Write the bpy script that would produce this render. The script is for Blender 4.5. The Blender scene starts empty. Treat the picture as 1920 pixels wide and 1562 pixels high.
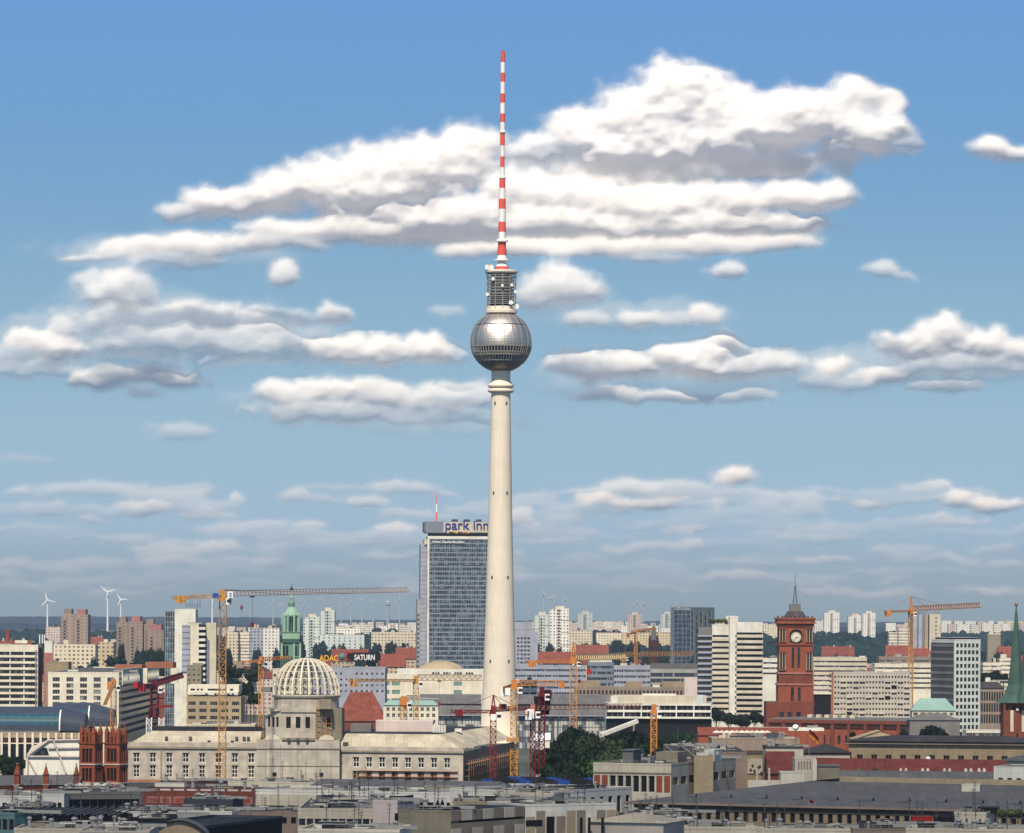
import bpy, math, random
import numpy as np
from mathutils import Vector
SC = bpy.context.scene
COL = SC.collection
R = math.radians
# ---------------------------------------------------------------- camera, sky, sun, exposure
F, HY, EYE, ROLL = 8100.0, 1160.0, 66.0, R(0.27)
cam_d = bpy.data.cameras.new('camera'); cam = bpy.data.objects.new('camera', cam_d); COL.objects.link(cam)
cam_d.sensor_fit = 'HORIZONTAL'; cam_d.sensor_width = 36.0; cam_d.lens = 36.0*F/1920
cam_d.shift_y = (HY-781)/1920; cam_d.clip_start = 5; cam_d.clip_end = 90000
cam.location = (0, 0, EYE); cam.rotation_euler = (R(90), -ROLL, 0)
SC.camera = cam
SUN_EL, SUN_AZ = R(52), R(190)      # azimuth measured clockwise from the viewing direction
W_ = bpy.data.worlds.new('World'); SC.world = W_; W_.use_nodes = True
nt = W_.node_tree; nt.nodes.clear()
o_ = nt.nodes.new('ShaderNodeOutputWorld'); bg = nt.nodes.new('ShaderNodeBackground'); sky = nt.nodes.new('ShaderNodeTexSky')
sky.sky_type = 'NISHITA'; sky.sun_disc = False; sky.sun_elevation = SUN_EL; sky.sun_rotation = SUN_AZ
sky.altitude = 0; sky.air_density = 1.0; sky.dust_density = 0.35; sky.ozone_density = 1.3
tc = nt.nodes.new('ShaderNodeTexCoord'); mp = nt.nodes.new('ShaderNodeVectorMath'); mp.operation = 'MULTIPLY'
mp.inputs[1].default_value = (1, 1, 3.8); nm = nt.nodes.new('ShaderNodeVectorMath'); nm.operation = 'NORMALIZE'
ad = nt.nodes.new('ShaderNodeVectorMath'); ad.operation = 'ADD'; ad.inputs[1].default_value = (0, 0, 0.09)
nt.links.new(tc.outputs['Generated'], mp.inputs[0]); nt.links.new(mp.outputs[0], ad.inputs[0]); nt.links.new(ad.outputs[0], nm.inputs[0])
nt.links.new(nm.outputs[0], sky.inputs['Vector']); tn = nt.nodes.new('ShaderNodeVectorMath'); tn.operation = 'MULTIPLY'; nt.links.new(sky.outputs[0], tn.inputs[0])
sz_ = nt.nodes.new('ShaderNodeSeparateXYZ'); nt.links.new(tc.outputs['Generated'], sz_.inputs[0]); rp = nt.nodes.new('ShaderNodeValToRGB'); el = rp.color_ramp.elements
mr = nt.nodes.new('ShaderNodeMapRange'); mr.inputs['From Max'].default_value = .4; nt.links.new(sz_.outputs[2], mr.inputs[0]); nt.links.new(mr.outputs[0], rp.inputs[0])
TINT = [(0, (.44, .42, .40)), (.0062, (.57, .52, .47)), (.0198, (.90, .86, .79)), (.0444, (1.15, 1.13, .92)), (.074, (1.19, 1.31, 1.09)), (.106, (1.06, 1.38, 1.33)), (.141, (1.08, 1.50, 1.68)), (.4, (.8, .9, 1.0))]   # ground haze greys the lowest air, blue deepens above it
el[0].position = 0; el[0].color = (*TINT[0][1], 1); el[1].position = 1; el[1].color = (*TINT[-1][1], 1)
for z_, c_ in TINT[1:-1]: e_ = el.new(z_/.4); e_.color = (*c_, 1)
nt.links.new(rp.outputs[0], tn.inputs[1]); nt.links.new(tn.outputs[0], bg.inputs[0]); nt.links.new(bg.outputs[0], o_.inputs[0])
bg.inputs[1].default_value = 0.10
sd = bpy.data.lights.new('sun', 'SUN'); sd.energy = 4.8; sd.angle = R(0.5); sd.color = (1.0, 0.90, 0.74)
sun = bpy.data.objects.new('sun', sd); COL.objects.link(sun)
sdir = Vector((math.sin(SUN_AZ)*math.cos(SUN_EL), math.cos(SUN_AZ)*math.cos(SUN_EL), math.sin(SUN_EL)))
sun.rotation_euler = sdir.to_track_quat('Z', 'Y').to_euler(); sun.location = (0, -200, 900)
SC.view_settings.view_transform = 'Standard'; SC.view_settings.look = 'None'
SC.view_settings.exposure = 0.45; SC.view_settings.gamma = 1.0
SC.cycles.max_bounces = 6; SC.cycles.diffuse_bounces = 2; SC.cycles.glossy_bounces = 3
SC.cycles.transparent_max_bounces = 12; SC.cycles.volume_bounces = 0

# ---------------------------------------------------------------- picture measures -> metres
def unroll(px, py):
    u, v = px-960, py-HY
    return u + v*ROLL, v - u*ROLL
def X(px, d, py=1300): return unroll(px, py)[0]/F*d
def Z(py, d, px=960): return EYE - unroll(px, py)[1]/F*d
def gz(d): return max(0.0, (d-3500)/6500*30) if d < 10000 else 30.0
def lin(c): return tuple(((v/255)/12.92 if v/255 <= .04045 else ((v/255+.055)/1.055)**2.4) for v in c)

# ---------------------------------------------------------------- materials
M = {}
def new_mat(key):
    m = bpy.data.materials.new(key); m.use_nodes = True; M[key] = m
    n = m.node_tree; b = n.nodes['Principled BSDF']; return m, n, b
def mat(key, rgb, rough=.85, var=.16, scale=.12, spec=.25, metal=0.0, streak=.10, rnd=0.0, panel=None):
    """weathered plain surface: cloudy stains + vertical streaks over one base colour (rgb = sRGB of the material itself)"""
    m, n, b = new_mat(key); L = n.links.new; N = n.nodes.new
    b.inputs['Roughness'].default_value = rough; b.inputs['Specular IOR Level'].default_value = spec; b.inputs['Metallic'].default_value = metal
    t = N('ShaderNodeTexCoord'); a = N('ShaderNodeTexNoise'); a.inputs['Scale'].default_value = scale; a.inputs['Detail'].default_value = 5
    mp = N('ShaderNodeMapping'); mp.inputs['Scale'].default_value = (1.2, 1.2, .12)
    s = N('ShaderNodeTexNoise'); s.inputs['Scale'].default_value = .9; s.inputs['Detail'].default_value = 3
    L(t.outputs['Object'], a.inputs['Vector']); L(t.outputs['Object'], mp.inputs['Vector']); L(mp.outputs[0], s.inputs['Vector'])
    r1 = N('ShaderNodeMapRange'); r1.inputs['From Min'].default_value = .3; r1.inputs['From Max'].default_value = .7
    r1.inputs['To Min'].default_value = 1-var; r1.inputs['To Max'].default_value = 1+var*.6
    r2 = N('ShaderNodeMapRange'); r2.inputs['From Min'].default_value = .35; r2.inputs['From Max'].default_value = .7
    r2.inputs['To Min'].default_value = 1+streak*.4; r2.inputs['To Max'].default_value = 1-streak
    L(a.outputs[0], r1.inputs[0]); L(s.outputs[0], r2.inputs[0])
    mu = N('ShaderNodeMath'); mu.operation = 'MULTIPLY'; L(r1.outputs[0], mu.inputs[0]); L(r2.outputs[0], mu.inputs[1])
    out = mu
    if rnd:
        oi = N('ShaderNodeObjectInfo'); r3 = N('ShaderNodeMapRange'); r3.inputs['To Min'].default_value = 1-rnd; r3.inputs['To Max'].default_value = 1+rnd
        L(oi.outputs['Random'], r3.inputs[0]); mu2 = N('ShaderNodeMath'); mu2.operation = 'MULTIPLY'
        L(mu.outputs[0], mu2.inputs[0]); L(r3.outputs[0], mu2.inputs[1]); out = mu2
    if panel:
        sp = N('ShaderNodeSeparateXYZ'); L(t.outputs['Object'], sp.inputs[0]); g = N('ShaderNodeSeparateXYZ'); L(t.outputs['Normal'], g.inputs[0])
        ab = N('ShaderNodeMath'); ab.operation = 'ABSOLUTE'; L(g.outputs[2], ab.inputs[0]); gt = N('ShaderNodeMath'); gt.operation = 'GREATER_THAN'; gt.inputs[1].default_value = .6; L(ab.outputs[0], gt.inputs[0])
        sm = N('ShaderNodeMath'); L(sp.outputs[0], sm.inputs[0]); L(sp.outputs[1], sm.inputs[1]); mu_ = N('ShaderNodeMix'); L(gt.outputs[0], mu_.inputs[0]); L(sm.outputs[0], mu_.inputs[2]); L(sp.outputs[0], mu_.inputs[3])
        mz_ = N('ShaderNodeMix'); L(gt.outputs[0], mz_.inputs[0]); L(sp.outputs[2], mz_.inputs[2]); L(sp.outputs[1], mz_.inputs[3]); cb = N('ShaderNodeCombineXYZ'); L(mu_.outputs[0], cb.inputs[0]); L(mz_.outputs[0], cb.inputs[1])
        br = N('ShaderNodeTexBrick'); br.inputs['Scale'].default_value = 1; br.inputs['Brick Width'].default_value = panel[0]; br.inputs['Row Height'].default_value = panel[1]; br.inputs['Mortar Size'].default_value = panel[3] if len(panel) > 3 else .07
        a_ = panel[2]; br.inputs['Color1'].default_value = (1-a_, 1-a_, 1-a_, 1); br.inputs['Color2'].default_value = (1+a_, 1+a_, 1+a_, 1); br.inputs['Mortar'].default_value = ((1-a_*1.7),)*3+(1,); L(cb.outputs[0], br.inputs['Vector'])
        m3 = N('ShaderNodeMath'); m3.operation = 'MULTIPLY'; L(out.outputs[0], m3.inputs[0]); L(br.outputs['Color'], m3.inputs[1]); out = m3
    v = N('ShaderNodeVectorMath'); v.operation = 'SCALE'; v.inputs[0].default_value = [c*.80 for c in lin(rgb)]; L(out.outputs[0], v.inputs['Scale'])
    L(v.outputs[0], b.inputs['Base Color'])
    return m
def glass_mat(key, dark, light, share=.25, rough=.12):
    """window glass: darker or with a drawn curtain, differing from window to window"""
    m, n, b = new_mat(key); L = n.links.new; N = n.nodes.new
    b.inputs['Roughness'].default_value = rough; b.inputs['Specular IOR Level'].default_value = .6
    oi = N('ShaderNodeObjectInfo'); t = N('ShaderNodeTexCoord'); sn = N('ShaderNodeVectorMath'); sn.operation = 'SNAP'
    sn.inputs[1].default_value = (1.35, 50, 3.05); L(t.outputs['Object'], sn.inputs[0])
    wn = N('ShaderNodeTexWhiteNoise'); wn.noise_dimensions = '4D'; L(sn.outputs[0], wn.inputs['Vector']); L(oi.outputs['Random'], wn.inputs['W'])
    cr = N('ShaderNodeValToRGB'); cr.color_ramp.interpolation = 'CONSTANT'
    e = cr.color_ramp.elements; e[0].color = (*lin(dark), 1); e[1].position = 1-share; e[1].color = (*lin(light), 1)
    e2 = e.new((1-share)*.55); e2.color = (*[c*1.9 for c in lin(dark)], 1)
    L(wn.outputs['Value'], cr.inputs[0]); L(cr.outputs[0], b.inputs['Base Color'])
    return m
def far_mat(key, rgb, du=3.3, dz=3.0, wu=.5, wz=.5, dark=(62, 66, 76), band=False):
    """plaster facade of a far house with its rows of windows"""
    m, n, b = new_mat(key); L = n.links.new; N = n.nodes.new
    def math_(op, a, c=None, use=None):
        k = N('ShaderNodeMath'); k.operation = op
        for i, v in enumerate((a, c)):
            if v is None: continue
            if isinstance(v, (int, float)): k.inputs[i].default_value = v
            else: L(v, k.inputs[i])
        return k.outputs[0]
    t = N('ShaderNodeTexCoord'); sp = N('ShaderNodeSeparateXYZ'); L(t.outputs['Object'], sp.inputs[0])
    g = N('ShaderNodeSeparateXYZ'); L(t.outputs['Normal'], g.inputs[0])
    side = math_('GREATER_THAN', math_('ABSOLUTE', g.outputs[0]), .7)
    mx = N('ShaderNodeMix'); mx.data_type = 'FLOAT'; L(side, mx.inputs[0]); L(sp.outputs[0], mx.inputs[2]); L(sp.outputs[1], mx.inputs[3])
    u = mx.outputs[0]
    fu = math_('FRACT', math_('DIVIDE', u, du)); fz = math_('FRACT', math_('DIVIDE', sp.outputs[2], dz))
    mu = math_('MULTIPLY', math_('GREATER_THAN', fu, (1-wu)/2), math_('LESS_THAN', fu, (1+wu)/2))
    mz = math_('MULTIPLY', math_('GREATER_THAN', fz, .3), math_('LESS_THAN', fz, .3+wz))
    up = math_('LESS_THAN', math_('ABSOLUTE', g.outputs[2]), .5)
    mask = math_('MULTIPLY', math_('MULTIPLY', mz, up), 1.0 if band else mu)
    cb = N('ShaderNodeCombineXYZ'); L(math_('FLOOR', math_('DIVIDE', u, du)), cb.inputs[0]); L(math_('FLOOR', math_('DIVIDE', sp.outputs[2], dz)), cb.inputs[1])
    wn = N('ShaderNodeTexWhiteNoise'); L(cb.outputs[0], wn.inputs['Vector'])
    mask = math_('MULTIPLY', mask, math_('ADD', math_('MULTIPLY', wn.outputs['Value'], .55), .45))
    a = N('ShaderNodeTexNoise'); a.inputs['Scale'].default_value = .07; a.inputs['Detail'].default_value = 3; L(t.outputs['Object'], a.inputs['Vector'])
    oi = N('ShaderNodeObjectInfo')
    fac = math_('ADD', math_('MULTIPLY', a.outputs[0], .35), math_('ADD', math_('MULTIPLY', oi.outputs['Random'], .25), .7))
    v = N('ShaderNodeVectorMath'); v.operation = 'SCALE'; v.inputs[0].default_value = [c*.85 for c in lin(rgb)]; L(fac, v.inputs['Scale'])
    cm = N('ShaderNodeMix'); cm.data_type = 'RGBA'; L(mask, cm.inputs[0]); L(v.outputs[0], cm.inputs[6]); cm.inputs[7].default_value = (*lin(dark), 1)
    L(cm.outputs[2], b.inputs['Base Color']); b.inputs['Roughness'].default_value = .85; b.inputs['Specular IOR Level'].default_value = .2
    return m
def leaf_mat(key, rgb, var=.45):
    m, n, b = new_mat(key); L = n.links.new; N = n.nodes.new
    t = N('ShaderNodeTexCoord'); a = N('ShaderNodeTexNoise'); a.inputs['Scale'].default_value = .35; a.inputs['Detail'].default_value = 4
    L(t.outputs['Object'], a.inputs['Vector']); oi = N('ShaderNodeObjectInfo')
    r1 = N('ShaderNodeMapRange'); r1.inputs['From Min'].default_value = .3; r1.inputs['From Max'].default_value = .7
    r1.inputs['To Min'].default_value = 1-var; r1.inputs['To Max'].default_value = 1+var; L(a.outputs[0], r1.inputs[0])
    r3 = N('ShaderNodeMapRange'); r3.inputs['To Min'].default_value = .55; r3.inputs['To Max'].default_value = 1.6; L(oi.outputs['Random'], r3.inputs[0])
    mu = N('ShaderNodeMath'); mu.operation = 'MULTIPLY'; L(r1.outputs[0], mu.inputs[0]); L(r3.outputs[0], mu.inputs[1])
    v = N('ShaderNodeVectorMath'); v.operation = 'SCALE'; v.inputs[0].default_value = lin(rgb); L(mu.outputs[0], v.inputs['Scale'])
    L(v.outputs[0], b.inputs['Base Color']); b.inputs['Roughness'].default_value = .8; b.inputs['Specular IOR Level'].default_value = .15
    return m
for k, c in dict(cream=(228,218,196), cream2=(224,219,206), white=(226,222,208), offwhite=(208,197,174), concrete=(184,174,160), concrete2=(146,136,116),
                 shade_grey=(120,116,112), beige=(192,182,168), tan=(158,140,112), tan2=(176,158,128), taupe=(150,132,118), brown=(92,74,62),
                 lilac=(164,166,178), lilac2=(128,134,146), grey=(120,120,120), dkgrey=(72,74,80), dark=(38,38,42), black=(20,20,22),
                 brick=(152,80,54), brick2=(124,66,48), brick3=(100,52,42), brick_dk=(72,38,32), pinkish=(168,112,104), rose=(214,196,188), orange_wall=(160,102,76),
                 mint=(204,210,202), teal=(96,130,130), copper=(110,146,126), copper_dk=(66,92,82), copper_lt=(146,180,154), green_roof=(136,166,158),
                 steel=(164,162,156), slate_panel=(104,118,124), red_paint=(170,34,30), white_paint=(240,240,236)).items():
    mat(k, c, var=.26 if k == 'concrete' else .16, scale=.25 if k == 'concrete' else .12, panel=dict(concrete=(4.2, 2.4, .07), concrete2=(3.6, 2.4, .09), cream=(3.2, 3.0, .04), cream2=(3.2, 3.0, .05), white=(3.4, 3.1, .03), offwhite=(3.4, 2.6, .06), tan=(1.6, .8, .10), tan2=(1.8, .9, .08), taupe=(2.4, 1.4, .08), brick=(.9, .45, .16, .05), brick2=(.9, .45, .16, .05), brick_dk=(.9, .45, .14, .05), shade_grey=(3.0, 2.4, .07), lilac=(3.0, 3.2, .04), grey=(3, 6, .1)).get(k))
mat('tower_concrete', (232, 219, 198), var=.07, scale=.05, streak=.07, panel=(400, 5.2, .03, .14))
mat('roof_red', (128, 68, 54), var=.28, scale=.35, rnd=.18, panel=(1.2, .8, .14)); mat('roof_red2', (112, 54, 46), var=.25, scale=.3, rnd=.15, panel=(1.2, .8, .14)); mat('roof_dk', (66, 62, 64), var=.3, scale=.3, rnd=.2, panel=(3, 6, .16, .08))
mat('roof_grey', (104, 102, 102), var=.2, scale=.15, panel=(.9, 10, .12, .06)); mat('roof_slate', (104, 102, 101), var=.18, scale=.2, panel=(.8, 12, .10, .06)); mat('roof_flat', (92, 90, 90), var=.3, scale=.2, panel=(4, 9, .2, .12))
mat('roof_pale', (186, 176, 154), var=.22, scale=.15, panel=(3, 8, .13, .1)); mat('tarred', (46, 46, 52), var=.35, scale=.25, panel=(3, 7, .3, .12))
mat('crane_yellow', (190, 136, 62), .5, .12, .8); mat('crane_orange', (196, 126, 60), .5, .12, .8); mat('crane_red', (122, 34, 36), .5, .15, .8)
mat('crane_dkred', (96, 14, 26), .5, .15, .8); mat('crane_tan', (190, 140, 84), .6, .15, .8); mat('crane_pale', (222, 196, 150), .6, .12, .8)
mat('signal_red', (232, 92, 74), .5, .08, .5); mat('signal_white', (244, 242, 236), .5, .05, .5)
mat('steel_ball', (226, 214, 202), .43, .12, .3, .5, 1.0, 0); mat('roof_blue', (62, 68, 82), .4, .15, .2, .4, panel=(3.4, 1.2, .08)); mat('steel_low_shade', (112, 104, 100), .35, .12, .3, .5, .9); mat('steel_dk', (92, 92, 98), .4, .15, .3, .5, .8)
mat('plastic_blue', (40, 80, 160), .5, .1); mat('sign_violet', (50, 42, 140), .5, .05); mat('sign_yellow', (236, 176, 40), .5, .05)
mat('gold', (212, 172, 80), .35, .1, .5, .5, .8); mat('clockface', (226, 220, 204), .6, .04); mat('wood', (150, 100, 60))
mat('blue_glass', (30, 78, 98), .45, .2, .3, .15); mat('green_glass', (120, 150, 140), .2, .2, .3, .5); mat('skin', (190,140,110)); mat('lime', (120, 140, 60))
glass_mat('glass', (34, 38, 46), (120, 122, 122), .16); glass_mat('glass_dk', (18, 18, 24), (52, 50, 52), .15); glass_mat('glass_lt', (84, 88, 92), (178, 176, 166), .35)
glass_mat('glass_blue', (34, 44, 58), (62, 74, 88), .12); glass_mat('glass_hotel', (28, 42, 56), (82, 100, 114), .36, .2)
far_mat('far_cream', (214, 200, 172)); far_mat('far_white', (226, 220, 208), wu=.45); far_mat('far_beige', (190, 168, 140)); far_mat('far_grey', (160, 160, 160))
far_mat('far_pink', (204, 182, 170)); far_mat('far_ochre', (204, 184, 148)); far_mat('far_band', (224, 214, 194), band=True, wz=.4, dark=(88, 84, 84)); far_mat('far_lilac', (170, 174, 186), wu=.6)
far_mat('far_brick', (140, 80, 60)); mat('pale_steel', (178, 186, 190))
far_mat('far_brown', (150, 132, 118), du=4.5, wu=.25, wz=.4); far_mat('far_mint', (194, 200, 192), du=5, wu=.3)
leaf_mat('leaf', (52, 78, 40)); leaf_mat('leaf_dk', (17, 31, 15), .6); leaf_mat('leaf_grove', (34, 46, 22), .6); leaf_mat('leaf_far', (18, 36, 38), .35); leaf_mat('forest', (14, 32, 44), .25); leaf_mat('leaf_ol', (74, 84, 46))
mat('bark', (70, 58, 46))

# ---------------------------------------------------------------- mesh builder (world coordinates; parts are shifted to their thing on build)
class MB:
    def __init__(s): s.v = []; s.f = []; s.m = []; s.slots = []
    def mi(s, k):
        if k not in s.slots: s.slots.append(k)
        return s.slots.index(k)
    def face(s, pts, k):
        n = len(s.v); s.v += [tuple(p) for p in pts]; s.f.append(tuple(range(n, n+len(pts)))); s.m.append(s.mi(k))
    def hexa(s, b, t, k):
        """b, t: 4 bottom and 4 top points, counter-clockwise seen from above"""
        n = len(s.v); s.v += [tuple(p) for p in b] + [tuple(p) for p in t]
        for q in ((3, 2, 1, 0), (4, 5, 6, 7), (0, 1, 5, 4), (1, 2, 6, 5), (2, 3, 7, 6), (3, 0, 4, 7)):
            s.f.append(tuple(n+i for i in q)); s.m.append(s.mi(k))
    def box(s, x0, x1, y0, y1, z0, z1, k):
        p = [(x0, y0), (x1, y0), (x1, y1), (x0, y1)]
        s.hexa([(*q, z0) for q in p], [(*q, z1) for q in p], k)
    def obox(s, A, u, x0, x1, y0, y1, z0, z1, k):
        """box in the frame of a wall: x along u from A, y inward"""
        n = (-u[1], u[0])
        p = [(A[0]+u[0]*a+n[0]*b, A[1]+u[1]*a+n[1]*b) for a, b in ((x0, y0), (x1, y0), (x1, y1), (x0, y1))]
        s.hexa([(*q, z0) for q in p], [(*q, z1) for q in p], k)
    def prism(s, poly, z0, z1, k, top=None, scale=1.0):
        n = len(poly); cx = sum(p[0] for p in poly)/n; cy = sum(p[1] for p in poly)/n
        T = [(cx+(p[0]-cx)*scale, cy+(p[1]-cy)*scale, z1) for p in poly]; B = [(p[0], p[1], z0) for p in poly]
        for i in range(n): j = (i+1) % n; s.face([B[i], B[j], T[j], T[i]], k)
        s.face(T, top or k)
    def bar(s, p, q, w, k):
        p, q = Vector(p), Vector(q); d = (q-p)
        if d.length < 1e-6: return
        d.normalize(); a = d.cross(Vector((0, 0, 1)))
        if a.length < .1: a = Vector((1, 0, 0))
        a.normalize(); b = d.cross(a); a *= w/2; b *= w/2
        c = [a+b, b-a, -a-b, a-b]
        n = len(s.v); s.v += [tuple(p+x) for x in c] + [tuple(q+x) for x in c]; i = s.mi(k)
        for f in ((0, 1, 5, 4), (1, 2, 6, 5), (2, 3, 7, 6), (3, 0, 4, 7), (3, 2, 1, 0), (4, 5, 6, 7)):
            s.f.append(tuple(n+j for j in f)); s.m.append(i)
    def lathe(s, cx, cy, prof, n, k, a0=0.0, a1=2*math.pi):
        """prof: (radius, z, [material])"""
        full = abs(a1-a0-2*math.pi) < 1e-6; m = n if full else n+1; base = len(s.v)
        for p in prof:
            for i in range(m):
                a = a0+(a1-a0)*i/n; s.v.append((cx+p[0]*math.cos(a), cy+p[0]*math.sin(a), p[1]))
        for j in range(len(prof)-1):
            kk = s.mi(prof[j][2] if len(prof[j]) > 2 else k)
            for i in range(n):
                i2 = (i+1) % m
                s.f.append((base+j*m+i, base+j*m+i2, base+(j+1)*m+i2, base+(j+1)*m+i)); s.m.append(kk)
    def ball(s, c, r, k, n=10, sz=1.0):
        s.lathe(c[0], c[1], [(max(.001, r*math.sin(math.pi*i/6)), c[2]-r*sz*math.cos(math.pi*i/6)) for i in range(7)], n, k)
    def build(s, name, parent=None, smooth=False, **tags):
        if not s.f: return None
        me = bpy.data.meshes.new(name); loc = Vector((0, 0, 0))
        if parent is not None: loc = wloc(parent)
        elif tags.get('loc') is not None: loc = Vector(tags.pop('loc'))
        tags.pop('loc', None)
        v = np.array(s.v, dtype=np.float64) - np.array(loc)
        me.from_pydata(v.tolist(), [], s.f)
        for k in s.slots: me.materials.append(M[k])
        me.polygons.foreach_set('material_index', s.m)
        if smooth: me.polygons.foreach_set('use_smooth', [True]*len(s.f))
        me.update()
        o = bpy.data.objects.new(name, me); COL.objects.link(o)
        if parent is not None: o.parent = parent
        else: o.location = loc
        for a, b in tags.items(): o[a] = b
        return o
WL = {}
def wloc(o):
    return WL.get(o.name, o.location.copy()) if o.parent is None else (wloc(o.parent)+o.location)
def thing(name, label, cat, loc, group=None, rz=0.0):
    o = bpy.data.objects.new(name, None); o.empty_display_size = 1; COL.objects.link(o); o.location = loc; o.rotation_euler.z = rz
    o['label'] = label; o['category'] = cat
    if group: o['group'] = group
    return o
def tag(o, label, cat, group=None):
    o['label'] = label; o['category'] = cat
    if group: o['group'] = group
    return o
def copy_thing(src, loc, rz=0.0, label=None, group=None, scale=None):
    c = src.copy(); COL.objects.link(c); c.location = loc; c.rotation_euler.z = rz
    if label: c['label'] = label
    if group: c['group'] = group
    if scale: c.scale = (scale,)*3 if isinstance(scale, (int, float)) else scale
    for ch in src.children:
        k = ch.copy(); COL.objects.link(k); k.parent = c
        for g in ch.children:
            q = g.copy(); COL.objects.link(q); q.parent = k
    return c

# ---------------------------------------------------------------- facades
WCACHE = {}
def window_mesh(w, h, nx, nz, glass, frame, deep=.22, ft=.09):
    key = (ft, round(w, 2), round(h, 2), nx, nz, glass, frame)
    if key in WCACHE: return WCACHE[key]
    b = MB(); y0, y1 = deep-.12, deep-.02
    b.box(-w/2, w/2, y0, y1, 0, ft, frame); b.box(-w/2, w/2, y0, y1, h-ft, h, frame)
    b.box(-w/2, -w/2+ft, y0, y1, ft, h-ft, frame); b.box(w/2-ft, w/2, y0, y1, ft, h-ft, frame)
    for i in range(1, nx): x = -w/2+w*i/nx; b.box(x-ft*.4, x+ft*.4, y0+.02, y1, ft, h-ft, frame)
    for i in range(1, nz): z = h*i/nz; b.box(-w/2+ft, w/2-ft, y0+.03, y1, z-ft*.4, z+ft*.4, frame)
    b.face([(-w/2, y1-.03, 0), (w/2, y1-.03, 0), (w/2, y1-.03, h), (-w/2, y1-.03, h)], glass)
    me = bpy.data.meshes.new('window'); me.from_pydata(b.v, [], b.f)
    for k in b.slots: me.materials.append(M[k])
    me.polygons.foreach_set('material_index', b.m); me.update(); WCACHE[key] = me
    return me
class Facades:
    """collects the windows of one building; the first 100 become parts of their own, the rest one part"""
    def __init__(s, T, cap=100): s.T = T; s.n = 0; s.cap = cap; s.rest = []; s.loc = wloc(T)
    def add(s, me, x, y, z, rz, name='window'):
        if s.n < s.cap:
            o = bpy.data.objects.new(name, me); COL.objects.link(o); o.parent = s.T
            o.location = Vector((x, y, z))-s.loc; o.rotation_euler.z = rz; s.n += 1
        else: s.rest.append((me, x, y, z, rz))
    def done(s):
        if not s.rest: return
        V, Fc, Mi, mats = [], [], [], []
        for me, x, y, z, rz in s.rest:
            c, sn = math.cos(rz), math.sin(rz); n = len(V)
            for v in me.vertices: V.append((x+v.co.x*c-v.co.y*sn-s.loc.x, y+v.co.x*sn+v.co.y*c-s.loc.y, z+v.co.z-s.loc.z))
            for p in me.polygons:
                Fc.append(tuple(n+i for i in p.vertices)); mm = me.materials[p.material_index]
                if mm not in mats: mats.append(mm)
                Mi.append(mats.index(mm))
        me = bpy.data.meshes.new('windows'); me.from_pydata(V, [], Fc)
        for m in mats: me.materials.append(m)
        me.polygons.foreach_set('material_index', Mi); me.update()
        o = bpy.data.objects.new('remaining_windows', me); COL.objects.link(o); o.parent = s.T; o['kind'] = 'stuff'
def wall(b, fc, A, B, z0, z1, k, spec=None, rng=random):
    """one wall from A to B (outward normal on the right of A->B); spec = dict(cols, rows, w, h, top, pitch, mar, nx, nz, glass, frame, skip)"""
    dx, dy = B[0]-A[0], B[1]-A[1]; L = math.hypot(dx, dy); u = (dx/L, dy/L); n = (-u[1], u[0])
    P = lambda s, z, q=0.0: (A[0]+u[0]*s+n[0]*q, A[1]+u[1]*s+n[1]*q, z)
    if not spec:
        b.face([P(0, z0), P(L, z0), P(L, z1), P(0, z1)], k); return
    c, r, w, h = spec['cols'], spec['rows'], spec['w'], spec['h']
    mar = spec.get('mar', 0.0); top = spec.get('top', 1.2); pitch = spec.get('pitch', 3.0); deep = spec.get('deep', .3)
    cell = (L-2*mar)/c; w = min(w, cell*.995) if c > 1 else min(w, L-.3)
    xs = [(mar+cell*(i+.5)-w/2, mar+cell*(i+.5)+w/2) for i in range(c)]
    zs = []
    for i in range(r):
        zt = z1-top-i*pitch
        if zt-h > z0+.1: zs.append((zt-h, zt))
    zs.sort()
    skip = spec.get('skip', ())
    # horizontal strips
    zc = z0
    for j, (a, t) in enumerate(zs):
        b.face([P(0, zc), P(L, zc), P(L, a), P(0, a)], k)
        xc = 0.0
        for i, (p, q) in enumerate(xs):
            if (i, len(zs)-1-j) in skip: continue
            b.face([P(xc, a), P(p, a), P(p, t), P(xc, t)], k); xc = q
            b.face([P(p, a), P(q, a), P(q, a, deep), P(p, a, deep)], k); b.face([P(p, t, deep), P(q, t, deep), P(q, t), P(p, t)], k)
            b.face([P(p, a), P(p, a, deep), P(p, t, deep), P(p, t)], k); b.face([P(q, a, deep), P(q, a), P(q, t), P(q, t, deep)], k)
            me = window_mesh(w, h, spec.get('nx', max(1, round(w/.9))), spec.get('nz', 1), spec.get('glass', 'glass'), spec.get('frame', 'offwhite'), deep, spec.get('ft', .09))
            s = (p+q)/2
            fc.add(me, *P(s, a), math.atan2(u[1], u[0]), spec.get('name', 'window'))
        b.face([P(xc, a), P(L, a), P(L, t), P(xc, t)], k); zc = t
    b.face([P(0, zc), P(L, zc), P(L, z1), P(0, z1)], k)
    if spec.get('balc'):
        dp = spec['balc']
        for a, t in zs:
            q = MB(); q.obox(A, u, .3, L-.3, -dp, -dp+.12, a-1.0-.35, a+.35, spec.get('bmat', k)); q.obox(A, u, .3, L-.3, -dp+.12, -.02, a-1.35, a-1.15, spec.get('bmat', k))
            for s in (.3, L-.42): q.obox(A, u, s, s+.12, -dp+.12, -.02, a-1.15, a+.35, spec.get('bmat', k))
            q.build('balcony', fc.T)
def rect(A, B, L):
    dx, dy = B[0]-A[0], B[1]-A[1]; l = math.hypot(dx, dy); n = (-dy/l, dx/l)
    return [A, B, (B[0]+n[0]*L, B[1]+n[1]*L), (A[0]+n[0]*L, A[1]+n[1]*L)]
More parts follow.
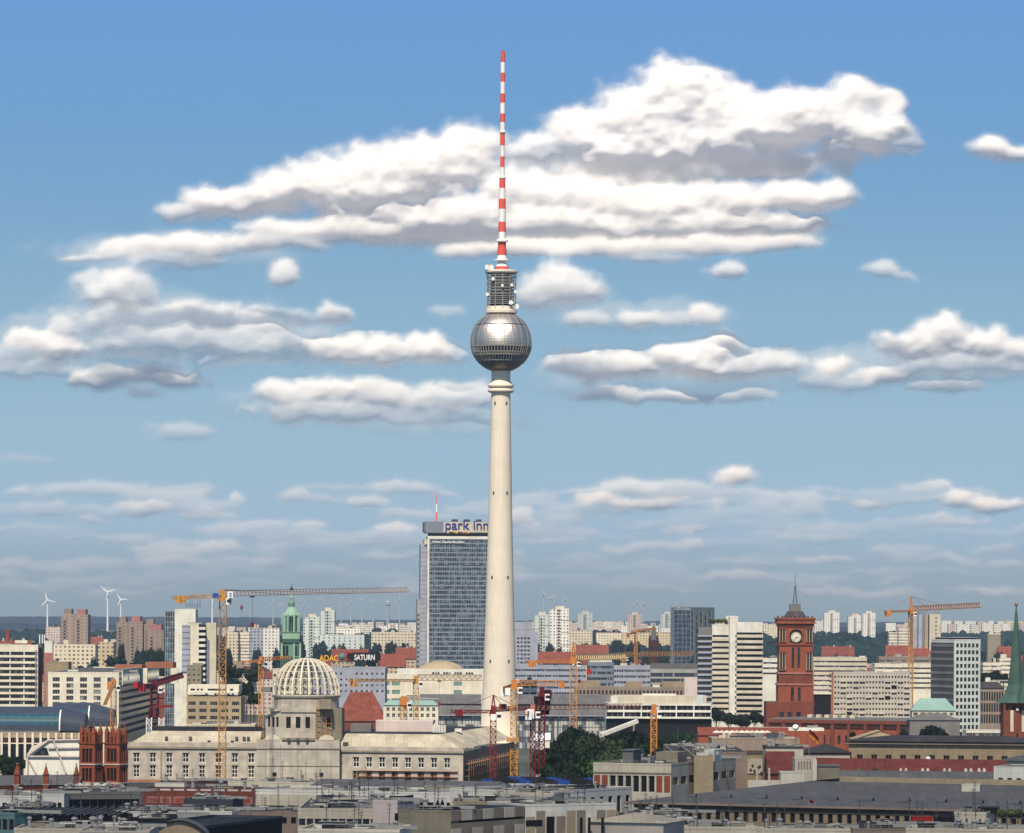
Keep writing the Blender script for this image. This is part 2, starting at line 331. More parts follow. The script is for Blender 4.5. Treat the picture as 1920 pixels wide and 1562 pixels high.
def clutter(T, Q, z, rng, n, kmat=('steel', 'grey', 'offwhite', 'dkgrey', 'concrete2', 'tarred', 'white')):
    """roof machinery: boxes, ducts, vents, aerials - each its own part"""
    A, B, C, D = Q
    near = Q[0][1] < 1350; n = int(n*(2.0 if near else 1.2))
    if near:
        l = math.hypot(B[0]-A[0], B[1]-A[1]); u = ((B[0]-A[0])/l, (B[1]-A[1])/l)
        for f in (.06, rng.uniform(.3, .7)):
            p = [A[j]+(D[j]-A[j])*f for j in (0, 1)]; q = MB(); w = l*rng.uniform(.4, .9); x0 = rng.uniform(0, l-w); m_ = int(w/1.6)
            for i in range(m_+1): q.obox(p, u, x0+i*w/m_-.03, x0+i*w/m_+.03, 0, .06, z, z+1.0, 'steel')
            for zz in (.55, 1.0): q.obox(p, u, x0, x0+w, 0, .05, z+zz, z+zz+.05, 'steel')
            q.build('railing', T)
        for i in range(rng.randrange(4, 9)):
            f, g_ = rng.uniform(.03, .85), rng.uniform(.02, .7); p = [A[j]+(D[j]-A[j])*f+(B[j]-A[j])*g_ for j in (0, 1)]; w, dd_ = rng.uniform(3, max(3.5, l*.28)), rng.uniform(1.5, 6); q = MB(); h_ = rng.choice((.05, .08, .35, .5, .9, 1.2)); kk = rng.choice(('tarred', 'black', 'dark', 'offwhite', 'cream', 'taupe', 'tarred', 'concrete2', 'black'))
            q.obox(p, u, 0, w, 0, dd_, z+.012*(i+1), z+h_+.012*i, kk)
            if h_ > .3: q.obox(p, u, -.08, w+.08, -.08, dd_+.08, z+h_+.012*i+.003, z+h_+.012*i+.09, rng.choice(('steel', 'white', 'tarred')))
            q.build('roof_step' if h_ > .3 else 'roof_patch', T)
    for i in range(n):
        s, t = rng.uniform(.08, .9), rng.uniform(.12, .85)
        p = [A[j]*(1-s)*(1-t)+B[j]*s*(1-t)+C[j]*s*t+D[j]*(1-s)*t for j in (0, 1)]
        l = math.hypot(B[0]-A[0], B[1]-A[1]); u = ((B[0]-A[0])/l, (B[1]-A[1])/l); r = rng.random(); q = MB()
        if r < .45:
            f_ = .62 if near else 1; w, d, h = rng.uniform(1.2, 5)*f_, rng.uniform(1.2, 4)*f_, rng.uniform(.5, 2.2)*f_; k = rng.choice(kmat)
            q.obox(p, u, 0, w, 0, d, z+.02, z+h, k); q.obox(p, u, -.1, w+.1, -.1, d+.1, z+h+.003, z+h+.12, rng.choice(kmat)); q.build('roof_unit', T)
        elif r < .65:
            w = rng.uniform(4, 11); q.obox(p, u, 0, w, 0, .7, z+.35, z+1.0, 'steel')
            for x in range(0, int(w), 2): q.obox(p, u, x+.1, x+.3, .2, .4, z+.02, z+.35, 'dkgrey')
            q.build('air_duct', T)
        elif r < .85:
            rr = rng.uniform(.25, .6); h = rng.uniform(.9, 2.2)
            q.lathe(p[0], p[1], [(rr, z+.02), (rr, z+h), (rr*1.5, z+h+.02), (rr*1.3, z+h+.35), (.01, z+h+.5)], 10, 'steel'); q.build('vent', T)
        else:
            h = rng.uniform(3, 7); q.bar((*p, z), (*p, z+h), .14, 'dkgrey')
            for zz in (.6, .75, .9): q.obox(p, u, -.6*zz, .6*zz, -.05, .05, z+h*zz, z+h*zz+.08, 'dkgrey')
            q.build('aerial', T)
def building(name, label, cat, A, B, L, z1, k, front=None, right=None, left=None, roof='flat', rk='roof_flat', z0=0.0, group=None, par=.6,
             rh=4.0, nclut=0, seed=1, T=None, wname='wall', fin=True, pk=None, over=.0):
    """A, B: ends of the front wall as (px, distance); L: depth in metres; z1: wall top in metres"""
    A = (X(*A), A[1]); B = (X(*B), B[1]); Q = rect(A, B, L); rng = random.Random(seed)
    if T is None: T = thing(name, label, cat, ((A[0]+B[0])/2, (A[1]+B[1])/2, z0 if z0 < 5 else 0), group)
    fc = Facades(T) if not hasattr(building, 'fc') or building.fc.T is not T else building.fc
    building.fc = fc
    b = MB()
    wall(b, fc, Q[0], Q[1], z0, z1, k, front); wall(b, fc, Q[1], Q[2], z0, z1, k, right)
    wall(b, fc, Q[2], Q[3], z0, z1, k, None); wall(b, fc, Q[3], Q[0], z0, z1, k, left)
    l = math.hypot(B[0]-A[0], B[1]-A[1]); u = ((B[0]-A[0])/l, (B[1]-A[1])/l)
    if roof == 'flat' and par:
        t = .3; pk = pk or k
        b.obox(A, u, -.06, l+.06, -.06, t, z1+.002, z1+par, pk); b.obox(A, u, -.06, l+.06, L-t, L+.06, z1+.002, z1+par, pk)
        b.obox(A, u, -.06, t, t, L-t, z1+.002, z1+par, pk); b.obox(A, u, l-t, l+.06, t, L-t, z1+.002, z1+par, pk)
    b.build(wname, T)
    r = MB(); n = (-u[1], u[0])
    P = lambda s, q, z: (A[0]+u[0]*s+n[0]*q, A[1]+u[1]*s+n[1]*q, z)
    if roof == 'flat':
        r.face([P(0, 0, z1+.06), P(l, 0, z1+.06), P(l, L, z1+.06), P(0, L, z1+.06)], rk)
        if nclut: clutter(T, Q, z1+.06, rng, nclut)
    elif roof == 'gable':       # ridge along the front
        e = .5+over; zt = z1+rh
        r.face([P(-.2, -e, z1-.1), P(l+.2, -e, z1-.1), P(l+.2, L/2, zt), P(-.2, L/2, zt)], rk); r.face([P(l+.2, L+e, z1-.1), P(-.2, L+e, z1-.1), P(-.2, L/2, zt), P(l+.2, L/2, zt)], rk)
        for s in (0, l): r.face([P(s, 0, z1), P(s, L, z1), P(s, L/2, zt-.15)], k)
    elif roof == 'gable_y':
        e = .5; zt = z1+rh
        r.face([P(-e, -.3, z1-.1), P(l/2, -.3, zt), P(l/2, L+.3, zt), P(-e, L+.3, z1-.1)], rk); r.face([P(l+e, -.3, z1-.1), P(l+e, L+.3, z1-.1), P(l/2, L+.3, zt), P(l/2, -.3, zt)], rk)
        for s in (0, L): r.face([P(0, s, z1), P(l, s, z1), P(l/2, s, zt-.15)], k)
    elif roof in ('hip', 'mansard'):
        e = .5+over; zt = z1+rh; h = min(L/2*.98, l/2*.98) if roof == 'hip' else min(2.6, L*.25)
        a = [P(-e, -e, z1), P(l+e, -e, z1), P(l+e, L+e, z1), P(-e, L+e, z1)]; c = [P(h, h, zt), P(l-h, h, zt), P(l-h, L-h, zt), P(h, L-h, zt)]
        for i in range(4): j = (i+1) % 4; r.face([a[i], a[j], c[j], c[i]], rk)
        r.face(c, rk if roof == 'hip' else 'roof_flat'); r.face(a[::-1], rk)
        if nclut and roof == 'mansard': clutter(T, [(*c[i][:2],) for i in range(4)], zt, rng, nclut)
    r.build('roof', T)
    if fin: fc.done(); building.fc = None; del building.fc
    return T, Q, u, l
def text(T, s, A, z, h, k, u=(1, 0), depth=.25, width=None, name='lettering', out=.3, bold=.018):
    c = bpy.data.curves.new('t', 'FONT'); c.body = s; c.size = 1.0; c.offset = bold
    o = bpy.data.objects.new('t', c); COL.objects.link(o)
    dg = bpy.context.evaluated_depsgraph_get(); me = bpy.data.meshes.new_from_object(o.evaluated_get(dg))
    bpy.data.objects.remove(o)
    co = [v.co.copy() for v in me.vertices]; x0 = min(v.x for v in co); x1 = max(v.x for v in co); y0 = min(v.y for v in co); y1 = max(v.y for v in co)
    sy = h/(y1-y0); sx = width/(x1-x0) if width else sy; n = (-u[1], u[0]); q = MB()
    pt = lambda v, d: (A[0]+u[0]*(v.x-x0)*sx-n[0]*d, A[1]+u[1]*(v.x-x0)*sx-n[1]*d, z+(v.y-y0)*sy)
    edge = {}
    for p in me.polygons:
        vs = list(p.vertices); q.face([pt(co[i], out+depth) for i in vs], k)
        for i in range(len(vs)): e = (vs[i], vs[(i+1) % len(vs)]); edge[e] = edge.get(e, 0)+1
    for (a, b) in edge:
        if (b, a) not in edge: q.face([pt(co[a], out), pt(co[b], out), pt(co[b], out+depth), pt(co[a], out+depth)], k)
    return q.build(name, T)
def curtain(T, A, B, z0, z1, du, dz, glass, bar, bw=.16, name='curtain_wall', spandrel=None, off=.05, sill=None):
    """glass facade with its grid of mullions: one part"""
    dx, dy = B[0]-A[0], B[1]-A[1]; L = math.hypot(dx, dy); u = (dx/L, dy/L); b = MB()
    P = lambda s, z, q: (A[0]+u[0]*s+u[1]*q, A[1]+u[1]*s-u[0]*q, z)
    b.face([P(0, z0, off), P(L, z0, off), P(L, z1, off), P(0, z1, off)], glass)
    nx = max(1, round(L/du)); nz = max(1, round((z1-z0)/dz))
    for i in range(nx+1): s = L*i/nx; b.obox(A, u, s-bw/2, s+bw/2, -off-.18, -off-.01, z0, z1, bar)
    for j in range(nz+1):
        z = z0+(z1-z0)*j/nz; b.obox(A, u, 0, L, -off-.12, -off-.01, z-bw/2, z+bw/2, bar)
        if spandrel and j < nz: b.obox(A, u, 0, L, -off-.06, -off-.01, z+bw/2, z+dz*.28, spandrel)
    return b.build(name, T)
# ---------------------------------------------------------------- ground, hills
def sheet(name, kind, xs, ys, zf, k, smooth=True):
    b = MB(); V = [(x, y, zf(x, y)) for y in ys for x in xs]; n = len(xs); b.v = V; i0 = b.mi(k)
    for j in range(len(ys)-1):
        for i in range(n-1): b.f.append((j*n+i, j*n+i+1, (j+1)*n+i+1, (j+1)*n+i)); b.m.append(i0)
    o = b.build(name, None, smooth=smooth); o['kind'] = kind; return o
m, n_, b_ = new_mat('ground'); N = n_.nodes.new; L_ = n_.links.new
t = N('ShaderNodeTexCoord'); a = N('ShaderNodeTexNoise'); a.inputs['Scale'].default_value = .006; a.inputs['Detail'].default_value = 9; L_(t.outputs['Object'], a.inputs[0])
cr = N('ShaderNodeValToRGB'); e = cr.color_ramp.elements; e[0].position = .42; e[0].color = (.022, .035, .018, 1); e[1].position = .6; e[1].color = (.075, .07, .062, 1)
L_(a.outputs[0], cr.inputs[0]); L_(cr.outputs[0], b_.inputs['Base Color']); b_.inputs['Roughness'].default_value = .95
ys = [-600, 0, 600, 1200, 2000, 3000, 3500] + list(range(4500, 10001, 500)) + list(range(11000, 24001, 1000))
sheet('ground', 'structure', [x*600 for x in range(-14, 15)], ys, lambda x, y: gz(y), 'ground')
rs = random.Random(5)
def noise1(x, seed, oct=6, f0=1.0):
    s = 0; a = 1; tot = 0
    for o in range(oct):
        f = f0*2**o; i = math.floor(x*f); t = x*f-i; t = t*t*(3-2*t)
        h = lambda q: random.Random(q*7919+seed*131+o*17).random()
        s += a*(h(i)*(1-t)+h(i+1)*t); tot += a; a *= .55
    return s/tot
for nm, (d, base, amp, dep) in {'hills': (20500, 26, 62, 1600), 'wooded_hills': (15500, 26, 42, 900), 'low_hills': (12200, 24, 26, 700)}.items():
    seed = int(d)
    xs = [x for x in range(-3600, 3601, 18)]
    prof = {x: base+amp*(.35+.65*noise1(x/5200, seed, 3))+4.5*noise1(x/60, seed+1, 2)+(9 if x < -900 and d > 14000 else 0) for x in xs}
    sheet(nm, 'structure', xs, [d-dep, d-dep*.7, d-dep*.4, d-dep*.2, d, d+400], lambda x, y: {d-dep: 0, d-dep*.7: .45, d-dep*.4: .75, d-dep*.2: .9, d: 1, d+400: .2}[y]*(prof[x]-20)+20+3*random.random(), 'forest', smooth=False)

# ---------------------------------------------------------------- television tower
TD = 2300.0; PXM = F/TD
tx = X(936.0, TD, 1391); TT = thing('television_tower', 'tall pale concrete television tower with steel ball and red and white banded antenna', 'tower', (tx, TD, 0))
def tz(py): return Z(py, TD, 938)
b = MB()
prof = [(15.2, 0), (12.8, 6), (11.0, tz(1360)), (9.9, tz(1330)), (9.1, tz(1300)), (8.6, tz(1270)), (8.1, tz(1200)), (7.4, tz(1120)), (6.9, tz(1040)), (6.3, tz(960)), (5.9, tz(880)), (5.4, tz(800)), (5.1, tz(736))]
b.lathe(tx, TD, prof, 64, 'tower_concrete'); b.build('shaft', TT, smooth=True)
b = MB()
zz = tz(736); r = 5.1
for z0_, z1_ in ((tz(736), tz(729)), (tz(727), tz(720))):
    b.lathe(tx, TD, [(r, z0_-.3), (6.4, z0_), (6.9, z0_+.5), (6.9, z1_-.5), (6.2, z1_), (r, z1_+.2)], 64, 'tower_concrete')
b.lathe(tx, TD, [(5.1, tz(737)), (5.0, tz(690))], 48, 'tower_concrete'); b.lathe(tx, TD, [(6.2, tz(720)), (5.05, tz(714))], 48, 'tower_concrete'); b.build('neck_ring', TT, smooth=True)
for py in (757, 925, 1083, 1240):   # small openings in the shaft
    zc = tz(py); rr = np.interp(-zc, [-p[1] for p in prof[::-1]], [p[0] for p in prof[::-1]])
    for az in (-.62, .62):
        q = MB(); c, s = math.sin(az), -math.cos(az); rr2 = rr+.02
        q.obox((tx+c*rr2, TD+s*rr2), (math.cos(az), math.sin(az)), -.45, .45, -.12, .3, zc-.9, zc+.9, 'dkgrey'); q.build('shaft_opening', TT)
# ball: panelled steel sphere with pyramidal facets, two window bands
RB = 16.4; zc = tz(641); b = MB(); n = 90; prof_b = []
bands = []
def rad(z): return math.sqrt(max(0.0, RB*RB-(z-zc)**2))
EQ = [(tz(696), 'ball_bottom')]
rows = 13; zA, zB = tz(651)+.1, tz(611); V0 = len(b.v)
def bz(i, tot, za, zb): 
    a0 = math.asin((za-zc)/RB); a1 = math.asin((zb-zc)/RB); a = a0+(a1-a0)*i/tot; return zc+RB*math.sin(a), RB*math.cos(a)
def facets(b, za, zb, rows, n, k, bump):
    for j in range(rows):
        z0, r0 = bz(j, rows, za, zb); z1, r1 = bz(j+1, rows, za, zb); zm, rm = bz(j+.5, rows, za, zb); zm = (zm-zc)*(1+bump/RB)+zc; rm += bump*rm/RB
        for i in range(n):
            a0, a1, am = 2*math.pi*i/n, 2*math.pi*(i+1)/n, 2*math.pi*(i+.5)/n
            p = [(tx+r0*math.cos(a0), TD+r0*math.sin(a0), z0), (tx+r0*math.cos(a1), TD+r0*math.sin(a1), z0), (tx+r1*math.cos(a1), TD+r1*math.sin(a1), z1), (tx+r1*math.cos(a0), TD+r1*math.sin(a0), z1)]
            c = (tx+rm*math.cos(am), TD+rm*math.sin(am), zm)
            for q in range(4): b.face([p[q], p[(q+1) % 4], c], k)
facets(b, zA, zB, 14, 120, 'steel_ball', .09); facets(b, tz(609), tz(587), 8, 100, 'steel_ball', .05)
b.lathe(tx, TD, [(rad(zB)*1.0, zB), (rad(zB)*.985, zB+.3), (rad(tz(609)), tz(609))], 90, 'steel_dk')
b.lathe(tx, TD, [(rad(z)*1.0, z) for z in [tz(697)+i*(tz(677)-tz(697))/8 for i in range(9)]], 90, 'steel_low_shade')  # darker steel puts the shade of the underside into its colour
b.lathe(tx, TD, [(rad(tz(667)), tz(667)), (rad(tz(664)), tz(664)), (rad(tz(661)), tz(661))], 90, 'steel_ball')
b.build('ball', TT)
q = MB(); q.lathe(tx, TD, [(4.8, tz(697)-.4), (rad(tz(697))+.1, tz(697))], 60, 'steel_dk'); q.build('ball_base', TT, smooth=True)
for (pa, pb, nm) in ((651, 661, 'upper_window_band'), (667, 677, 'lower_window_band')):
    q = MB(); za, zb = tz(pb), tz(pa)
    q.lathe(tx, TD, [(rad(za)-.35, za), (rad((za+zb)/2)-.35, (za+zb)/2), (rad(zb)-.35, zb)], 90, 'glass_dk')
    for i in range(60):
        a = 2*math.pi*i/60
        q.bar((tx+rad(za)*math.cos(a), TD+rad(za)*math.sin(a), za), (tx+rad(zb)*math.cos(a), TD+rad(zb)*math.sin(a), zb), .32, 'steel')
    q.lathe(tx, TD, [(rad(za)-.4, za), (rad(za)+.12, za+.05), (rad(za)+.1, za-.2)], 90, 'steel'); q.lathe(tx, TD, [(rad(zb)-.4, zb), (rad(zb)+.12, zb), (rad(zb)+.1, zb+.25)], 90, 'steel')
    q.build(nm, TT)
for i in range(20):
    q = MB(); a = 2*math.pi*(i+.35)/20; pr = [(rad(z)+.14, z) for z in [tz(682)+(tz(588)-tz(682))*j/14 for j in range(15)]]
    for j in range(14): q.bar((tx+pr[j][0]*math.cos(a), TD+pr[j][0]*math.sin(a), pr[j][1]), (tx+pr[j+1][0]*math.cos(a), TD+pr[j+1][0]*math.sin(a), pr[j+1][1]), .22, 'steel')
    q.build('ball_rib', TT)
# cage of platforms above the ball
q = MB(); q.lathe(tx, TD, [(7.6, tz(588)), (8.4, tz(587)), (8.4, tz(582)), (7.8, tz(581)), (7.6, tz(576)), (7.2, tz(575))], 48, 'tower_concrete'); q.build('lower_platform', TT)
q = MB(); q.lathe(tx, TD, [(6.2, tz(584)), (5.6, tz(560)), (5.4, tz(515))], 40, 'dkgrey'); q.build('core', TT, smooth=True)
for i, py in enumerate([571, 564, 557, 551, 545, 539, 533, 527, 521]):
    q = MB(); z = tz(py); q.lathe(tx, TD, [(5.5, z), (7.7-(i % 2)*.4, z), (7.7-(i % 2)*.4, z+.3), (5.5, z+.3)], 40, 'steel')
    for k in range(20):
        a = 2*math.pi*k/20; q.bar((tx+7.6*math.cos(a), TD+7.6*math.sin(a), z+.3), (tx+7.6*math.cos(a), TD+7.6*math.sin(a), z+1.2), .1, 'grey')
    q.lathe(tx, TD, [(7.62, z+1.1), (7.62, z+1.3)], 40, 'steel'); q.build('antenna_platform', TT)
q = MB()
for k in range(12):
    a = 2*math.pi*(k+.2)/12; q.bar((tx+7.8*math.cos(a), TD+7.8*math.sin(a), tz(580)), (tx+7.8*math.cos(a), TD+7.8*math.sin(a), tz(513)), .3, 'steel')
q.build('cage_post', TT)
for (dx_, py, rr) in ((5.2, 569, 1.2), (8.2, 575, 1.3), (-7.4, 553, .9), (-4.4, 525, .9), (5.6, 536, .8), (.6, 538, .7), (7.4, 548, .9)):
    q = MB(); y = TD-math.sqrt(max(.5, 67-dx_*dx_))-.3; z = tz(py)
    q.lathe(0, 0, [(.05, 0), (rr*.6, .15), (rr, .5), (rr, .7), (.05, .72)], 14, 'signal_white')
    q.v = [(tx+dx_+v[0], y-v[2], z+v[1]) for v in q.v]; q.build('dish_antenna', TT)
q = MB(); q.lathe(tx, TD, [(5, tz(514)), (8.2, tz(513)), (8.7, tz(511)), (8.7, tz(508)), (8.2, tz(507)), (5, tz(506.5))], 48, 'tower_concrete'); q.build('upper_platform', TT)
for dx_ in (-7.6, -5.3): q = MB(); q.box(tx+dx_-1.0, tx+dx_+1.0, TD-4.8, TD-2.8, tz(506.4), tz(499), 'signal_white'); q.box(tx+dx_-.6, tx+dx_+.6, TD-4.6, TD-3, tz(499), tz(497), 'offwhite'); q.build('equipment_box', TT)
# antenna: bands in paint, collars
def ring(parts, name, k):
    q = MB(); q.lathe(tx+.25, TD, parts, 24, k); return q.build(name, TT, smooth=False)
ring([(3.9, tz(507)), (3.6, tz(500))], 'antenna_section', 'signal_red'); ring([(3.4, tz(500)), (3.0, tz(496)), (1.9, tz(492)), (1.9, tz(489))], 'antenna_section', 'signal_white')
ring([(1.8, tz(490)), (4.3, tz(489)), (4.3, tz(486.6)), (2.6, tz(486)), (2.4, tz(479)), (2.1, tz(478))], 'collar', 'signal_white')
seq = [(478, 468, 2.55, 'signal_red'), (468, 454, 2.15, 'signal_red'), (450, 435, 1.9, 'signal_white'), (435, 416, 1.95, 'signal_red'), (416, 392, 1.85, 'signal_white'), (392, 373, 1.85, 'signal_red'),
       (373, 353, 1.75, 'signal_white'), (353, 335, 1.6, 'signal_red'), (330, 314, 1.35, 'signal_white'), (314, 293.5, 1.15, 'signal_red'), (293.5, 272, 1.1, 'signal_white'), (272, 249, 1.25, 'signal_red'),
       (246, 229, 1.3, 'signal_white'), (229, 213, 1.35, 'signal_red'), (213, 193, 1.3, 'signal_white'), (193, 175.5, 1.3, 'signal_red'), (175.5, 154, 1.2, 'signal_white'), (154, 136.5, 1.2, 'signal_red'), (136.5, 117, 1.15, 'signal_white'), (117, 96, 1.15, 'signal_red')]
for a_, b2, r_, k_ in seq: ring([(.01, tz(a_)), (r_, tz(a_)), (r_, tz(b2)), (.01, tz(b2))], 'antenna_section', k_)
for py, r_ in ((452, 3.4), (333, 1.9), (247.5, 1.75)): ring([(r_*.55, tz(py+2)), (r_, tz(py+1.4)), (r_, tz(py-1.2)), (r_*.6, tz(py-4))], 'collar', 'signal_white')
ring([(.35, tz(96)), (.35, tz(94))], 'beacon', 'dkgrey')

# ---------------------------------------------------------------- hotel slab with roof sign
HD = 2800.0; rng = random.Random(3)
HA, HB = (801, HD), (955, HD+4); zt = Z(1008, HD, 850)
T, Q, u, l = building('hotel_slab', 'tall grey glass hotel slab with violet roof sign behind the television tower', 'hotel', HA, HB, 22, zt, 'lilac', par=.8, pk='white', nclut=0)
curtain(T, Q[0], Q[1], 8, zt-1.0, 1.55, 3.02, 'glass_hotel', 'steel', .13, 'curtain_wall', 'lilac2')
q = MB(); q.obox(Q[0], u, -.3, .9, -.5, .3, 0, zt+.9, 'white'); q.obox(Q[0], u, .9, l, -.5, .3, zt-1.0, zt+.9, 'white'); q.build('facade_frame', T)
q = MB(); q.obox(Q[0], u, -4.6, -.35, 2.5, 19, 0, zt-4.5, 'lilac'); q.obox(Q[0], u, -2.2, -.35, 1.4, 21, zt-4.5, zt-1, 'offwhite')
for i in range(37): q.obox(Q[0], u, -4.7, -.36, 2.4, 2.49, 3+i*3.02, 3.12+i*3.02, 'grey')
q.obox(Q[0], u, -6.6, -4.62, 4, 17, 0, zt-40, 'steel')
for i in range(22): q.obox(Q[0], u, -6.4, -5.2, 3.9, 3.99, 4+i*3.02, 5.4+i*3.02, 'dkgrey')
q.build('stair_tower', T)
q = MB(); q.obox(Q[0], u, 1.0, l, 1, 20, zt+.9, zt+3.0, 'dkgrey'); q.build('recessed_storey', T)
zc0 = zt+3.0; q = MB(); q.obox(Q[0], u, -1.5, l, -.5, 20, zc0, Z(978, HD, 850), 'lilac2'); q.obox(Q[0], u, -2.6, -1.55, 1.5, 18, zc0+.6, Z(979, HD, 850), 'shade_grey'); q.build('roof_block', T)
s0 = (X(833.5, HD)-Q[0][0])/u[0]; on = lambda s: (Q[0][0]+u[0]*s, Q[0][1]+u[1]*s)
text(T, 'park inn', on(s0), Z(998, HD, 850), 7.9, 'sign_violet', u, .5, (X(914, HD)-X(833.5, HD))/u[0], 'sign_lettering', .9, 0)
q = MB(); q.obox(on(s0-1.2), u, 0, l-s0+1, -.75, -.52, zc0+.4, Z(979, HD, 850), 'offwhite'); q.build('sign_backing', T)
q = MB()
for i, k_ in enumerate(('sign_yellow', 'plastic_blue', 'crane_red', 'lime', 'sign_yellow', 'crane_red', 'plastic_blue', 'signal_red', 'lime', 'sign_yellow')):
    q.obox(on(s0+1+i*1.45), u, 0, 1.2, -1.2, -.8, Z(1000, HD, 850), Z(997, HD, 850), k_)
q.build('sign_dots', T)
text(T, 'Hotel Alexanderplatz', (X(809, HD), HD), Z(1019, HD, 850)-.2, 2.0, 'white_paint', u, .2, 21, 'facade_lettering', .6)
q = MB(); xh = X(818, HD, 960)
zs_ = [Z(p, HD, 818) for p in (978, 960, 944, 930, 922)]
for i in range(4): w_ = .9-.17*i; q.box(xh-w_/2, xh+w_/2, HD+8-w_/2, HD+8+w_/2, zs_[i], zs_[i+1], ('signal_red', 'signal_white', 'signal_red', 'signal_white')[i % 4] if i < 3 else 'signal_red')
q.build('roof_mast', T)
for x_ in (845, 868, 890): q = MB(); q.box(X(x_, HD), X(x_, HD)+4, HD+6, HD+10, Z(978, HD, 850), Z(978, HD, 850)+1.6, 'dkgrey'); q.build('roof_unit', T)

# ---------------------------------------------------------------- cranes
def lattice(b, p, q, w, h, seg, k, t=.16, up=(0, 0, 1), tri=False):
    p, q = Vector(p), Vector(q); d = q-p; L = d.length; d.normalize(); up = Vector(up); s = d.cross(up); s.normalize(); up = s.cross(d)
    c = [s*w/2, -s*w/2, up*h] if tri else [s*w/2-up*h/2, -s*w/2-up*h/2, -s*w/2+up*h/2, s*w/2+up*h/2]
    for x in c: b.bar(p+x, q+x, t, k)
    n = max(2, int(L/seg)); m = len(c)
    for i in range(n):
        a, e = p+d*(L*i/n), p+d*(L*(i+1)/n)
        for j in range(m):
            x, y = c[j], c[(j+1) % m]
            if i % 2: x, y = y, x
            b.bar(a+x, e+y, t*.62, k)
            if not tri or j == 0: b.bar(a+c[j], a+c[(j+1) % m], t*.6, k)
def crane(label, px, d, pyj, pyb, mw, jib=None, cj=None, km='crane_yellow', kj='crane_yellow', kc=None, cab='signal_white', apex=0, cw='concrete2', group='tower cranes over the city', seg=1.8, t=.22, signs=None, hook=True, cws=1.0, jt=None, jh=1.5, jibw=1.2):
    """px, d: mast; pyj: y of the jib; pyb: y of the visible mast foot; jib / cj: (px, py, distance) of the tips"""
    x = X(px, d, pyj); zj = Z(pyj, d, px); zb = max(0, Z(pyb, d, px)) if pyb else 0
    T = thing('tower_crane', label, 'crane', (x, d, 0), group)
    b = MB(); lattice(b, (x, d, 0), (x, d, zj-1.2), mw, mw, seg, km, t, up=(0, 1, 0)); b.build('mast', T)
    b = MB(); b.box(x-mw*.7, x+mw*.7, d-mw*.7, d+mw*.7, zj-1.2, zj-.3, kc or kj); b.box(x-mw*.45, x+mw*.45, d-mw*.45, d+mw*.45, zj-.3, zj+2.2, kc or kj); b.build('slewing_ring', T)
    q = MB(); q.box(x+mw*.55, x+mw*.55+1.6, d-mw*.6-1.0, d+.6, zj-2.4, zj-.2, cab); q.box(x+mw*.55+.25, x+mw*.55+1.62, d-mw*.6-1.04, d-.4, zj-1.7, zj-.7, 'glass_dk'); cb = q.build('operator_cab', T)
    top = None
    if apex:
        top = Vector((x, d, zj+apex)); b = MB()
        for s_ in (-1, 1):
            for r_ in (-1, 1): b.bar((x+s_*mw*.45, d+r_*mw*.45, zj), top, t, kc or kj)
        for i in range(1, 5):
            f = 1-i/5; w_ = mw*.45*f
            for s_ in (-1, 1): b.bar((x-w_, d+s_*w_, zj+apex*i/5), (x+w_, d+s_*w_, zj+apex*i/5), t*.6, kc or kj); b.bar((x+s_*w_, d-w_, zj+apex*i/5), (x+s_*w_, d+w_, zj+apex*i/5), t*.6, kc or kj)
        b.build('apex', T)
    for nm, e, kk in (('jib', jib, kj), ('counter_jib', cj, kc or kj)):
        if not e: continue
        ed = e[2] if len(e) > 2 else d; p1 = Vector((X(e[0], ed, e[1]), ed, Z(e[1], ed, e[0]))); p0 = Vector((x, d, zj+.3)); dv = (p1-p0).normalized()
        b = MB(); lattice(b, p0+dv*mw*.5, p1, jibw, jh if nm == 'jib' else .9, 2.0 if not jt or nm != 'jib' else 3.2, kk, jt if jt and nm == 'jib' else t*.85, tri=(nm == 'jib')); b.build(nm, T)
        if nm == 'counter_jib':
            c_ = p1-dv*2.5; b = MB(); s_ = dv.cross(Vector((0, 0, 1)))
            for a_ in (0, 1.3): c2 = c_-dv*a_*1.25; b.box(c2.x-1.1*cws, c2.x+1.1*cws, c2.y-1.1, c2.y+1.1, c2.z-2.6*cws, c2.z+.6*cws, cw)
            b.build('counterweight', T)
        elif hook:
            c_ = p0.lerp(p1, .3 if hook is True else hook); b = MB(); b.box(c_.x-.8, c_.x+.8, c_.y-.7, c_.y+.7, c_.z-.6, c_.z-.1, 'dkgrey'); b.build('trolley', T)
            b = MB(); b.bar(c_, c_-Vector((0, 0, 9)), .1, 'dkgrey'); b.build('hoist_cable', T); b = MB(); c3 = c_-Vector((0, 0, 10)); b.prism([(c3.x-.8, c3.y-.4), (c3.x+.8, c3.y-.4), (c3.x+.8, c3.y+.4), (c3.x-.8, c3.y+.4)], c3.z-.6, c3.z+.9, 'crane_red', scale=.5); b.build('hook_block', T)
        if apex:
            b = MB(); b.bar(top, p0.lerp(p1, .65 if nm == 'jib' else .9), .14, kk)
            if nm == 'jib': b.bar(top, p0.lerp(p1, .3), .14, kk)
            b.build('pendant_bar', T)
    return T, x, d, zj
def blob(T, name, px0, px1, py0, py1, d, dep, k): q = MB(); q.box(X(px0, d), X(px1, d), d, d+dep, Z(py1, d, px0), Z(py0, d, px0), k); return q.build(name, T)
T, x, d, zj = crane('yellow tower crane before the palace with blue and white boards and very long pale jib', 418, 1420, 1120, 1470, 2.2, (765, 1110, 1800), (322, 1121, 1410), kj='crane_tan', kc='crane_yellow', cw='crane_yellow', cws=.7, apex=2.5, hook=.13, seg=2.2, t=.26, jh=1.9, jt=.12)
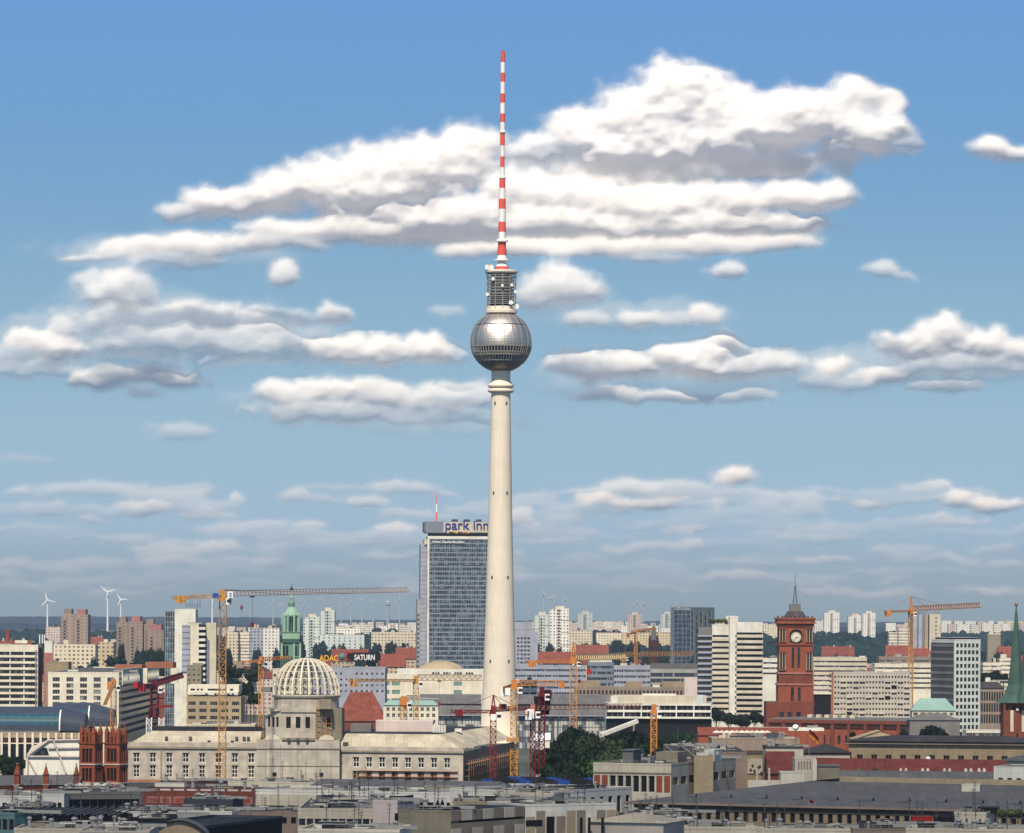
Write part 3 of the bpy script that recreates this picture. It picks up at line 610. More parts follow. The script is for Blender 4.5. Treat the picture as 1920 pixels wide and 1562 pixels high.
blob(T, 'maker_board', 398, 409, 1112, 1121, 1416, .3, 'plastic_blue'); blob(T, 'maker_board', 426, 436, 1109, 1121, 1416, .3, 'signal_white')
text(T, 'E', (X(429.5, 1416), 1416), Z(1119, 1416, 430), 1.3, 'plastic_blue', name='lettering', out=.03, depth=.04)
blob(T, 'motor_platform', 334, 352, 1122, 1125, 1411, 2, 'crane_tan')
T, x, d, zj = crane('yellow orange tower crane end on beside the grey office with an orange counterweight', 213, 1700, 1284, 1372, 2.0, (196, 1322, 1560), (206, 1281, 1735), kj='crane_tan', kc='crane_orange', cw='crane_orange', hook=False)
blob(T, 'ballast_box', 203, 216, 1278, 1291, 1690, 3, 'crane_orange')
T, x, d, zj = crane('dark red tower crane with a white cabin before the grey finned office', 290, 1720, 1288, 1392, 2.9, (342, 1270, 1900), (262, 1284, 1700), km='crane_dkred', kj='crane_red', kc='crane_dkred', cw='red_paint', hook=False, t=.45, seg=2.4, jh=2.2)
blob(T, 'ballast_box', 249, 258, 1280, 1290, 1690, 3, 'red_paint'); blob(T, 'machine_house', 283, 322, 1322, 1327, 1716, 4, 'crane_red'); blob(T, 'machine_house', 279, 292, 1330, 1345, 1716, 4, 'crane_red')
q = MB()
for px in (280, 303): lattice(q, (X(px, 1700), 1700, 0), (X(px, 1700), 1700, Z(1346, 1700, px)), 2.0, 2.0, 2.0, 'signal_white', .3, up=(0, 1, 0))
q.build('white_mast_section', T)
crane('orange yellow tower crane left of the palace dome with a jib crossing the green spire', 490, 1950, 1240, 1345, 2.2, (546, 1236, 1900), (440, 1243, 1960), kj='crane_orange', hook=False, apex=0, t=.3)
crane('orange tower crane with a long pale jib before the cream department store', 780, 1800, 1277, 1352, 2.1, (903, 1276, 1840), (655, 1276, 1760), km='crane_tan', kj='crane_tan', kc='crane_yellow', cw='crane_tan', hook=.35, t=.28, jh=2.4)
T, x, d, zj = crane('short orange tower crane with bulky orange counterweight above the palace roof', 757, 1640, 1316, 1378, 2.4, None, (757, 1313, 1655), km='crane_tan', kj='crane_orange', cw='crane_orange', hook=False, t=.3)
blob(T, 'ballast_box', 749, 766, 1308, 1317, 1630, 3, 'crane_orange')
T, x, d, zj = crane('slim red and white tower crane with pointed apex before the television tower foot', 925, 1480, 1336, 1475, 1.9, (1010, 1330, 1560), (846, 1334, 1470), km='crane_red', kj='crane_red', cw='crane_red', cws=.6, apex=6, hook=False, t=.3)
blob(T, 'white_mast_section', 920, 930, 1339, 1350, 1478.5, .8, 'signal_white'); blob(T, 'windsock', 936, 950, 1320, 1329, 1470, 1, 'crane_red')
T, x, d, zj = crane('yellow tower crane with orange horizontal jib at the television tower foot', 964, 1430, 1287, 1470, 2.1, (1052, 1284, 1425), (944, 1292, 1470), km='crane_yellow', kj='crane_orange', cw='signal_white', hook=False, t=.32, jh=1.4)
blob(T, 'ballast_box', 1048, 1059, 1278, 1290, 1424, 2.2, 'crane_orange'); blob(T, 'operator_platform', 947, 957, 1290, 1303, 1428, 1.5, 'signal_white'); blob(T, 'site_platform', 950, 973, 1384, 1391, 1427, 5, 'crane_tan')
T, x, d, zj = crane('dark red tower crane with a broad black machine deck before the grey pavilion', 1016, 1500, 1300, 1470, 1.9, None, (1030, 1296, 1520), km='crane_dkred', kj='crane_dkred', cw='crane_dkred', hook=False, t=.4)
q = MB(); q.prism([(X(1004, 1503), 1503), (X(1030, 1503), 1503), (X(1030, 1503), 1508), (X(1004, 1503), 1508)], Z(1340, 1503, 1010), Z(1306, 1503, 1010), 'black', scale=1.25); q.build('machine_house', T)
T, x, d, zj = crane('dark red tower crane with a white cabin and a long pink jib over dark trees', 999, 1470, 1333, 1470, 1.7, (1205, 1327, 1620), (985, 1338, 1465), km='crane_dkred', kj='pinkish', cw='signal_white', hook=False, t=.34, jt=.16)
T, x, d, zj = crane('orange tower crane with white cabin and pale lattice jib behind the grey pavilion', 1075, 2050, 1240, 1365, 3.0, (1172, 1236, 2150), (986, 1241, 2040), km='crane_tan', kj='crane_pale', kc='crane_orange', cw='crane_orange', apex=9, hook=.12, t=.42, seg=3, jh=3)
blob(T, 'name_disc', 1100, 1108, 1254, 1264, 2049, .5, 'red_paint')
crane('brown lattice tower crane between the red roofs and the dark brick church spire', 1170, 2900, 1232, 1262, 2.2, (1300, 1229, 3000), (1160, 1234, 2900), km='crane_tan', kj='crane_tan', cw='crane_tan', hook=False, t=.45, jh=3)
crane('distant orange tower crane above the grey office roofs and the slab row', 1192, 3400, 1186, 1250, 2.2, (1230, 1180, 3500), (1176, 1190, 3380), km='crane_orange', kj='crane_orange', cw='crane_tan', hook=False, t=.5)
crane('short orange tower crane before the white glazed pavilion beside the big trees', 1226, 1560, 1332, 1392, 2.0, None, (1228, 1328, 1570), km='crane_orange', kj='crane_orange', cw='signal_white', hook=False, t=.4)
T, x, d, zj = crane('brown orange tower crane with tall apex before the grey fluted tower block', 1708, 2300, 1147, 1345, 2.3, (1838, 1139, 2400), (1658, 1147, 2280), km='crane_tan', kj='crane_orange', kc='crane_orange', cw='crane_orange', apex=8, hook=False, t=.38, jh=2.6)
# ---------------------------------------------------------------- wind turbines
def turbine(px, py, d, h_px, rot, rl, label, r_=1.0, yaw=0.0, k='signal_white'):
    x = X(px, d, py); zh = Z(py, d, px); T = thing('wind_turbine', label, 'wind turbine', (x, d, gz(d)), 'wind turbines on the horizon')
    q = MB(); q.lathe(x, d, [(2.6*r_, gz(d)), (1.7*r_, (zh+gz(d))/2), (1.2*r_, zh-.5)], 12, k); q.build('pole', T, smooth=True)
    q = MB(); q.box(x-1.7*r_, x+1.7*r_, d-3, d+6, zh-1.8, zh+1.8, k); q.build('nacelle', T)
    q = MB(); q.lathe(0, 0, [(.05, 0), (1.5, .8), (1.9, 2)], 10, k); q.v = [(x+v[0], d-5+v[2], zh+v[1]) for v in q.v]; q.build('hub', T)
    for i in range(3):
        a = rot+i*2*math.pi/3; c, s = math.sin(a)*math.cos(yaw), math.cos(a); q = MB(); pts = []
        for f, w_ in ((0, 1.2), (.15, 2.1), (.5, 1.4), (1, .35)):
            pts.append((x+c*rl*f-s*w_*r_, zh+s*rl*f+c*w_*r_, x+c*rl*f+s*w_*r_*.6, zh+s*rl*f-c*w_*r_*.6))
        for j in range(3):
            a0, a1 = pts[j], pts[j+1]; y0, y1 = d-4.6+.3*j, d-4+.3*j
            q.hexa([(a0[0], y0, a0[1]), (a0[2], y0, a0[3]), (a0[2], y1, a0[3]), (a0[0], y1, a0[1])], [(a1[0], y0, a1[1]), (a1[2], y0, a1[3]), (a1[2], y1, a1[3]), (a1[0], y1, a1[1])], k)
        q.build('blade', T)
turbine(89, 1125, 9500, 44, -.25, 19, 'white wind turbine with one blade up over the woods behind the cream balcony slab', .95)
turbine(202, 1110, 9200, 52, 1.25, 19, 'white wind turbine between the two brown tower blocks, the tallest of the near ones', 1.0)
turbine(226.5, 1124, 9800, 42, 1.55, 16, 'white wind turbine above the roof of the wider brown block', .95)
turbine(398, 1122, 9900, 44, 3.1, 16, 'white wind turbine partly behind the yellow crane mast', .95)
FG = 'faint wind turbine on the horizon between the green spire and the hotel slab'
for i, (px, py) in enumerate(((512, 1126), (528, 1132), (561, 1122), (572, 1128), (603, 1120), (640, 1118), (658, 1124), (679, 1120), (700, 1125), (749, 1121))):
    turbine(px, py+4, 13500, 40, i*.7, 19, FG, .9, k='pale_steel')
for px, py, lb in ((1019, 1111, 'pale wind turbine above the lower of the twin pale blocks beside the television tower'), (1035, 1119, 'pale wind turbine above the taller of the twin pale blocks'), (1060, 1122, 'faint wind turbine beside the roof of the taller twin pale block'),
                   (1194, 1127, 'white wind turbine above the pinkish tower block, its blade tipped up'), (1206, 1128, 'white wind turbine just beside the pinkish tower block')):
    turbine(px, py+2, 11000, 40, px*.3, 15, lb, .8, k='pale_steel')
T = thing('water_tower', 'slender white beacon tower on the horizon near the hotel slab', 'tower', (X(727, 11500), 11500, 30)); q = MB(); x = X(727, 11500, 1140)
q.lathe(x, 11500, [(5, 30), (4, Z(1136, 11500, 727)), (6, Z(1134, 11500, 727)), (6, Z(1129, 11500, 727)), (1, Z(1126, 11500, 727))], 14, 'far_lilac'); q.build('shaft', T)
T = thing('hot_air_balloon', 'small dark red balloon tethered on the horizon beside the yellow crane mast', 'balloon', (X(453, 8000, 1140), 8000, Z(1150, 8000, 453))); q = MB(); x = X(453, 8000, 1140); z = Z(1139, 8000, 453)
q.lathe(x, 8000, [(.5, z-5), (2.5, z-2), (3.4, z+1), (2.4, z+3.4), (.1, z+4.2)], 14, 'crane_red'); q.build('envelope', T, smooth=True); q = MB(); q.box(x-.7, x+.7, 7999.3, 8000.7, z-8, z-6.5, 'dkgrey'); q.bar((x, 8000, z-6.5), (x, 8000, z-5), .3, 'dkgrey'); q.build('basket', T)
# ---------------------------------------------------------------- palace shell with ribbed dome (under construction)
PD = 1500.0
def pz(py, d=PD, px=570): return Z(py, d, px)
def win2(h, nz=2): return dict(w=2.3, h=h, nx=2, nz=nz, glass='glass_dk', frame='white', deep=.6, ft=.26)
T = thing('palace_shell', 'raw concrete palace shell under construction with an open ribbed dome', 'palace', (X(570, PD), PD, 0))
fc = Facades(T)
def pal_wall(A, B, z0, z1, specs, k='concrete', base=0):
    """stack of storeys, each with its own windows"""
    b = MB(); z = z0
    for (zh, spec) in specs: wall(b, fc, A, B, z, zh, k, spec); z = zh
    wall(b, fc, A, B, z, z1, k, None); return b
# left wing
A, B = (X(241, PD), PD), (X(487, PD), PD); zt = pz(1401, px=350)
b = pal_wall(A, B, 0, zt, [(pz(1460), None), (pz(1434), dict(win2(4.3, 3), cols=8, rows=1, top=.3)), (pz(1411), dict(win2(3.4, 2), cols=8, rows=1, top=.3))])
b.face([(A[0], PD+60, 0), (A[0], PD, 0), (A[0], PD, zt), (A[0], PD+60, zt)], 'concrete'); b.build('left_wall', T)
q = MB(); q.box(A[0]-.4, B[0], PD-.55, PD-.01, zt-.5, zt+.15, 'concrete2'); q.box(A[0]-.25, B[0], PD-.35, PD-.01, zt+.16, zt+1.7, 'concrete'); q.build('cornice', T)
q = MB(); xl = X(303, PD); q.box(xl-.25, xl+.25, PD-.3, PD-.01, pz(1460), zt-.6, 'concrete2'); q.build('downpipe', T)
q = MB(); zr0, zr1 = zt+1.0, pz(1381)+1.4
q.face([(A[0], PD+.6, zr0), (B[0], PD+.6, zr0), (B[0], PD+12, zr1), (A[0]+7, PD+12, zr1)], 'roof_pale'); q.face([(A[0], PD+60, zr0), (A[0], PD+.6, zr0), (A[0]+7, PD+12, zr1), (A[0]+7, PD+55, zr1)], 'roof_pale')
q.face([(A[0]+7, PD+12, zr1), (B[0], PD+12, zr1), (B[0], PD+55, zr1), (A[0]+7, PD+55, zr1)], 'tarred')
for px in (388, 432): x = X(px, PD); q.box(x, x+1.1, PD+1.5, PD+10.8, zr0+1.2, zr0+1.3, 'grey')
q.build('left_roof', T)
q = MB(); q.box(A[0]+7, B[0], PD+14, PD+15, zr1, zr1+1.6, 'tarred'); q.build('roof_edge', T)
for px in (311, 356, 443, 457, 465): q = MB(); x = X(px, PD); q.box(x-.5, x+.5, PD+3, PD+4, zr0+1, zr0+2.6, 'dkgrey'); q.build('skylight', T)
# centre block
Ac, Bc = (X(483, PD), PD-4), (X(638, PD), PD-4); zc1 = pz(1388, PD-4)
b = MB(); wall(b, fc, Ac, Bc, 0, zc1, 'concrete', dict(cols=3, rows=1, w=1.5, h=1.5, top=(zc1-pz(1448)), mar=2.2, nx=1, glass='black', frame='concrete2', skip=((1, 0),), name='opening'))
b.box(Ac[0], Ac[0]+.01, Ac[1]+.01, Ac[1]+30, 0, zc1, 'concrete'); b.box(Bc[0]-.01, Bc[0], Ac[1]+.01, Ac[1]+30, 0, zc1, 'concrete'); b.box(Ac[0], Bc[0], Ac[1]+.02, Ac[1]+30, zc1-.4, zc1-.01, 'concrete2')
for px in (500, 528, 560, 596, 622): q = MB(); b.box(X(px, PD)-.1, X(px, PD)+.1, Ac[1]-.08, Ac[1]-.01, 8, zc1-1.5, 'concrete2')
b.box(Ac[0]-.2, Bc[0]+.2, Ac[1]-.3, Ac[1]-.01, pz(1404), pz(1402), 'concrete2'); b.box(Ac[0], Bc[0], Ac[1]-.2, Ac[1]-.01, pz(1436), pz(1435), 'concrete2'); b.build('centre_wall', T)
q = MB(); q.box(X(530, PD), X(592, PD), Ac[1]-.5, Ac[1]+.5, zc1+.01, pz(1386)+.6, 'concrete2')
for px in (543, 560, 577): q.box(X(px, PD)-.5, X(px, PD)+.5, Ac[1]-1.0, Ac[1]-.51, zc1-.3, zc1+.6, 'dkgrey')
q.build('ledge', T)
for px in (512, 613):   # low arched caps
    q = MB(); x = X(px, PD); pts = [(x+2.6*math.cos(a), zc1+.1+1.6*math.sin(a)) for a in [math.pi*i/12 for i in range(13)]]
    q.face([(p[0], Ac[1]+1, p[1]) for p in pts][::-1], 'offwhite')
    for i in range(12): q.face([(pts[i][0], Ac[1]+1, pts[i][1]), (pts[i+1][0], Ac[1]+1, pts[i+1][1]), (pts[i+1][0], Ac[1]+7, pts[i+1][1]), (pts[i][0], Ac[1]+7, pts[i][1])], 'offwhite')
    q.build('arched_cap', T)
# lantern block with colonnade
xa, xb = X(498, PD), X(640, PD); xm = X(592, PD); z0b, z1b = zc1, pz(1329)
b = MB(); wall(b, fc, (xa, PD+1), (X(527, PD), PD-1), z0b, z1b, 'concrete', dict(cols=3, rows=1, w=.9, h=3.6, top=2.8, mar=.5, nx=1, glass='black', frame='concrete2', name='opening'))
wall(b, fc, (X(527, PD), PD-1), (xm, PD-1), z0b, z1b, 'concrete', dict(cols=3, rows=1, w=1.6, h=3.9, top=2.8, mar=1, nx=1, glass='black', frame='brick_dk', name='opening'))
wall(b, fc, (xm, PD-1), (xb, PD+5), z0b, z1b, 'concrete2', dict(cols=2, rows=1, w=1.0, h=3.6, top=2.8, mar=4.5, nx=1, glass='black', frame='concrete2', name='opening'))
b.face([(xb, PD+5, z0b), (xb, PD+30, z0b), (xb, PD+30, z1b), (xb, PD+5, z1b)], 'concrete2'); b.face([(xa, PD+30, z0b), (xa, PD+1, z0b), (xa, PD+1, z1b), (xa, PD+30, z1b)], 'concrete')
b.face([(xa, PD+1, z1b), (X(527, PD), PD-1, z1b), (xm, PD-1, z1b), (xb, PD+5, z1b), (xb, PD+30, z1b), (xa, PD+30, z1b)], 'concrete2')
b.build('lantern_base', T)
q = MB(); q.obox((xa, PD+1), (1, 0), -.3, X(527, PD)-xa, -2.3, -2.0, z1b-.8, z1b, 'concrete'); q.box(X(527, PD), xm+.2, PD-1.4, PD-1.01, z1b-1.2, z1b+.4, 'concrete'); q.build('cornice', T)
q = MB()
for x in (X(594, PD), X(603, PD), X(612, PD), X(621, PD)): q.bar((x, PD-1.5+(x-xm)*.5, z0b), (x, PD-1.5+(x-xm)*.5, z1b+3), .14, 'crane_tan')
for i in range(7): q.bar((X(593, PD), PD-1.6, z0b+i*1.9), (X(622, PD), PD+1.0, z0b+i*1.9), .14, 'crane_tan')
q.build('scaffold', T)
cx, cy = X(571.5, PD, 1300), PD+11.4
q = MB(); n8 = 32; q.lathe(cx, cy, [(11.4, z1b-.2), (11.4, pz(1309)), (11.9, pz(1308)), (12.1, pz(1304.5)), (11.7, pz(1303)), (10.5, pz(1303))], n8, 'concrete'); q.build('drum', T)
q = MB(); xq = X(599, PD); q.box(xq, xq+4.2, PD-2.5, PD+1.5, z1b, pz(1311), 'concrete2'); q.build('hoist_shaft', T)
q = MB(); H = pz(1236)-pz(1303); zb = pz(1303); RD = 11.55
def dome(t): return RD*math.cos(t*math.pi/2)**.8*(1-.0*t), zb+H*math.sin(t*math.pi/2)
for i in range(24):
    a = 2*math.pi*(i+.5)/24; q = MB()
    pr = [(max(1.0, dome(j/12)[0]), dome(j/12)[1]) for j in range(13)]
    for j in range(12): q.bar((cx+pr[j][0]*math.cos(a), cy+pr[j][0]*math.sin(a), pr[j][1]), (cx+pr[j+1][0]*math.cos(a), cy+pr[j+1][0]*math.sin(a), pr[j+1][1]), .55, 'cream')
    q.build('dome_rib', T)
for t_ in (.16, .3, .45, .6, .75, .9, 1.0):
    q = MB(); r_, z_ = dome(t_); r_ = max(1.0, r_)
    for i in range(24): a, c = 2*math.pi*(i+.5)/24, 2*math.pi*(i+1.5)/24; q.bar((cx+r_*math.cos(a), cy+r_*math.sin(a), z_), (cx+r_*math.cos(c), cy+r_*math.sin(c), z_), .24, 'cream')
    q.build('dome_hoop', T)
q = MB(); lattice(q, (cx-.9, cy, zb-2), (cx-.9, cy, zb+H-1), 2.4, 2.4, 1.6, 'steel', .22, up=(0, 1, 0)); q.build('inner_scaffold', T)
# right wing and its receding flank
A, B = (X(638, PD), PD), (X(869, PD-8), PD-8); zt = pz(1408, PD, 760); z2 = pz(1458)
b = pal_wall(A, B, 0, zt, [(pz(1467), None), (pz(1443), dict(win2(3.9, 3), cols=8, rows=1, top=.3, frame='concrete2', mar=3.4)), (pz(1417), dict(win2(3.6, 2), cols=8, rows=1, top=.3, mar=3.4))])
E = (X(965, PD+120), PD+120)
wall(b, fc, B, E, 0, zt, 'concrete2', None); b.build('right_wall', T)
lq = math.hypot(B[0]-A[0], B[1]-A[1]); uq = ((B[0]-A[0])/lq, (B[1]-A[1])/lq)
q = MB(); q.obox(A, uq, 0, lq+.4, -.55, -.02, zt-.5, zt+.15, 'concrete2'); q.obox(A, uq, 0, lq+.2, -.3, -.02, zt+.16, zt+1.5, 'concrete'); q.build('cornice', T)
q = MB(); zr0, zr1 = zt+1.0, pz(1383)+1.2; C_ = (E[0]-10, E[1])
q.face([(A[0], A[1]+.6, zr0), (B[0]-.6, B[1]+.6, zr0), (B[0]-9, B[1]+12, zr1), (A[0], A[1]+12, zr1)], 'roof_pale'); q.face([(B[0]-.6, B[1]+.6, zr0), (E[0]-1, E[1], zr0), (E[0]-9, E[1], zr1), (B[0]-9, B[1]+12, zr1)], 'roof_pale')
q.face([(A[0], A[1]+12, zr1), (B[0]-9, B[1]+12, zr1), (E[0]-9, E[1], zr1), (A[0], E[1]-50, zr1)], 'tarred')
for px in (706, 777): x = X(px, PD); q.box(x, x+1.0, PD+1.5, PD+10.5, zr0+.9, zr0+1.05, 'grey')
q.build('right_roof', T)
for px in (648, 735): q = MB(); x = X(px, PD); q.box(x-.9, x+.9, PD+1.2, PD+2.6, zr0+.6, zr0+1.9, 'dkgrey'); q.build('skylight', T)
for px in (814, 819, 824, 829, 834): q = MB(); x = X(px, PD+30); q.box(x-.4, x+.4, PD+30, PD+31, zr1+.02, zr1+2.6, 'white'); q.build('roof_fin', T)
q = MB(); q.box(X(698, PD), X(808, PD), PD+40, PD+60, zr1-.5, Z(1352, PD+40, 750), 'rose'); q.box(X(650, PD), X(690, PD), PD+36, PD+50, zr1-.5, zr1+2.6, 'shade_grey'); q.build('lift_house', T)
q = MB(); q.box(X(853, PD+40), X(866, PD+40), PD+40, PD+44, zr1+.02, zr1+1.1, 'white'); q.build('roof_unit', T)
# brick red boarding and scaffolding on the right flank and under the right wing
q = MB(); 
for i in range(8):
    f0, f1 = i/8+.006, (i+1)/8-.02; q.obox((A[0]+6, A[1]-.6), uq, f0*(lq-8), f1*(lq-8), -.2, -.02, 4, pz(1446), 'brick' if i % 3 else 'orange_wall')
q.build('boarding', T)
q = MB()
for i in range(23): x = A[0]+6+i*(lq-8)/22; q.bar((x, A[1]-2.0, 2), (x, A[1]-2.0, pz(1437)), .13, 'crane_tan')
for z in np.arange(3, pz(1440), 2.0): q.bar((A[0]+6, A[1]-2.0, z), (B[0]-1, A[1]-2.0-8*uq[1], z), .13, 'crane_yellow'); q.obox((A[0]+6, A[1]-1.9), uq, 0, lq-8, 0, 1.0, z, z+.08, 'wood')
q.build('scaffold', T)
q = MB()
le = math.hypot(E[0]-B[0], E[1]-B[1]); ue = ((E[0]-B[0])/le, (E[1]-B[1])/le)
for i in range(26):
    s = 2+i*(le-4)/25; p = (B[0]+ue[0]*s+ue[1]*1.8, B[1]+ue[1]*s-ue[0]*1.8); q.bar((*p, 0), (*p, zt-3), .16, 'crane_tan')
for z in np.arange(3, zt-3, 2.1):
    for k_ in (.5, 1.9): q.bar((B[0]+ue[1]*k_, B[1]-ue[0]*k_, z), (E[0]+ue[1]*k_, E[1]-ue[0]*k_, z), .16, 'crane_yellow' if k_ > 1 else 'dkgrey')
    q.obox(B, ue, 1, le-1, -1.7, -.6, z, z+.1, 'wood')
q.obox(B, ue, 10, 40, -2.2, -2.05, zt-8, zt-5.5, 'orange_wall'); q.build('flank_scaffold', T)
q = MB(); q.box(X(242, PD), X(480, PD), PD-3.4, PD-1.6, pz(1468)+.2, pz(1463), 'orange_wall'); q.box(X(242, PD), X(300, PD), PD-5, PD-1, 0, pz(1468), 'dkgrey')
for i in range(17): x = X(244, PD)+i*2.7; q.bar((x, PD-3.5, 0), (x, PD-3.5, pz(1462)), .14, 'crane_tan')
q.build('scaffold', T)
fc.done()

# ---------------------------------------------------------------- spires
def octa(b, cx, cy, r0, r1, z0, z1, k, n=8): b.lathe(cx, cy, [(r0, z0), (max(.01, r1), z1)], n, k, math.pi/8, math.pi/8+2*math.pi)
SD = 2150.0; x = X(546.5, SD, 1180); T = thing('church_spire', 'pale green copper church spire with open lantern behind the ribbed dome', 'church', (x, SD, 0)); z = lambda py: Z(py, SD, 547)
q = MB(); w_ = 4.9
q.box(x-w_-.4, x+w_+.4, SD-w_-.4, SD+w_+.4, 0, z(1232), 'copper_dk'); q.box(x-w_, x+w_, SD-w_, SD+w_, z(1232), z(1205), 'copper')
for s_ in (-1, 1):
    for r_ in (-1, 0, 1): q.box(x+s_*w_*.93-.5, x+s_*w_*.93+.5, SD-w_-.5, SD-w_-.02, z(1234), z(1204), 'copper_lt') if r_ == 0 else None
q.box(x+1.2, x+2.0, SD-w_-.45, SD-w_-.02, z(1245), z(1204), 'copper_lt'); q.box(x-w_-.7, x+w_+.7, SD-w_-.7, SD+w_+.7, z(1205), z(1203), 'copper_dk'); q.build('tower_body', T)
for dx_ in (-2.6, 3.4):
    q = MB(); q.box(x+dx_-1.3, x+dx_+1.3, SD-w_-.3, SD-w_-.03, z(1228), z(1210), 'glass_dk'); q.box(x+dx_-.15, x+dx_+.15, SD-w_-.45, SD-w_-.31, z(1228), z(1210), 'copper'); q.build('belfry_window', T)
q = MB(); q.box(x-w_*.86, x+w_*.86, SD-w_*.86, SD+w_*.86, z(1203), z(1198), 'copper_dk'); q.box(x-4.3, x+4.3, SD-4.3, SD+4.3, z(1198), z(1185), 'copper_lt'); q.box(x-4.6, x+4.6, SD-4.6, SD+4.6, z(1186), z(1184.6), 'copper'); q.build('upper_stage', T)
q = MB()
for i in range(8): a = math.pi/8+i*math.pi/4; q.bar((x+3.6*math.cos(a), SD+3.6*math.sin(a), z(1184.6)), (x+3.6*math.cos(a), SD+3.6*math.sin(a), z(1155)), .85, 'copper_lt')
for i in range(8):
    a = math.pi/8+i*math.pi/4; c = a+math.pi/4
    for f in (.25, .5, .75): pass
    p0 = Vector((x+3.6*math.cos(a), SD+3.6*math.sin(a), z(1158))); p1 = Vector((x+3.6*math.cos(c), SD+3.6*math.sin(c), z(1158))); m_ = (p0+p1)/2+Vector((0, 0, 1.8))
    q.bar(p0, m_, .5, 'copper_lt'); q.bar(p1, m_, .5, 'copper_lt'); q.bar(p0.lerp(p1, .5)-Vector((0, 0, 7)), m_, .22, 'copper')
octa(q, x, SD, 1.0, .9, z(1184), z(1155), 'copper_dk'); q.build('open_lantern', T)
q = MB(); octa(q, x, SD, 4.0, 4.2, z(1156), z(1154), 'copper_lt'); octa(q, x, SD, 4.2, 1.6, z(1154), z(1138), 'copper_lt'); octa(q, x, SD, 1.6, 1.9, z(1138), z(1131), 'copper'); octa(q, x, SD, 1.9, .75, z(1131), z(1122), 'copper')
octa(q, x, SD, 1.1, .35, z(1122), z(1106), 'copper_lt'); q.build('spire_cap', T)
for i in range(8): q = MB(); a = math.pi/8+i*math.pi/4; q.lathe(x+4.3*math.cos(a), SD+4.3*math.sin(a), [(.5, z(1184.5)), (.45, z(1152)), (.01, z(1148))], 5, 'copper_lt'); q.build('pinnacle', T)
q = MB(); q.ball((x, SD, z(1104)), .9, 'dkgrey'); q.bar((x, SD, z(1104)), (x, SD, z(1095)), .22, 'dkgrey'); q.bar((x-.7, SD, z(1099)), (x+.7, SD, z(1099)), .2, 'dkgrey'); q.build('finial', T)
# church at the right edge
ND = 1750.0; x = X(1908, ND, 1250); T = thing('church_tower', 'brick church tower with slender green copper spire at the picture edge', 'church', (x, ND, 0)); z = lambda py: Z(py, ND, 1905)
w_ = 5.6; b = MB(); fc = Facades(T); pr = [(x-w_, ND), (x+w_, ND)]
for zz0, zz1, sp in ((0, z(1395), None), (z(1395), z(1340), None), (z(1340), z(1317), dict(cols=4, rows=1, w=1.3, h=2.0, top=1.4, nx=1, glass='black', frame='brick_dk', name='opening'))):
    Qd = rect(*pr, 11.2)
    for i in range(4): wall(b, fc, Qd[i], Qd[(i+1) % 4], zz0, zz1, 'brick2', sp if i in (0, 1) else None)
b.build('tower_body', T)
for dx_ in (-2.2, 2.4): q = MB(); q.box(x+dx_-.65, x+dx_+.65, ND-.2, ND-.02, z(1372), z(1332), 'offwhite'); q.build('lancet_window', T)
q = MB(); q.box(x-.4, x+.4, ND-.25, ND-.02, z(1390), z(1375), 'black'); q.build('belfry_window', T); q = MB(); q.ball((x, ND-.2, z(1331)), .7, 'offwhite'); q.build('clock', T)
q = MB(); cyy = ND+5.6
q.lathe(x, cyy, [(8.6, z(1318)), (5.0, z(1304)), (3.4, z(1285)), (2.6, z(1255)), (1.6, z(1205)), (.55, z(1150)), (.12, z(1134))], 8, 'green_spire' if 'green_spire' in M else 'copper_dk', math.pi/8, math.pi/8+2*math.pi); q.build('spire', T)
q = MB(); q.ball((x, cyy, z(1133)), .8, 'gold'); q.build('finial_ball', T)
q = MB(); x2 = X(1930, ND-8, 1250); q.lathe(x2, cyy-6, [(4.6, z(1318)), (2.6, z(1280)), (1.2, z(1210)), (.3, z(1150))], 8, 'copper_dk'); q.build('second_spire', T)
# dark brick church far behind
DD = 3600.0; x = X(1225.5, DD, 1200); z = lambda py: Z(py, DD, 1225); T = thing('brick_church', 'dark brick church tower with pointed slate spire among distant trees', 'church', (x, DD, 0)); q = MB()
q.box(x-3.4, x+3.4, DD-3.4, DD+3.4, 0, z(1200), 'brick_dk')
for s_ in (-1, 1):
    for r_ in (-1, 1): q.lathe(x+s_*3.2, DD+r_*3.2, [(1.0, 10), (1.0, z(1198)), (.02, z(1188))], 6, 'brick_dk')
q.build('tower_body', T); q = MB(); q.lathe(x, DD, [(3.2, z(1201)), (1.4, z(1180)), (.05, z(1166))], 8, 'roof_slate'); q.build('spire', T)
for px in (1222, 1229): q = MB(); q.box(X(px, DD)-.7, X(px, DD)+.7, DD-3.6, DD-3.42, z(1222), z(1212), 'black'); q.build('belfry_window', T)

# ---------------------------------------------------------------- red city hall
CD = 2150.0
z = lambda py, px=1492: Z(py, CD, px)
x0, x1 = X(1461, CD, 1250), X(1523.5, CD, 1250); xc = (x0+x1)/2; W2 = (x1-x0); T = thing('city_hall', 'red brick city hall with square clock tower and long low wings', 'town hall', (xc, CD, 0))
fc = Facades(T); b = MB(); Qt = rect((x0, CD), (x1, CD), W2)
def stage(z0, z1, k='brick', sp=None, grow=0):
    Qd = rect((x0-grow, CD-grow), (x1+grow, CD-grow), W2+2*grow)
    for i in range(4): wall(b, fc, Qd[i], Qd[(i+1) % 4], z0, z1, k, sp if i == 0 else None)
    b.face([(*p, z1) for p in Qd], k); b.face([(*p, z0) for p in Qd[::-1]], k)
slit = dict(cols=2, rows=1, w=1.5, nx=1, nz=3, mar=5.4, glass='glass_dk', frame='brick_dk', deep=.5, name='arched_window')
stage(0, z(1320), 'brick', None, .8); stage(z(1320), z(1283), 'brick', dict(slit, h=7.0, top=1.5), .55); stage(z(1283), z(1262.6), 'brick2', None, .3)
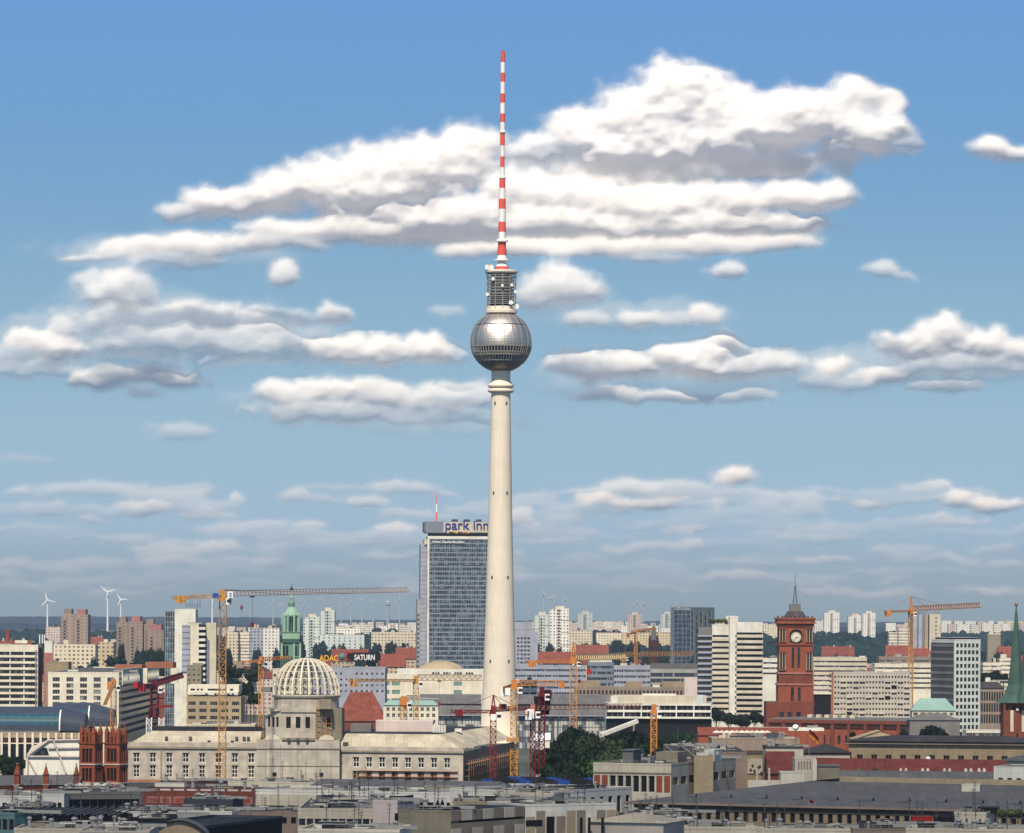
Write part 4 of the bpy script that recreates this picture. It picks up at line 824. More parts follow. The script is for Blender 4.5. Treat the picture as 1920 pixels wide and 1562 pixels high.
stage(z(1262.6), z(1208), 'brick', dict(slit, h=10.2, top=1.6, w=1.3, deep=.35), 0); stage(z(1208), z(1175), 'brick', None, .05); stage(z(1175), z(1168), 'brick2', None, .5); stage(z(1168), z(1160), 'brick2', None, 1.1)
b.build('clock_tower', T)
q = MB()
for z_, g in ((1208, .55), (1262, .7), (1283, 1.0), (1320, 1.1), (1159.5, 1.5), (1167.5, 1.4)):
    q.box(x0-g, x1+g, CD-g, CD+W2+g, z(z_)-.5, z(z_)+.35, 'pinkish' if z_ in (1262, 1283) else 'brick')
q.build('cornice', T)
for s_ in (0, 1):   # corner bays with open arches and colonnettes
    for za, zb_ in ((1203, 1180), (1256, 1225)):
        q = MB(); xc_ = (x0+1.6) if s_ == 0 else (x1-1.6); q.box(xc_-1.3, xc_+1.3, CD-.25, CD-.07, z(za), z(zb_), 'black')
        for dx_ in (-1.35, 0, 1.35): q.lathe(xc_+dx_, CD-.6, [(.28, z(za)), (.24, z(zb_))], 8, 'tan2')
        q.box(xc_-1.8, xc_+1.8, CD-.95, CD-.26, z(za)-.6, z(za), 'brick2'); q.box(xc_-1.8, xc_+1.8, CD-.95, CD-.26, z(zb_), z(zb_)+1.0, 'brick2'); q.build('corner_loggia', T)
# arch and clock
zc_ = z(1194.5); q = MB(); R0 = 3.15
pts = [(R0*math.cos(a), R0*math.sin(a)) for a in [math.pi*i/16 for i in range(17)]]
q.face([(xc+p[0], CD-.12, zc_+.6+p[1]) for p in pts][::-1]+[], 'black'); q.box(xc-R0, xc+R0, CD-.12, CD-.10, zc_-2.8, zc_+.6, 'brick_dk')
for i in range(16):
    a, c = pts[i], pts[i+1]; q.bar((xc+a[0]*1.06, CD-.3, zc_+.6+a[1]*1.06), (xc+c[0]*1.06, CD-.3, zc_+.6+c[1]*1.06), .42, 'brick2')
q.build('clock_arch', T)
q = MB(); n = 32; rr = 2.55; yy = CD-.55
q.lathe(0, 0, [(.01, .2), (rr, .2), (rr, 0), (rr-.01, 0)], n, 'clockface'); q.v = [(xc+v[0], yy+.2-v[2], zc_+v[1]) for v in q.v]
for i in range(12):
    a = i*math.pi/6; q.bar((xc+math.sin(a)*1.9, yy-.04, zc_+math.cos(a)*1.9), (xc+math.sin(a)*2.35, yy-.04, zc_+math.cos(a)*2.35), .2, 'dark')
for i in range(32): a, c = 2*math.pi*i/32, 2*math.pi*(i+1)/32; q.bar((xc+math.sin(a)*2.55, yy-.02, zc_+math.cos(a)*2.55), (xc+math.sin(c)*2.55, yy-.02, zc_+math.cos(c)*2.55), .16, 'tan')
ck = q.build('clock_face', T)
for a, l_ in ((R(108), 1.2), (R(205), 1.9)):
    q = MB(); q.bar((xc, yy-.1, zc_), (xc+math.sin(a)*l_, yy-.1, zc_+math.cos(a)*l_), .22, 'black'); h_ = q.build('clock_hand', ck)
q = MB(); zt_ = z(1160)+.36; Qr = [(x0+2.6, CD+2.6), (x1-2.6, CD+2.6), (x1-2.6, CD+W2-2.6), (x0+2.6, CD+W2-2.6)]
q.prism(Qr, zt_, z(1146), 'roof_dk', scale=.62); Qs = [(xc-2.7, CD+W2/2-2.7), (xc+2.7, CD+W2/2-2.7), (xc+2.7, CD+W2/2+2.7), (xc-2.7, CD+W2/2+2.7)]; q.prism(Qs, z(1146), z(1132), 'shade_grey', scale=1.02)
q.prism(Qr, zt_+.001, zt_+.1, 'roof_dk', scale=1.15); q.build('tower_roof', T)
q = MB()
for i in range(9):
    for y_ in (CD-1.2,): q.box(x0-1.1+i*(W2+1.7)/8.6, x0-1.1+i*(W2+1.7)/8.6+.7, y_, y_+.5, zt_, zt_+1.0, 'brick_dk')
q.build('parapet', T)
q = MB(); yc = CD+W2/2
for s_ in (-1, 1):
    for r_ in (-1, 1): q.bar((xc+s_*1.0, yc+r_*1.0, z(1132)), (xc+s_*.15, yc+r_*.15, z(1098)), .2, 'dkgrey')
for i in range(1, 8): f = 1-i/8; w_ = f*.85+.15; zz = z(1132)+(z(1098)-z(1132))*i/8; q.bar((xc-w_, yc-w_, zz), (xc+w_, yc-w_, zz), .12, 'dkgrey'); q.bar((xc-w_, yc-w_, zz), (xc+w_*.8, yc-w_*.8, zz+1.1), .12, 'dkgrey')
q.bar((xc, yc, z(1098)), (xc, yc, z(1076)), .22, 'dkgrey'); q.build('flag_mast', T)
# tower foot and wings
b = MB(); xw0, xw1 = X(1440, CD-8), X(1810, CD-30)
wall(b, fc, (X(1437, CD-3), CD-3), (X(1526, CD-3), CD-3), 0, z(1316), 'brick2', dict(cols=5, rows=1, w=2.2, h=6, top=5, nx=2, nz=2, mar=1.2, glass='glass_dk', frame='brick_dk', name='arched_window', skip=((0, 0), (4, 0))))
b.face([(X(1437, CD-3), CD-3, z(1316)), (X(1526, CD-3), CD-3, z(1316)), (X(1526, CD-3), CD+20, z(1316)), (X(1437, CD-3), CD+20, z(1316))], 'roof_flat'); b.face([(X(1437, CD-3), CD+20, 0), (X(1437, CD-3), CD-3, 0), (X(1437, CD-3), CD-3, z(1316)), (X(1437, CD-3), CD+20, z(1316))], 'brick2')
b.build('tower_foot', T)
b = MB(); FA, FB = (X(1440, CD-12), CD-12), (X(1811, CD-60), CD-60); ztw = z(1349, 1600)
wall(b, fc, FA, FB, 0, ztw, 'brick', dict(cols=26, rows=1, w=1.5, h=4.2, top=7.2, nx=1, nz=2, glass='glass_dk', frame='brick_dk', name='arched_window', skip=((13,0),)))
Qw = rect(FA, FB, 18)
for i in (1, 2, 3): wall(b, fc, Qw[i], Qw[(i+1) % 4], 0, ztw, 'brick', None)
b.build('wing_wall', T)
lw = math.hypot(FB[0]-FA[0], FB[1]-FA[1]); uw = ((FB[0]-FA[0])/lw, (FB[1]-FA[1])/lw)
q = MB(); q.obox(FA, uw, -.5, lw+.5, -.9, -.02, ztw-1.4, ztw+.3, 'brick2'); q.obox(FA, uw, -.5, lw+.5, -.5, -.02, ztw-3.6, ztw-2.6, 'brick_dk')
for i in range(0, 13): s = i*lw/12; q.obox(FA, uw, s-.8, s+.8, -.75, -.03, 0, ztw-1.5, 'brick2')
q.build('wing_cornice', T)
q = MB(); q.face([(*Qw[0], ztw+.31), (*Qw[1], ztw+.31), (*Qw[2], ztw+1.5), (*Qw[3], ztw+1.5)], 'roof_slate')
for i in range(6): q.obox(FA, uw, 16+i*4.6, 18.4+i*4.6, 12, 15, ztw+1.0, ztw+2.6, 'offwhite')
q.build('wing_roof', T); fc.done()
# flags
def flag(px, pyt, pyb, d, cols, w, h, label, lean=.5):
    x = X(px, d, pyb); zb, zt = Z(pyb, d, px), Z(pyt, d, px); T = thing('flag', label, 'flag', (x, d, zb)); q = MB(); q.lathe(x, d, [(.09, zb), (.05, zt)], 8, 'steel'); q.build('flagpole', T)
    q = MB(); n = 10; m_ = len(cols)
    for i in range(n):
        for j in range(m_*2):
            f = lambda a, c: (x+.06+w*a/n, d+.35*math.sin(a*.9)+.1*c/m_, zt-.1-h*c/(2*m_)-lean*w*(a/n)**1.2+.08*math.sin(a*1.3))
            q.face([f(i, j), f(i, j+1), f(i+1, j+1), f(i+1, j)], cols[j//2])
    q.build('cloth', T, smooth=True); return T
FD = 1240.0
flag(1517, 1367, 1415, FD, ('black', 'red_paint', 'sign_yellow'), 2.6, 2.0, 'black red and gold flag on a rooftop pole before the red city hall', .9)
flag(1517, 1498, 1512, 1045, ('red_paint',), 1.1, .8, 'small red flag at the eaves of the long grey roof', .3)
# ---------------------------------------------------------------- mid-distance blocks
def Bd(name, label, A, B, L, py, k, d=None, cat='building', **kw):
    zt = Z(py, A[1], A[0]); return building(name, label, cat, A, B, L, zt, k, **kw)
def P_(cols, rows, w, h, top=1.2, pitch=3.05, **k): return dict(cols=cols, rows=rows, w=w, h=h, top=top, pitch=pitch, **k)
# left group
T, Q, u, l = Bd('apartment_slab', 'cream ten storey apartment slab with long dark balcony rows and a black end wall', (-60, 2000), (71, 2000), 15, 1211, 'cream', roof='flat',
   front=P_(5, 9, 6.0, 1.7, 2.6, 2.84, nx=5, frame='offwhite', glass='glass', deep=1.2), right=P_(1, 9, .8, .6, 3, 2.84, mar=12.6, glass='black', frame='dark'), nclut=3, rk='roof_pale', seed=2)
q = MB()
for i in range(10): z_ = Z(1211, 2000, 0)-4.75-2.84*i; q.obox(Q[0], u, 0, l-1.2, -.5, -.38, z_-.55, z_+.5, 'cream')
q.obox(Q[0], u, l-1.2, l-.6, -.3, -.02, 0, Z(1211, 2000, 0)-2, 'lilac2'); q.build('balcony_parapet', T)
q = MB(); q.obox(Q[1], (0, 1), .02, 15, -.4, -.03, 0, Z(1215, 2000, 71), 'brick_dk'); q.box(X(28, 2005), X(51, 2005), 2004, 2009, Z(1211, 2000)+.1, Z(1205, 2004), 'cream'); q.build('end_cladding', T)
for px in (74, 79, 83, 45): q = MB(); x = X(px, 2004); q.lathe(x, 2004, [(.25, Z(1211, 2000)), (.25, Z(1194, 2000)+(px == 45)*-2)], 8, 'signal_white'); q.build('antenna_rod', T)
# cream office with finned side
T, Q, u, l = Bd('cream_office', 'cream office block with square window stacks and a long dark finned flank', (90, 1880), (223, 1880), 200, 1262, 'cream',
   front=P_(5, 7, 3.1, 1.9, 1.8, 2.68, nx=3, mar=.6, frame='offwhite', glass='glass', skip=((4, 1), (4, 2), (4, 3), (4, 4), (4, 5), (4, 6))), rk='roof_flat', nclut=4, seed=5, par=.5)
b = MB(); X1 = Q[1][0]; zt = Z(1262, 1880)
for i in range(9): z_ = zt-3.4-3.0*i; b.box(X1+.03, X1+1.1, 1881, 2078, z_-.5, z_+.35, 'dkgrey')
b.box(X1+.02, X1+.12, 1880.4, 2079, 2, zt-.6, 'glass_dk'); b.build('dark_flank', T)
b = MB()
for i in range(46): y_ = 1881+i*4.3; b.box(X1+1.15, X1+1.5, y_, y_+.5, zt-6.2, zt+.9, 'white')
b.box(X1+1.0, X1+1.6, 1881, 2079, zt+.2, zt+.9, 'white'); b.build('fin', T)
for (pa, pb, d_) in ((268, 276, 1960), (320, 333, 2045)): q = MB(); q.box(X(pa, d_), X(pb, d_), d_, d_+3, Z(1285, d_), Z(1256, d_), 'cream'); q.build('stair_head', T)
q = MB(); zt2 = Z(1245, 1990, 300); q.box(X(213, 1960), X(264, 1960), 1965, 1985, zt, Z(1250, 1965), 'orange_wall'); q.box(X(272, 2000), X(324, 2000), 2000, 2020, zt, Z(1245, 2000), 'orange_wall'); q.build('rooftop_storey', T)
# white towers
T, Q, u, l = Bd('white_tower', 'white tower block with a dark glazed edge and roof aerials', (327, 2450), (366, 2450), 18, 1144, 'white', roof='flat', right=P_(3, 6, 1.2, 1.2, 3, 3), rk='roof_flat', nclut=4, seed=7)
q = MB(); ztt = Z(1144, 2450); q.box(X(309, 2450), X(327, 2450)-.05, 2452, 2468, 0, ztt-1.5, 'lilac2')
q.build('glazed_bay', T); curtain(T, (X(309, 2450), 2452), (X(327, 2450)-.05, 2452), 2, ztt-1.6, 1.4, 3, 'glass_hotel', 'steel', .25, 'glazed_front')
fcq = Facades(T)
for i in range(6):
    q = MB(); x = X(348+i*5, 2450); q.bar((x, 2455, ztt), (x, 2455, ztt+2.5+(i % 3)), .25, 'dkgrey'); q.bar((x-.7, 2455, ztt+2), (x+.7, 2455, ztt+2), .2, 'dkgrey'); q.build('aerial', T)
T, Q, u, l = Bd('stepped_tower', 'white tower with a stack of dark balconies standing before the taller aerial topped one', (340, 2300), (372, 2300), 16, 1171, 'cream', rk='roof_flat', nclut=2, seed=8)
q = MB(); zt = Z(1171, 2300); q.box(X(341, 2300), X(356, 2300), 2299.5, 2299.97, zt-26, zt-1, 'lilac')
for i in range(9): q.box(X(341, 2300), X(356, 2300), 2299.3, 2299.49, zt-26+i*3, zt-25.7+i*3, 'lilac2')
q.build('grey_panel', T)
for i in range(14):
    z_ = zt-2-i*3.05; q = MB(); q.box(X(372.3, 2300), X(385, 2300), 2298.4, 2299, z_-1.5, z_-.1, 'white'); q.box(X(372.3, 2300), X(385, 2300), 2299, 2301, z_-1.7, z_-1.51, 'white'); q.build('balcony', T)
q = MB(); q.box(X(372.2, 2300), X(385, 2300), 2301, 2316, 0, zt-1, 'dark'); q.box(X(385, 2300)+.02, X(404, 2300), 2303, 2310, 0, zt+.2, 'offwhite'); q.box(X(385, 2300)+.03, X(391, 2300), 2302, 2302.9, 0, zt-9, 'lilac2'); q.build('side_slab', T)
Bd('punched_block', 'low grey block with small square windows under the white stepped tower', (350, 2200), (377, 2200), 14, 1249, 'concrete2', front=P_(3, 5, 1.0, 1.2, 1.4, 2.6, nx=1), nclut=2, seed=9)
T, Q, u, l = Bd('department_block', 'beige office with set back cream upper floors beside the yellow crane mast', (350, 1990), (452, 1990), 30, 1308, 'tan2', front=P_(5, 3, 3.4, 1.7, 1.8, 3.3, nx=4, glass='glass_dk', frame='beige'), seed=10, nclut=2)
q = MB(); zt = Z(1308, 1990); q.box(X(351, 1990), X(446, 1990), 1991, 2016, zt+.7, Z(1300, 1991), 'white'); q.box(X(351, 1990), X(447, 1990), 1994, 2018, Z(1300, 1991)+.01, Z(1287, 1994), 'cream'); q.build('upper_floor', T)
for px, w in ((356, 4), (368, 2), (375, 2), (388, 8), (404, 5), (416, 3), (430, 3)): q = MB(); q.box(X(px, 1990), X(px, 1990)+w*.5, 1993.8, 1993.98, Z(1297, 1994), Z(1294, 1994), 'glass_dk'); q.build('window', T)
for px in (385, 402, 408, 426, 434): q = MB(); q.box(X(px, 1990), X(px, 1990)+1.0, 1990.8, 1990.98, Z(1306, 1991), Z(1302.5, 1991), 'glass_dk'); q.build('window', T)
Bd('terrace_block', 'low block with planted people filled terrace behind the palace left wing', (352, 1800), (478, 1800), 20, 1360, 'offwhite', front=P_(9, 1, 3, 1.7, 1.4, nx=3, frame='white', glass='glass_dk'), nclut=10, seed=12)
Bd('brown_box', 'windowless tan box beside the black end wall of the balcony slab', (86, 2150), (128, 2150), 16, 1243, 'tan', nclut=0, seed=13)
T, Q, u, l = Bd('chimney_house', 'narrow white chimney like block over a rose wall behind the balcony slab', (83, 2250), (98, 2250), 5, 1202, 'white', par=.2, seed=14)
q = MB(); q.box(Q[0][0]-.2, Q[1][0]+.3, 2249.5, 2249.97, 0, Z(1228, 2250), 'pinkish'); q.build('lower_wall', T)
T = thing('brick_chimney', 'tall red brick chimney at the far left of the skyline', 'chimney', (X(14, 3200), 3200, 0), None); q = MB(); q.lathe(X(14, 3200), 3200, [(2.2, 0), (1.6, Z(1180, 3200, 14))], 14, 'brick'); q.build('stack', T)
# brown towers
def brown_tower(px0, px1, py, d, label, steps):
    T = thing('brown_tower', label, 'tower block', (X((px0+px1)/2, d), d, gz(d)), 'brown concrete tower blocks'); q = MB()
    for (a, b2, p, dy) in steps:
        q.box(X(a, d), X(b2, d), d+dy, d+22, gz(d), Z(p, d, a), 'far_brown')
    q.build('wall', T); q = MB()
    for (a, b2, p, dy) in steps: q.box(X(a, d)+2.5, X(b2, d)-2.5, d+dy+2, d+20, Z(p, d, a)+.02, Z(p, d, a)+4.6, 'pinkish' if dy else 'taupe')
    q.build('roof_storey', T)
    for (a, b2, p, dy) in steps:
        q = MB(); x = X(a+(b2-a)*.28, d); q.box(x-1.4, x+1.4, d+dy-.5, d+dy-.02, gz(d), Z(p, d, a)-3, 'taupe')
        for i in range(22): q.box(x-.9, x+.9, d+dy-.7, d+dy-.52, gz(d)+4+i*2.9, gz(d)+5.4+i*2.9, 'dark') if gz(d)+6+i*2.9 < Z(p, d, a)-4 else None
        q.build('loggia_strip', T)
brown_tower(115, 164, 1150, 3900, 'brown concrete tower block standing alone above dark trees', ((114, 138, 1151, 0), (139.5, 165, 1152, -3)))
brown_tower(218, 308, 1165, 3900, 'wide stepped brown concrete tower block with rosy roof storeys', ((218, 240, 1166, 0), (241, 268, 1165, -4), (269, 292, 1170, 0), (276, 308, 1181, -8)))
# glass hall with curved roof
def hall(px0, px1, pyb, pyt, d, k_, label, endc=True):
    T = thing('glass_hall', label, 'station hall', (X((px0+px1)/2, d), d, 0), 'curved glass roofs by the cream arcade')
    xa, xb = X(px0, d), X(px1, d); z0, z1 = Z(pyb, d, 60), Z(pyt, d, 60); n = 12; q = MB(); g = MB(); D = 26; hh = z1-z0
    pr = [(d+D/2-D/2*math.cos(a)*1.0, z0+hh*math.sin(a)**.7) for a in [math.pi*i/(2*n) for i in range(n+1)]]
    pr2 = pr+[(2*d+D-p[0], p[1]) for p in pr[-2::-1]]
    gl = 5
    for i in range(len(pr2)-1):
        (y0, a0), (y1, a1) = pr2[i], pr2[i+1]
        tgt, kk = (g, 'blue_glass') if 1 <= i < gl else (q, 'roof_blue')
        tgt.face([(xa, y0, a0), (xb, y0, a0), (xb, y1, a1), (xa, y1, a1)], kk)
    ce = [(xb, p[0], p[1]) for p in pr2]; ex = xb+ (7 if endc else 0)
    q.face([(xb, pr2[0][0], z0-.01)]+ce, 'roof_blue')
    if endc:
        for i in range(len(pr2)-1):
            a = pr2[i]; c = pr2[i+1]; f = lambda p: (ex+3, d+D/2+(p[0]-d-D/2)*.8, z0+(p[1]-z0)*.72)
            q.face([(xb, a[0], a[1]), f(a), f(c), (xb, c[0], c[1])], 'roof_blue')
        q.face([(ex+3, d+D/2+(p[0]-d-D/2)*.8, z0+(p[1]-z0)*.72) for p in pr2], 'roof_blue')
    q.build('roof_shell', T); g.build('glass_front', T)
    r = MB()
    for i in range(0, int((xb-xa)/3.4)+1):
        x = xa+i*3.4
        for j in range(1, gl): r.bar((x, pr2[j][0]-.08, pr2[j][1]+.05), (x, pr2[j+1][0]-.08, pr2[j+1][1]+.05), .12, 'teal')
    r.bar((xa, pr2[3][0]-.1, pr2[3][1]), (xb, pr2[3][0]-.1, pr2[3][1]), .2, 'teal'); r.build('glazing_bar', T)
    w = MB(); 
    for j in range(0, gl+2): w.bar((xb, pr2[j][0]-.1, pr2[j][1]+.1), (xb, pr2[j+1][0]-.1, pr2[j+1][1]+.1), .5, 'signal_white')
    w.build('end_rib', T)
    b = MB(); b.box(xa, xb, d+.3, d+D-.3, 0, z0-.01, 'dark'); b.box(xa, xb, d-.4, d+.2, z0-1.0, z0-.05, 'shade_grey'); b.build('base_wall', T)
hall(-40, 112, 1370, 1326, 1800, 0, 'long curved grey roof with blue glazing over the cream arcade'); hall(96, 166, 1362, 1318, 1835, 0, 'second curved grey roof segment behind the long blue glazed one')
T, Q, u, l = Bd('arcade_block', 'cream arcaded building with tall yellowish piers below the curved glass roof', (-40, 1690), (150, 1690), 16, 1377, 'tan2', front=P_(13, 1, 2.6, 2.2, 1.2, glass='glass_dk', frame='wood', nx=3), par=.4, seed=20)
q = MB()
for i in range(14): q.obox(Q[0], u, i*l/13-.45, i*l/13+.45, -.9, -.02, 0, Z(1377, 1690)-.2, 'cream')
q.obox(Q[0], u, 0, l, -.7, -.03, Z(1377, 1690)-4.6, Z(1377, 1690)-4.2, 'cream'); q.build('pier', T)
q = MB(); q.obox(Q[0], u, .1, l-.1, -.2, -.03, 0, Z(1377, 1690)-4.7, 'glass_dk'); q.build('ground_floor_glazing', T)
# white faceted box
d = 1440; T = thing('white_pavilion', 'white faceted exhibition box with a dark slanted window beside the brick twin towers', 'pavilion', (X(100, d), d, 0)); b = MB(); w = lambda px, py, dd=0: (X(px, d+dd), d+dd, Z(py, d+dd, px))
zb = 5
b.face([(X(49, d), d, zb), (X(152, d), d, zb), w(152, 1386), w(91, 1387), w(49, 1418)], 'white')
b.face([(X(152, d), d, zb), (X(160, d), d+26, zb), w(158, 1386, 26), w(152, 1386)], 'offwhite'); b.face([w(49, 1418), w(91, 1387), w(152, 1386), w(158, 1386, 26), w(60, 1400, 26)], 'offwhite'); b.face([(X(54, d), d+26, zb), (X(49, d), d, zb), w(49, 1418), w(60, 1400, 26)], 'white')
b.build('wall', T); b = MB(); b.face([w(60, 1417.5, -.4), w(93, 1417.5, -.4), w(88, 1402, -.4), w(80, 1402, -.4)], 'glass_dk'); b.build('slanted_window', T)
b = MB()
for p, q_ in (((49, 1418), (152, 1418)), ((100, 1386), (125, 1450)), ((55, 1425), (70, 1452)), ((92, 1387), (49, 1418)), ((152, 1386), (152, 1452)), ((52, 1418), (52, 1452)), ((92, 1387), (152, 1386)), ((91, 1402), (152, 1401))): b.bar(w(*p, -.6), w(*q_, -.6), .42, 'rose')
b.build('frame', T)
# twin towered brick church
d = 1330; T = thing('twin_tower_church', 'dark red brick church with twin square towers crowned by pinnacles', 'church', (X(170, d), d, 0)); fc = Facades(T); zz = lambda py, dd=d: Z(py, dd, 190)
def ctower(px0, px1, dd):
    xa, xb = X(px0, dd), X(px1, dd); W = (xb-xa)*1.06; an = R(-22); ca, sa = math.cos(an), math.sin(an)
    def rot(q): q.v = [(xa+(v[0]-xa)*ca-(v[1]-dd)*sa, dd+(v[0]-xa)*sa+(v[1]-dd)*ca, v[2]) for v in q.v]; return q
    b = MB(); Qd = rect((xa, dd), (xa+W*ca, dd+W*sa), W); st = dict(cols=3, rows=1, w=.95, h=3.6, top=1.2, mar=.9, nx=1, glass='black', frame='brick_dk', deep=.45, name='lancet_window')
    for z0, z1, sp in ((0, zz(1468, dd), None), (zz(1468, dd), zz(1433, dd), dict(st, h=3.9)), (zz(1433, dd), zz(1395, dd), dict(st, h=4.2, top=1.4)), (zz(1395, dd), zz(1392, dd), None)):
        for i in range(4): wall(b, fc, Qd[i], Qd[(i+1) % 4], z0, z1, 'brick', sp if i < 2 else None)
    b.face([(*p, zz(1392, dd)) for p in Qd], 'roof_dk'); b.build('tower', T); xb = xa+W
    q = MB()
    for py in (1468, 1433, 1394): q.box(xa-.25, xb+.25, dd-.25, dd+W+.25, zz(py, dd)-.18, zz(py, dd)+.18, 'rose' if py > 1394 else 'brick2')
    rot(q).build('string_course', T)
    z0 = zz(1392, dd)
    for i in range(4):
        for j in range(4):
            if i in (1, 2) and j in (1, 2): continue
            x, y = xa+.55+i*(W-1.1)/3, dd+.55+j*(W-1.1)/3; big = (i in (0, 3) and j in (0, 3)); q = MB(); w_ = .5 if big else .3; h = 3.0 if big else 2.4
            q.box(x-w_, x+w_, y-w_, y+w_, z0+.01, z0+h, 'brick'); q.prism([(x-w_*1.15, y-w_*1.15), (x+w_*1.15, y-w_*1.15), (x+w_*1.15, y+w_*1.15), (x-w_*1.15, y+w_*1.15)], z0+h+.01, z0+h+(2.6 if big else 1.6), 'brick', scale=.05); q.ball((x, y, z0+h+(2.7 if big else 1.7)), .16, 'tan'); rot(q).build('pinnacle', T)
    q = MB()
    for e in (dd+.35, dd+W-.55): q.box(xa+.4, xb-.4, e, e+.2, z0+1.9, z0+2.2, 'brick')
    for e in (xa+.35, xb-.55): q.box(e, e+.2, dd+.6, dd+W-.6, z0+1.9, z0+2.2, 'brick')
    rot(q).build('parapet_arcade', T)
ctower(149, 180, 1330); ctower(196, 226, 1352)
q = MB(); q.box(X(181, d)+.3, X(197, 1352)-.3, 1343, 1354, 0, zz(1440), 'brick2'); q.build('west_front', T)
b = MB(); xa, xb = X(-50, 1300), X(147, 1318); z0, z1 = Z(1484, 1305, 60), Z(1471, 1305, 60)
wall(b, fc, (xa, 1308), (xb, 1322), 0, Z(1476, 1308, 60), 'brick2', None); b.build('nave_wall', T)
q = MB(); q.face([(xa, 1307.3, Z(1474, 1308, 60)), (xb, 1321.3, Z(1474, 1308, 60)), (xb, 1333, Z(1452, 1333, 140)), (xa, 1319, Z(1452, 1333, 140))], 'roof_grey'); q.face([(xa, 1319, Z(1452, 1333, 140)), (xb, 1333, Z(1452, 1333, 140)), (xb, 1345, 12), (xa, 1331, 12)], 'roof_grey')
q.obox((xa, 1307), (1, .07), 0, xb-xa, -.3, .3, Z(1478, 1308, 60), Z(1474.4, 1308, 60), 'brick_dk'); q.build('nave_roof', T)
for px in (32, 35.5, 87, 144): 
    dd = 1306+ (4 if px == 35.5 else 0); x = X(px, dd); w_ = .75 if px != 35.5 else .55; q = MB(); zt = Z(1453, dd, px); q.box(x-w_, x+w_, dd-w_, dd+w_, 0, zt, 'brick'); q.box(x-w_*1.3, x+w_*1.3, dd-w_*1.3, dd+w_*1.3, zt, zt+.25, 'brick2')
    q.prism([(x-w_, dd-w_), (x+w_, dd-w_), (x+w_, dd+w_), (x-w_, dd+w_)], zt+.26, zt+3.3, 'brick', scale=.06); q.ball((x, dd, zt+3.4), .2, 'tan'); q.box(x-w_*1.3, x+w_*1.3, dd-w_*1.3, dd+w_*1.3, Z(1472, dd, px), Z(1471, dd, px), 'rose'); q.build('buttress_pinnacle', T)
fc.done()
# centre: behind the palace
Bd('red_roofed_church', 'church nave with a huge steep rust red roof behind the palace dome', (630, 2000), (724, 2000), 13, 1352, 'brick2', roof='hip', rh=Z(1297, 2011)-Z(1352, 2000), rk='roof_red', cat='church', seed=31)
T, Q, u, l = Bd('department_store', 'long cream department store with big arched sign emblem and flat dome behind the palace', (655, 2600), (965, 2600), 60, 1267, 'cream',
   front=dict(cols=16, rows=3, w=5.0, h=2.6, top=3.2, pitch=5.2, nx=4, glass='green_glass', frame='offwhite', skip=tuple((c, r) for c in (0, 1, 2, 5, 6, 7, 8, 9, 11, 12, 13, 14, 15) for r in (0, 1, 2))), rk='roof_pale', nclut=3, seed=33)
zt = Z(1267, 2600); q = MB(); q.box(X(744, 2600), X(965, 2600), 2601, 2640, zt+.7, Z(1256, 2600), 'white'); q.box(X(680, 2600), X(724, 2600), 2602, 2640, zt+.7, Z(1257, 2600), 'offwhite'); q.build('upper_storey', T)
for g in range(4):
    for i in range(3): q = MB(); x = X(810+g*21+i*5, 2600); q.box(x, x+1.2, 2600.8, 2600.98, Z(1265, 2600), Z(1261, 2600), 'glass'); q.build('window', T)
q = MB(); xd = X(826, 2612); q.lathe(xd, 2625, [(14, Z(1256, 2612)), (12.2, Z(1250, 2612)), (8.5, Z(1244, 2612)), (4, Z(1240.5, 2612)), (.1, Z(1239.5, 2612))], 32, 'tan2'); q.build('flat_dome', T, smooth=True)
q = MB(); xc2, zc2 = X(684, 2600), Z(1294, 2600, 684); 
for i in range(14): a, c = math.pi*i/14, math.pi*(i+1)/14; q.bar((xc2+5.2*math.cos(a), 2599.4, zc2+5.2*math.sin(a)), (xc2+5.2*math.cos(c), 2599.4, zc2+5.2*math.sin(c)), .6, 'copper_dk')
q.bar((xc2-.2, 2599.4, zc2-2), (xc2-.2, 2599.4, zc2+5.2), .9, 'copper_dk'); q.build('arched_emblem', T); text(T, 'Galeria', (X(684, 2600), 2600), Z(1296, 2600, 684), 2.6, 'copper_dk', width=8.5)
T, Q, u, l = Bd('grey_office', 'grey office with rooftop advertising signs behind the ribbed dome', (586, 2450), (722, 2450), 40, 1253, 'lilac', front=P_(14, 4, 1.3, 1.3, 2.4, 3.3, nx=1, skip=((2, 0), (6, 0), (7, 0))), nclut=4, seed=35)
q = MB(); q.box(X(595, 2450), X(635, 2450), 2451, 2452, Z(1241, 2450), Z(1240, 2450), 'dkgrey')
for px in (600, 612, 624, 636, 655, 680, 705): q.bar((X(px, 2450), 2451.5, Z(1253, 2450)), (X(px, 2450), 2451.5, Z(1239, 2450)), .3, 'dkgrey')
q.build('sign_frame', T); text(T, 'ADAC', (X(598, 2450), 2451), Z(1240, 2450, 610), 3.6, 'sign_yellow', depth=.5, width=11, name='rooftop_lettering')
q = MB(); q.box(X(650, 2450), X(713, 2450), 2451, 2452.4, Z(1240.5, 2450), Z(1225, 2450), 'black'); q.build('sign_panel', T); text(T, 'SATURN', (X(664, 2450), 2451), Z(1238, 2450, 690), 3.2, 'signal_white', width=11.6, name='sign_lettering', out=.05)
q = MB(); c_ = (X(656, 2450), Z(1232.5, 2450))
for i in range(13): a, e_ = math.pi*(.25+1.3*i/13), math.pi*(.25+1.3*(i+1)/13); q.bar((c_[0]+2.0*math.cos(a), 2450.7, c_[1]+2.0*math.sin(a)), (c_[0]+2.0*math.cos(e_), 2450.7, c_[1]+2.0*math.sin(e_)), .45, 'red_paint')
q.build('sign_ring', T)
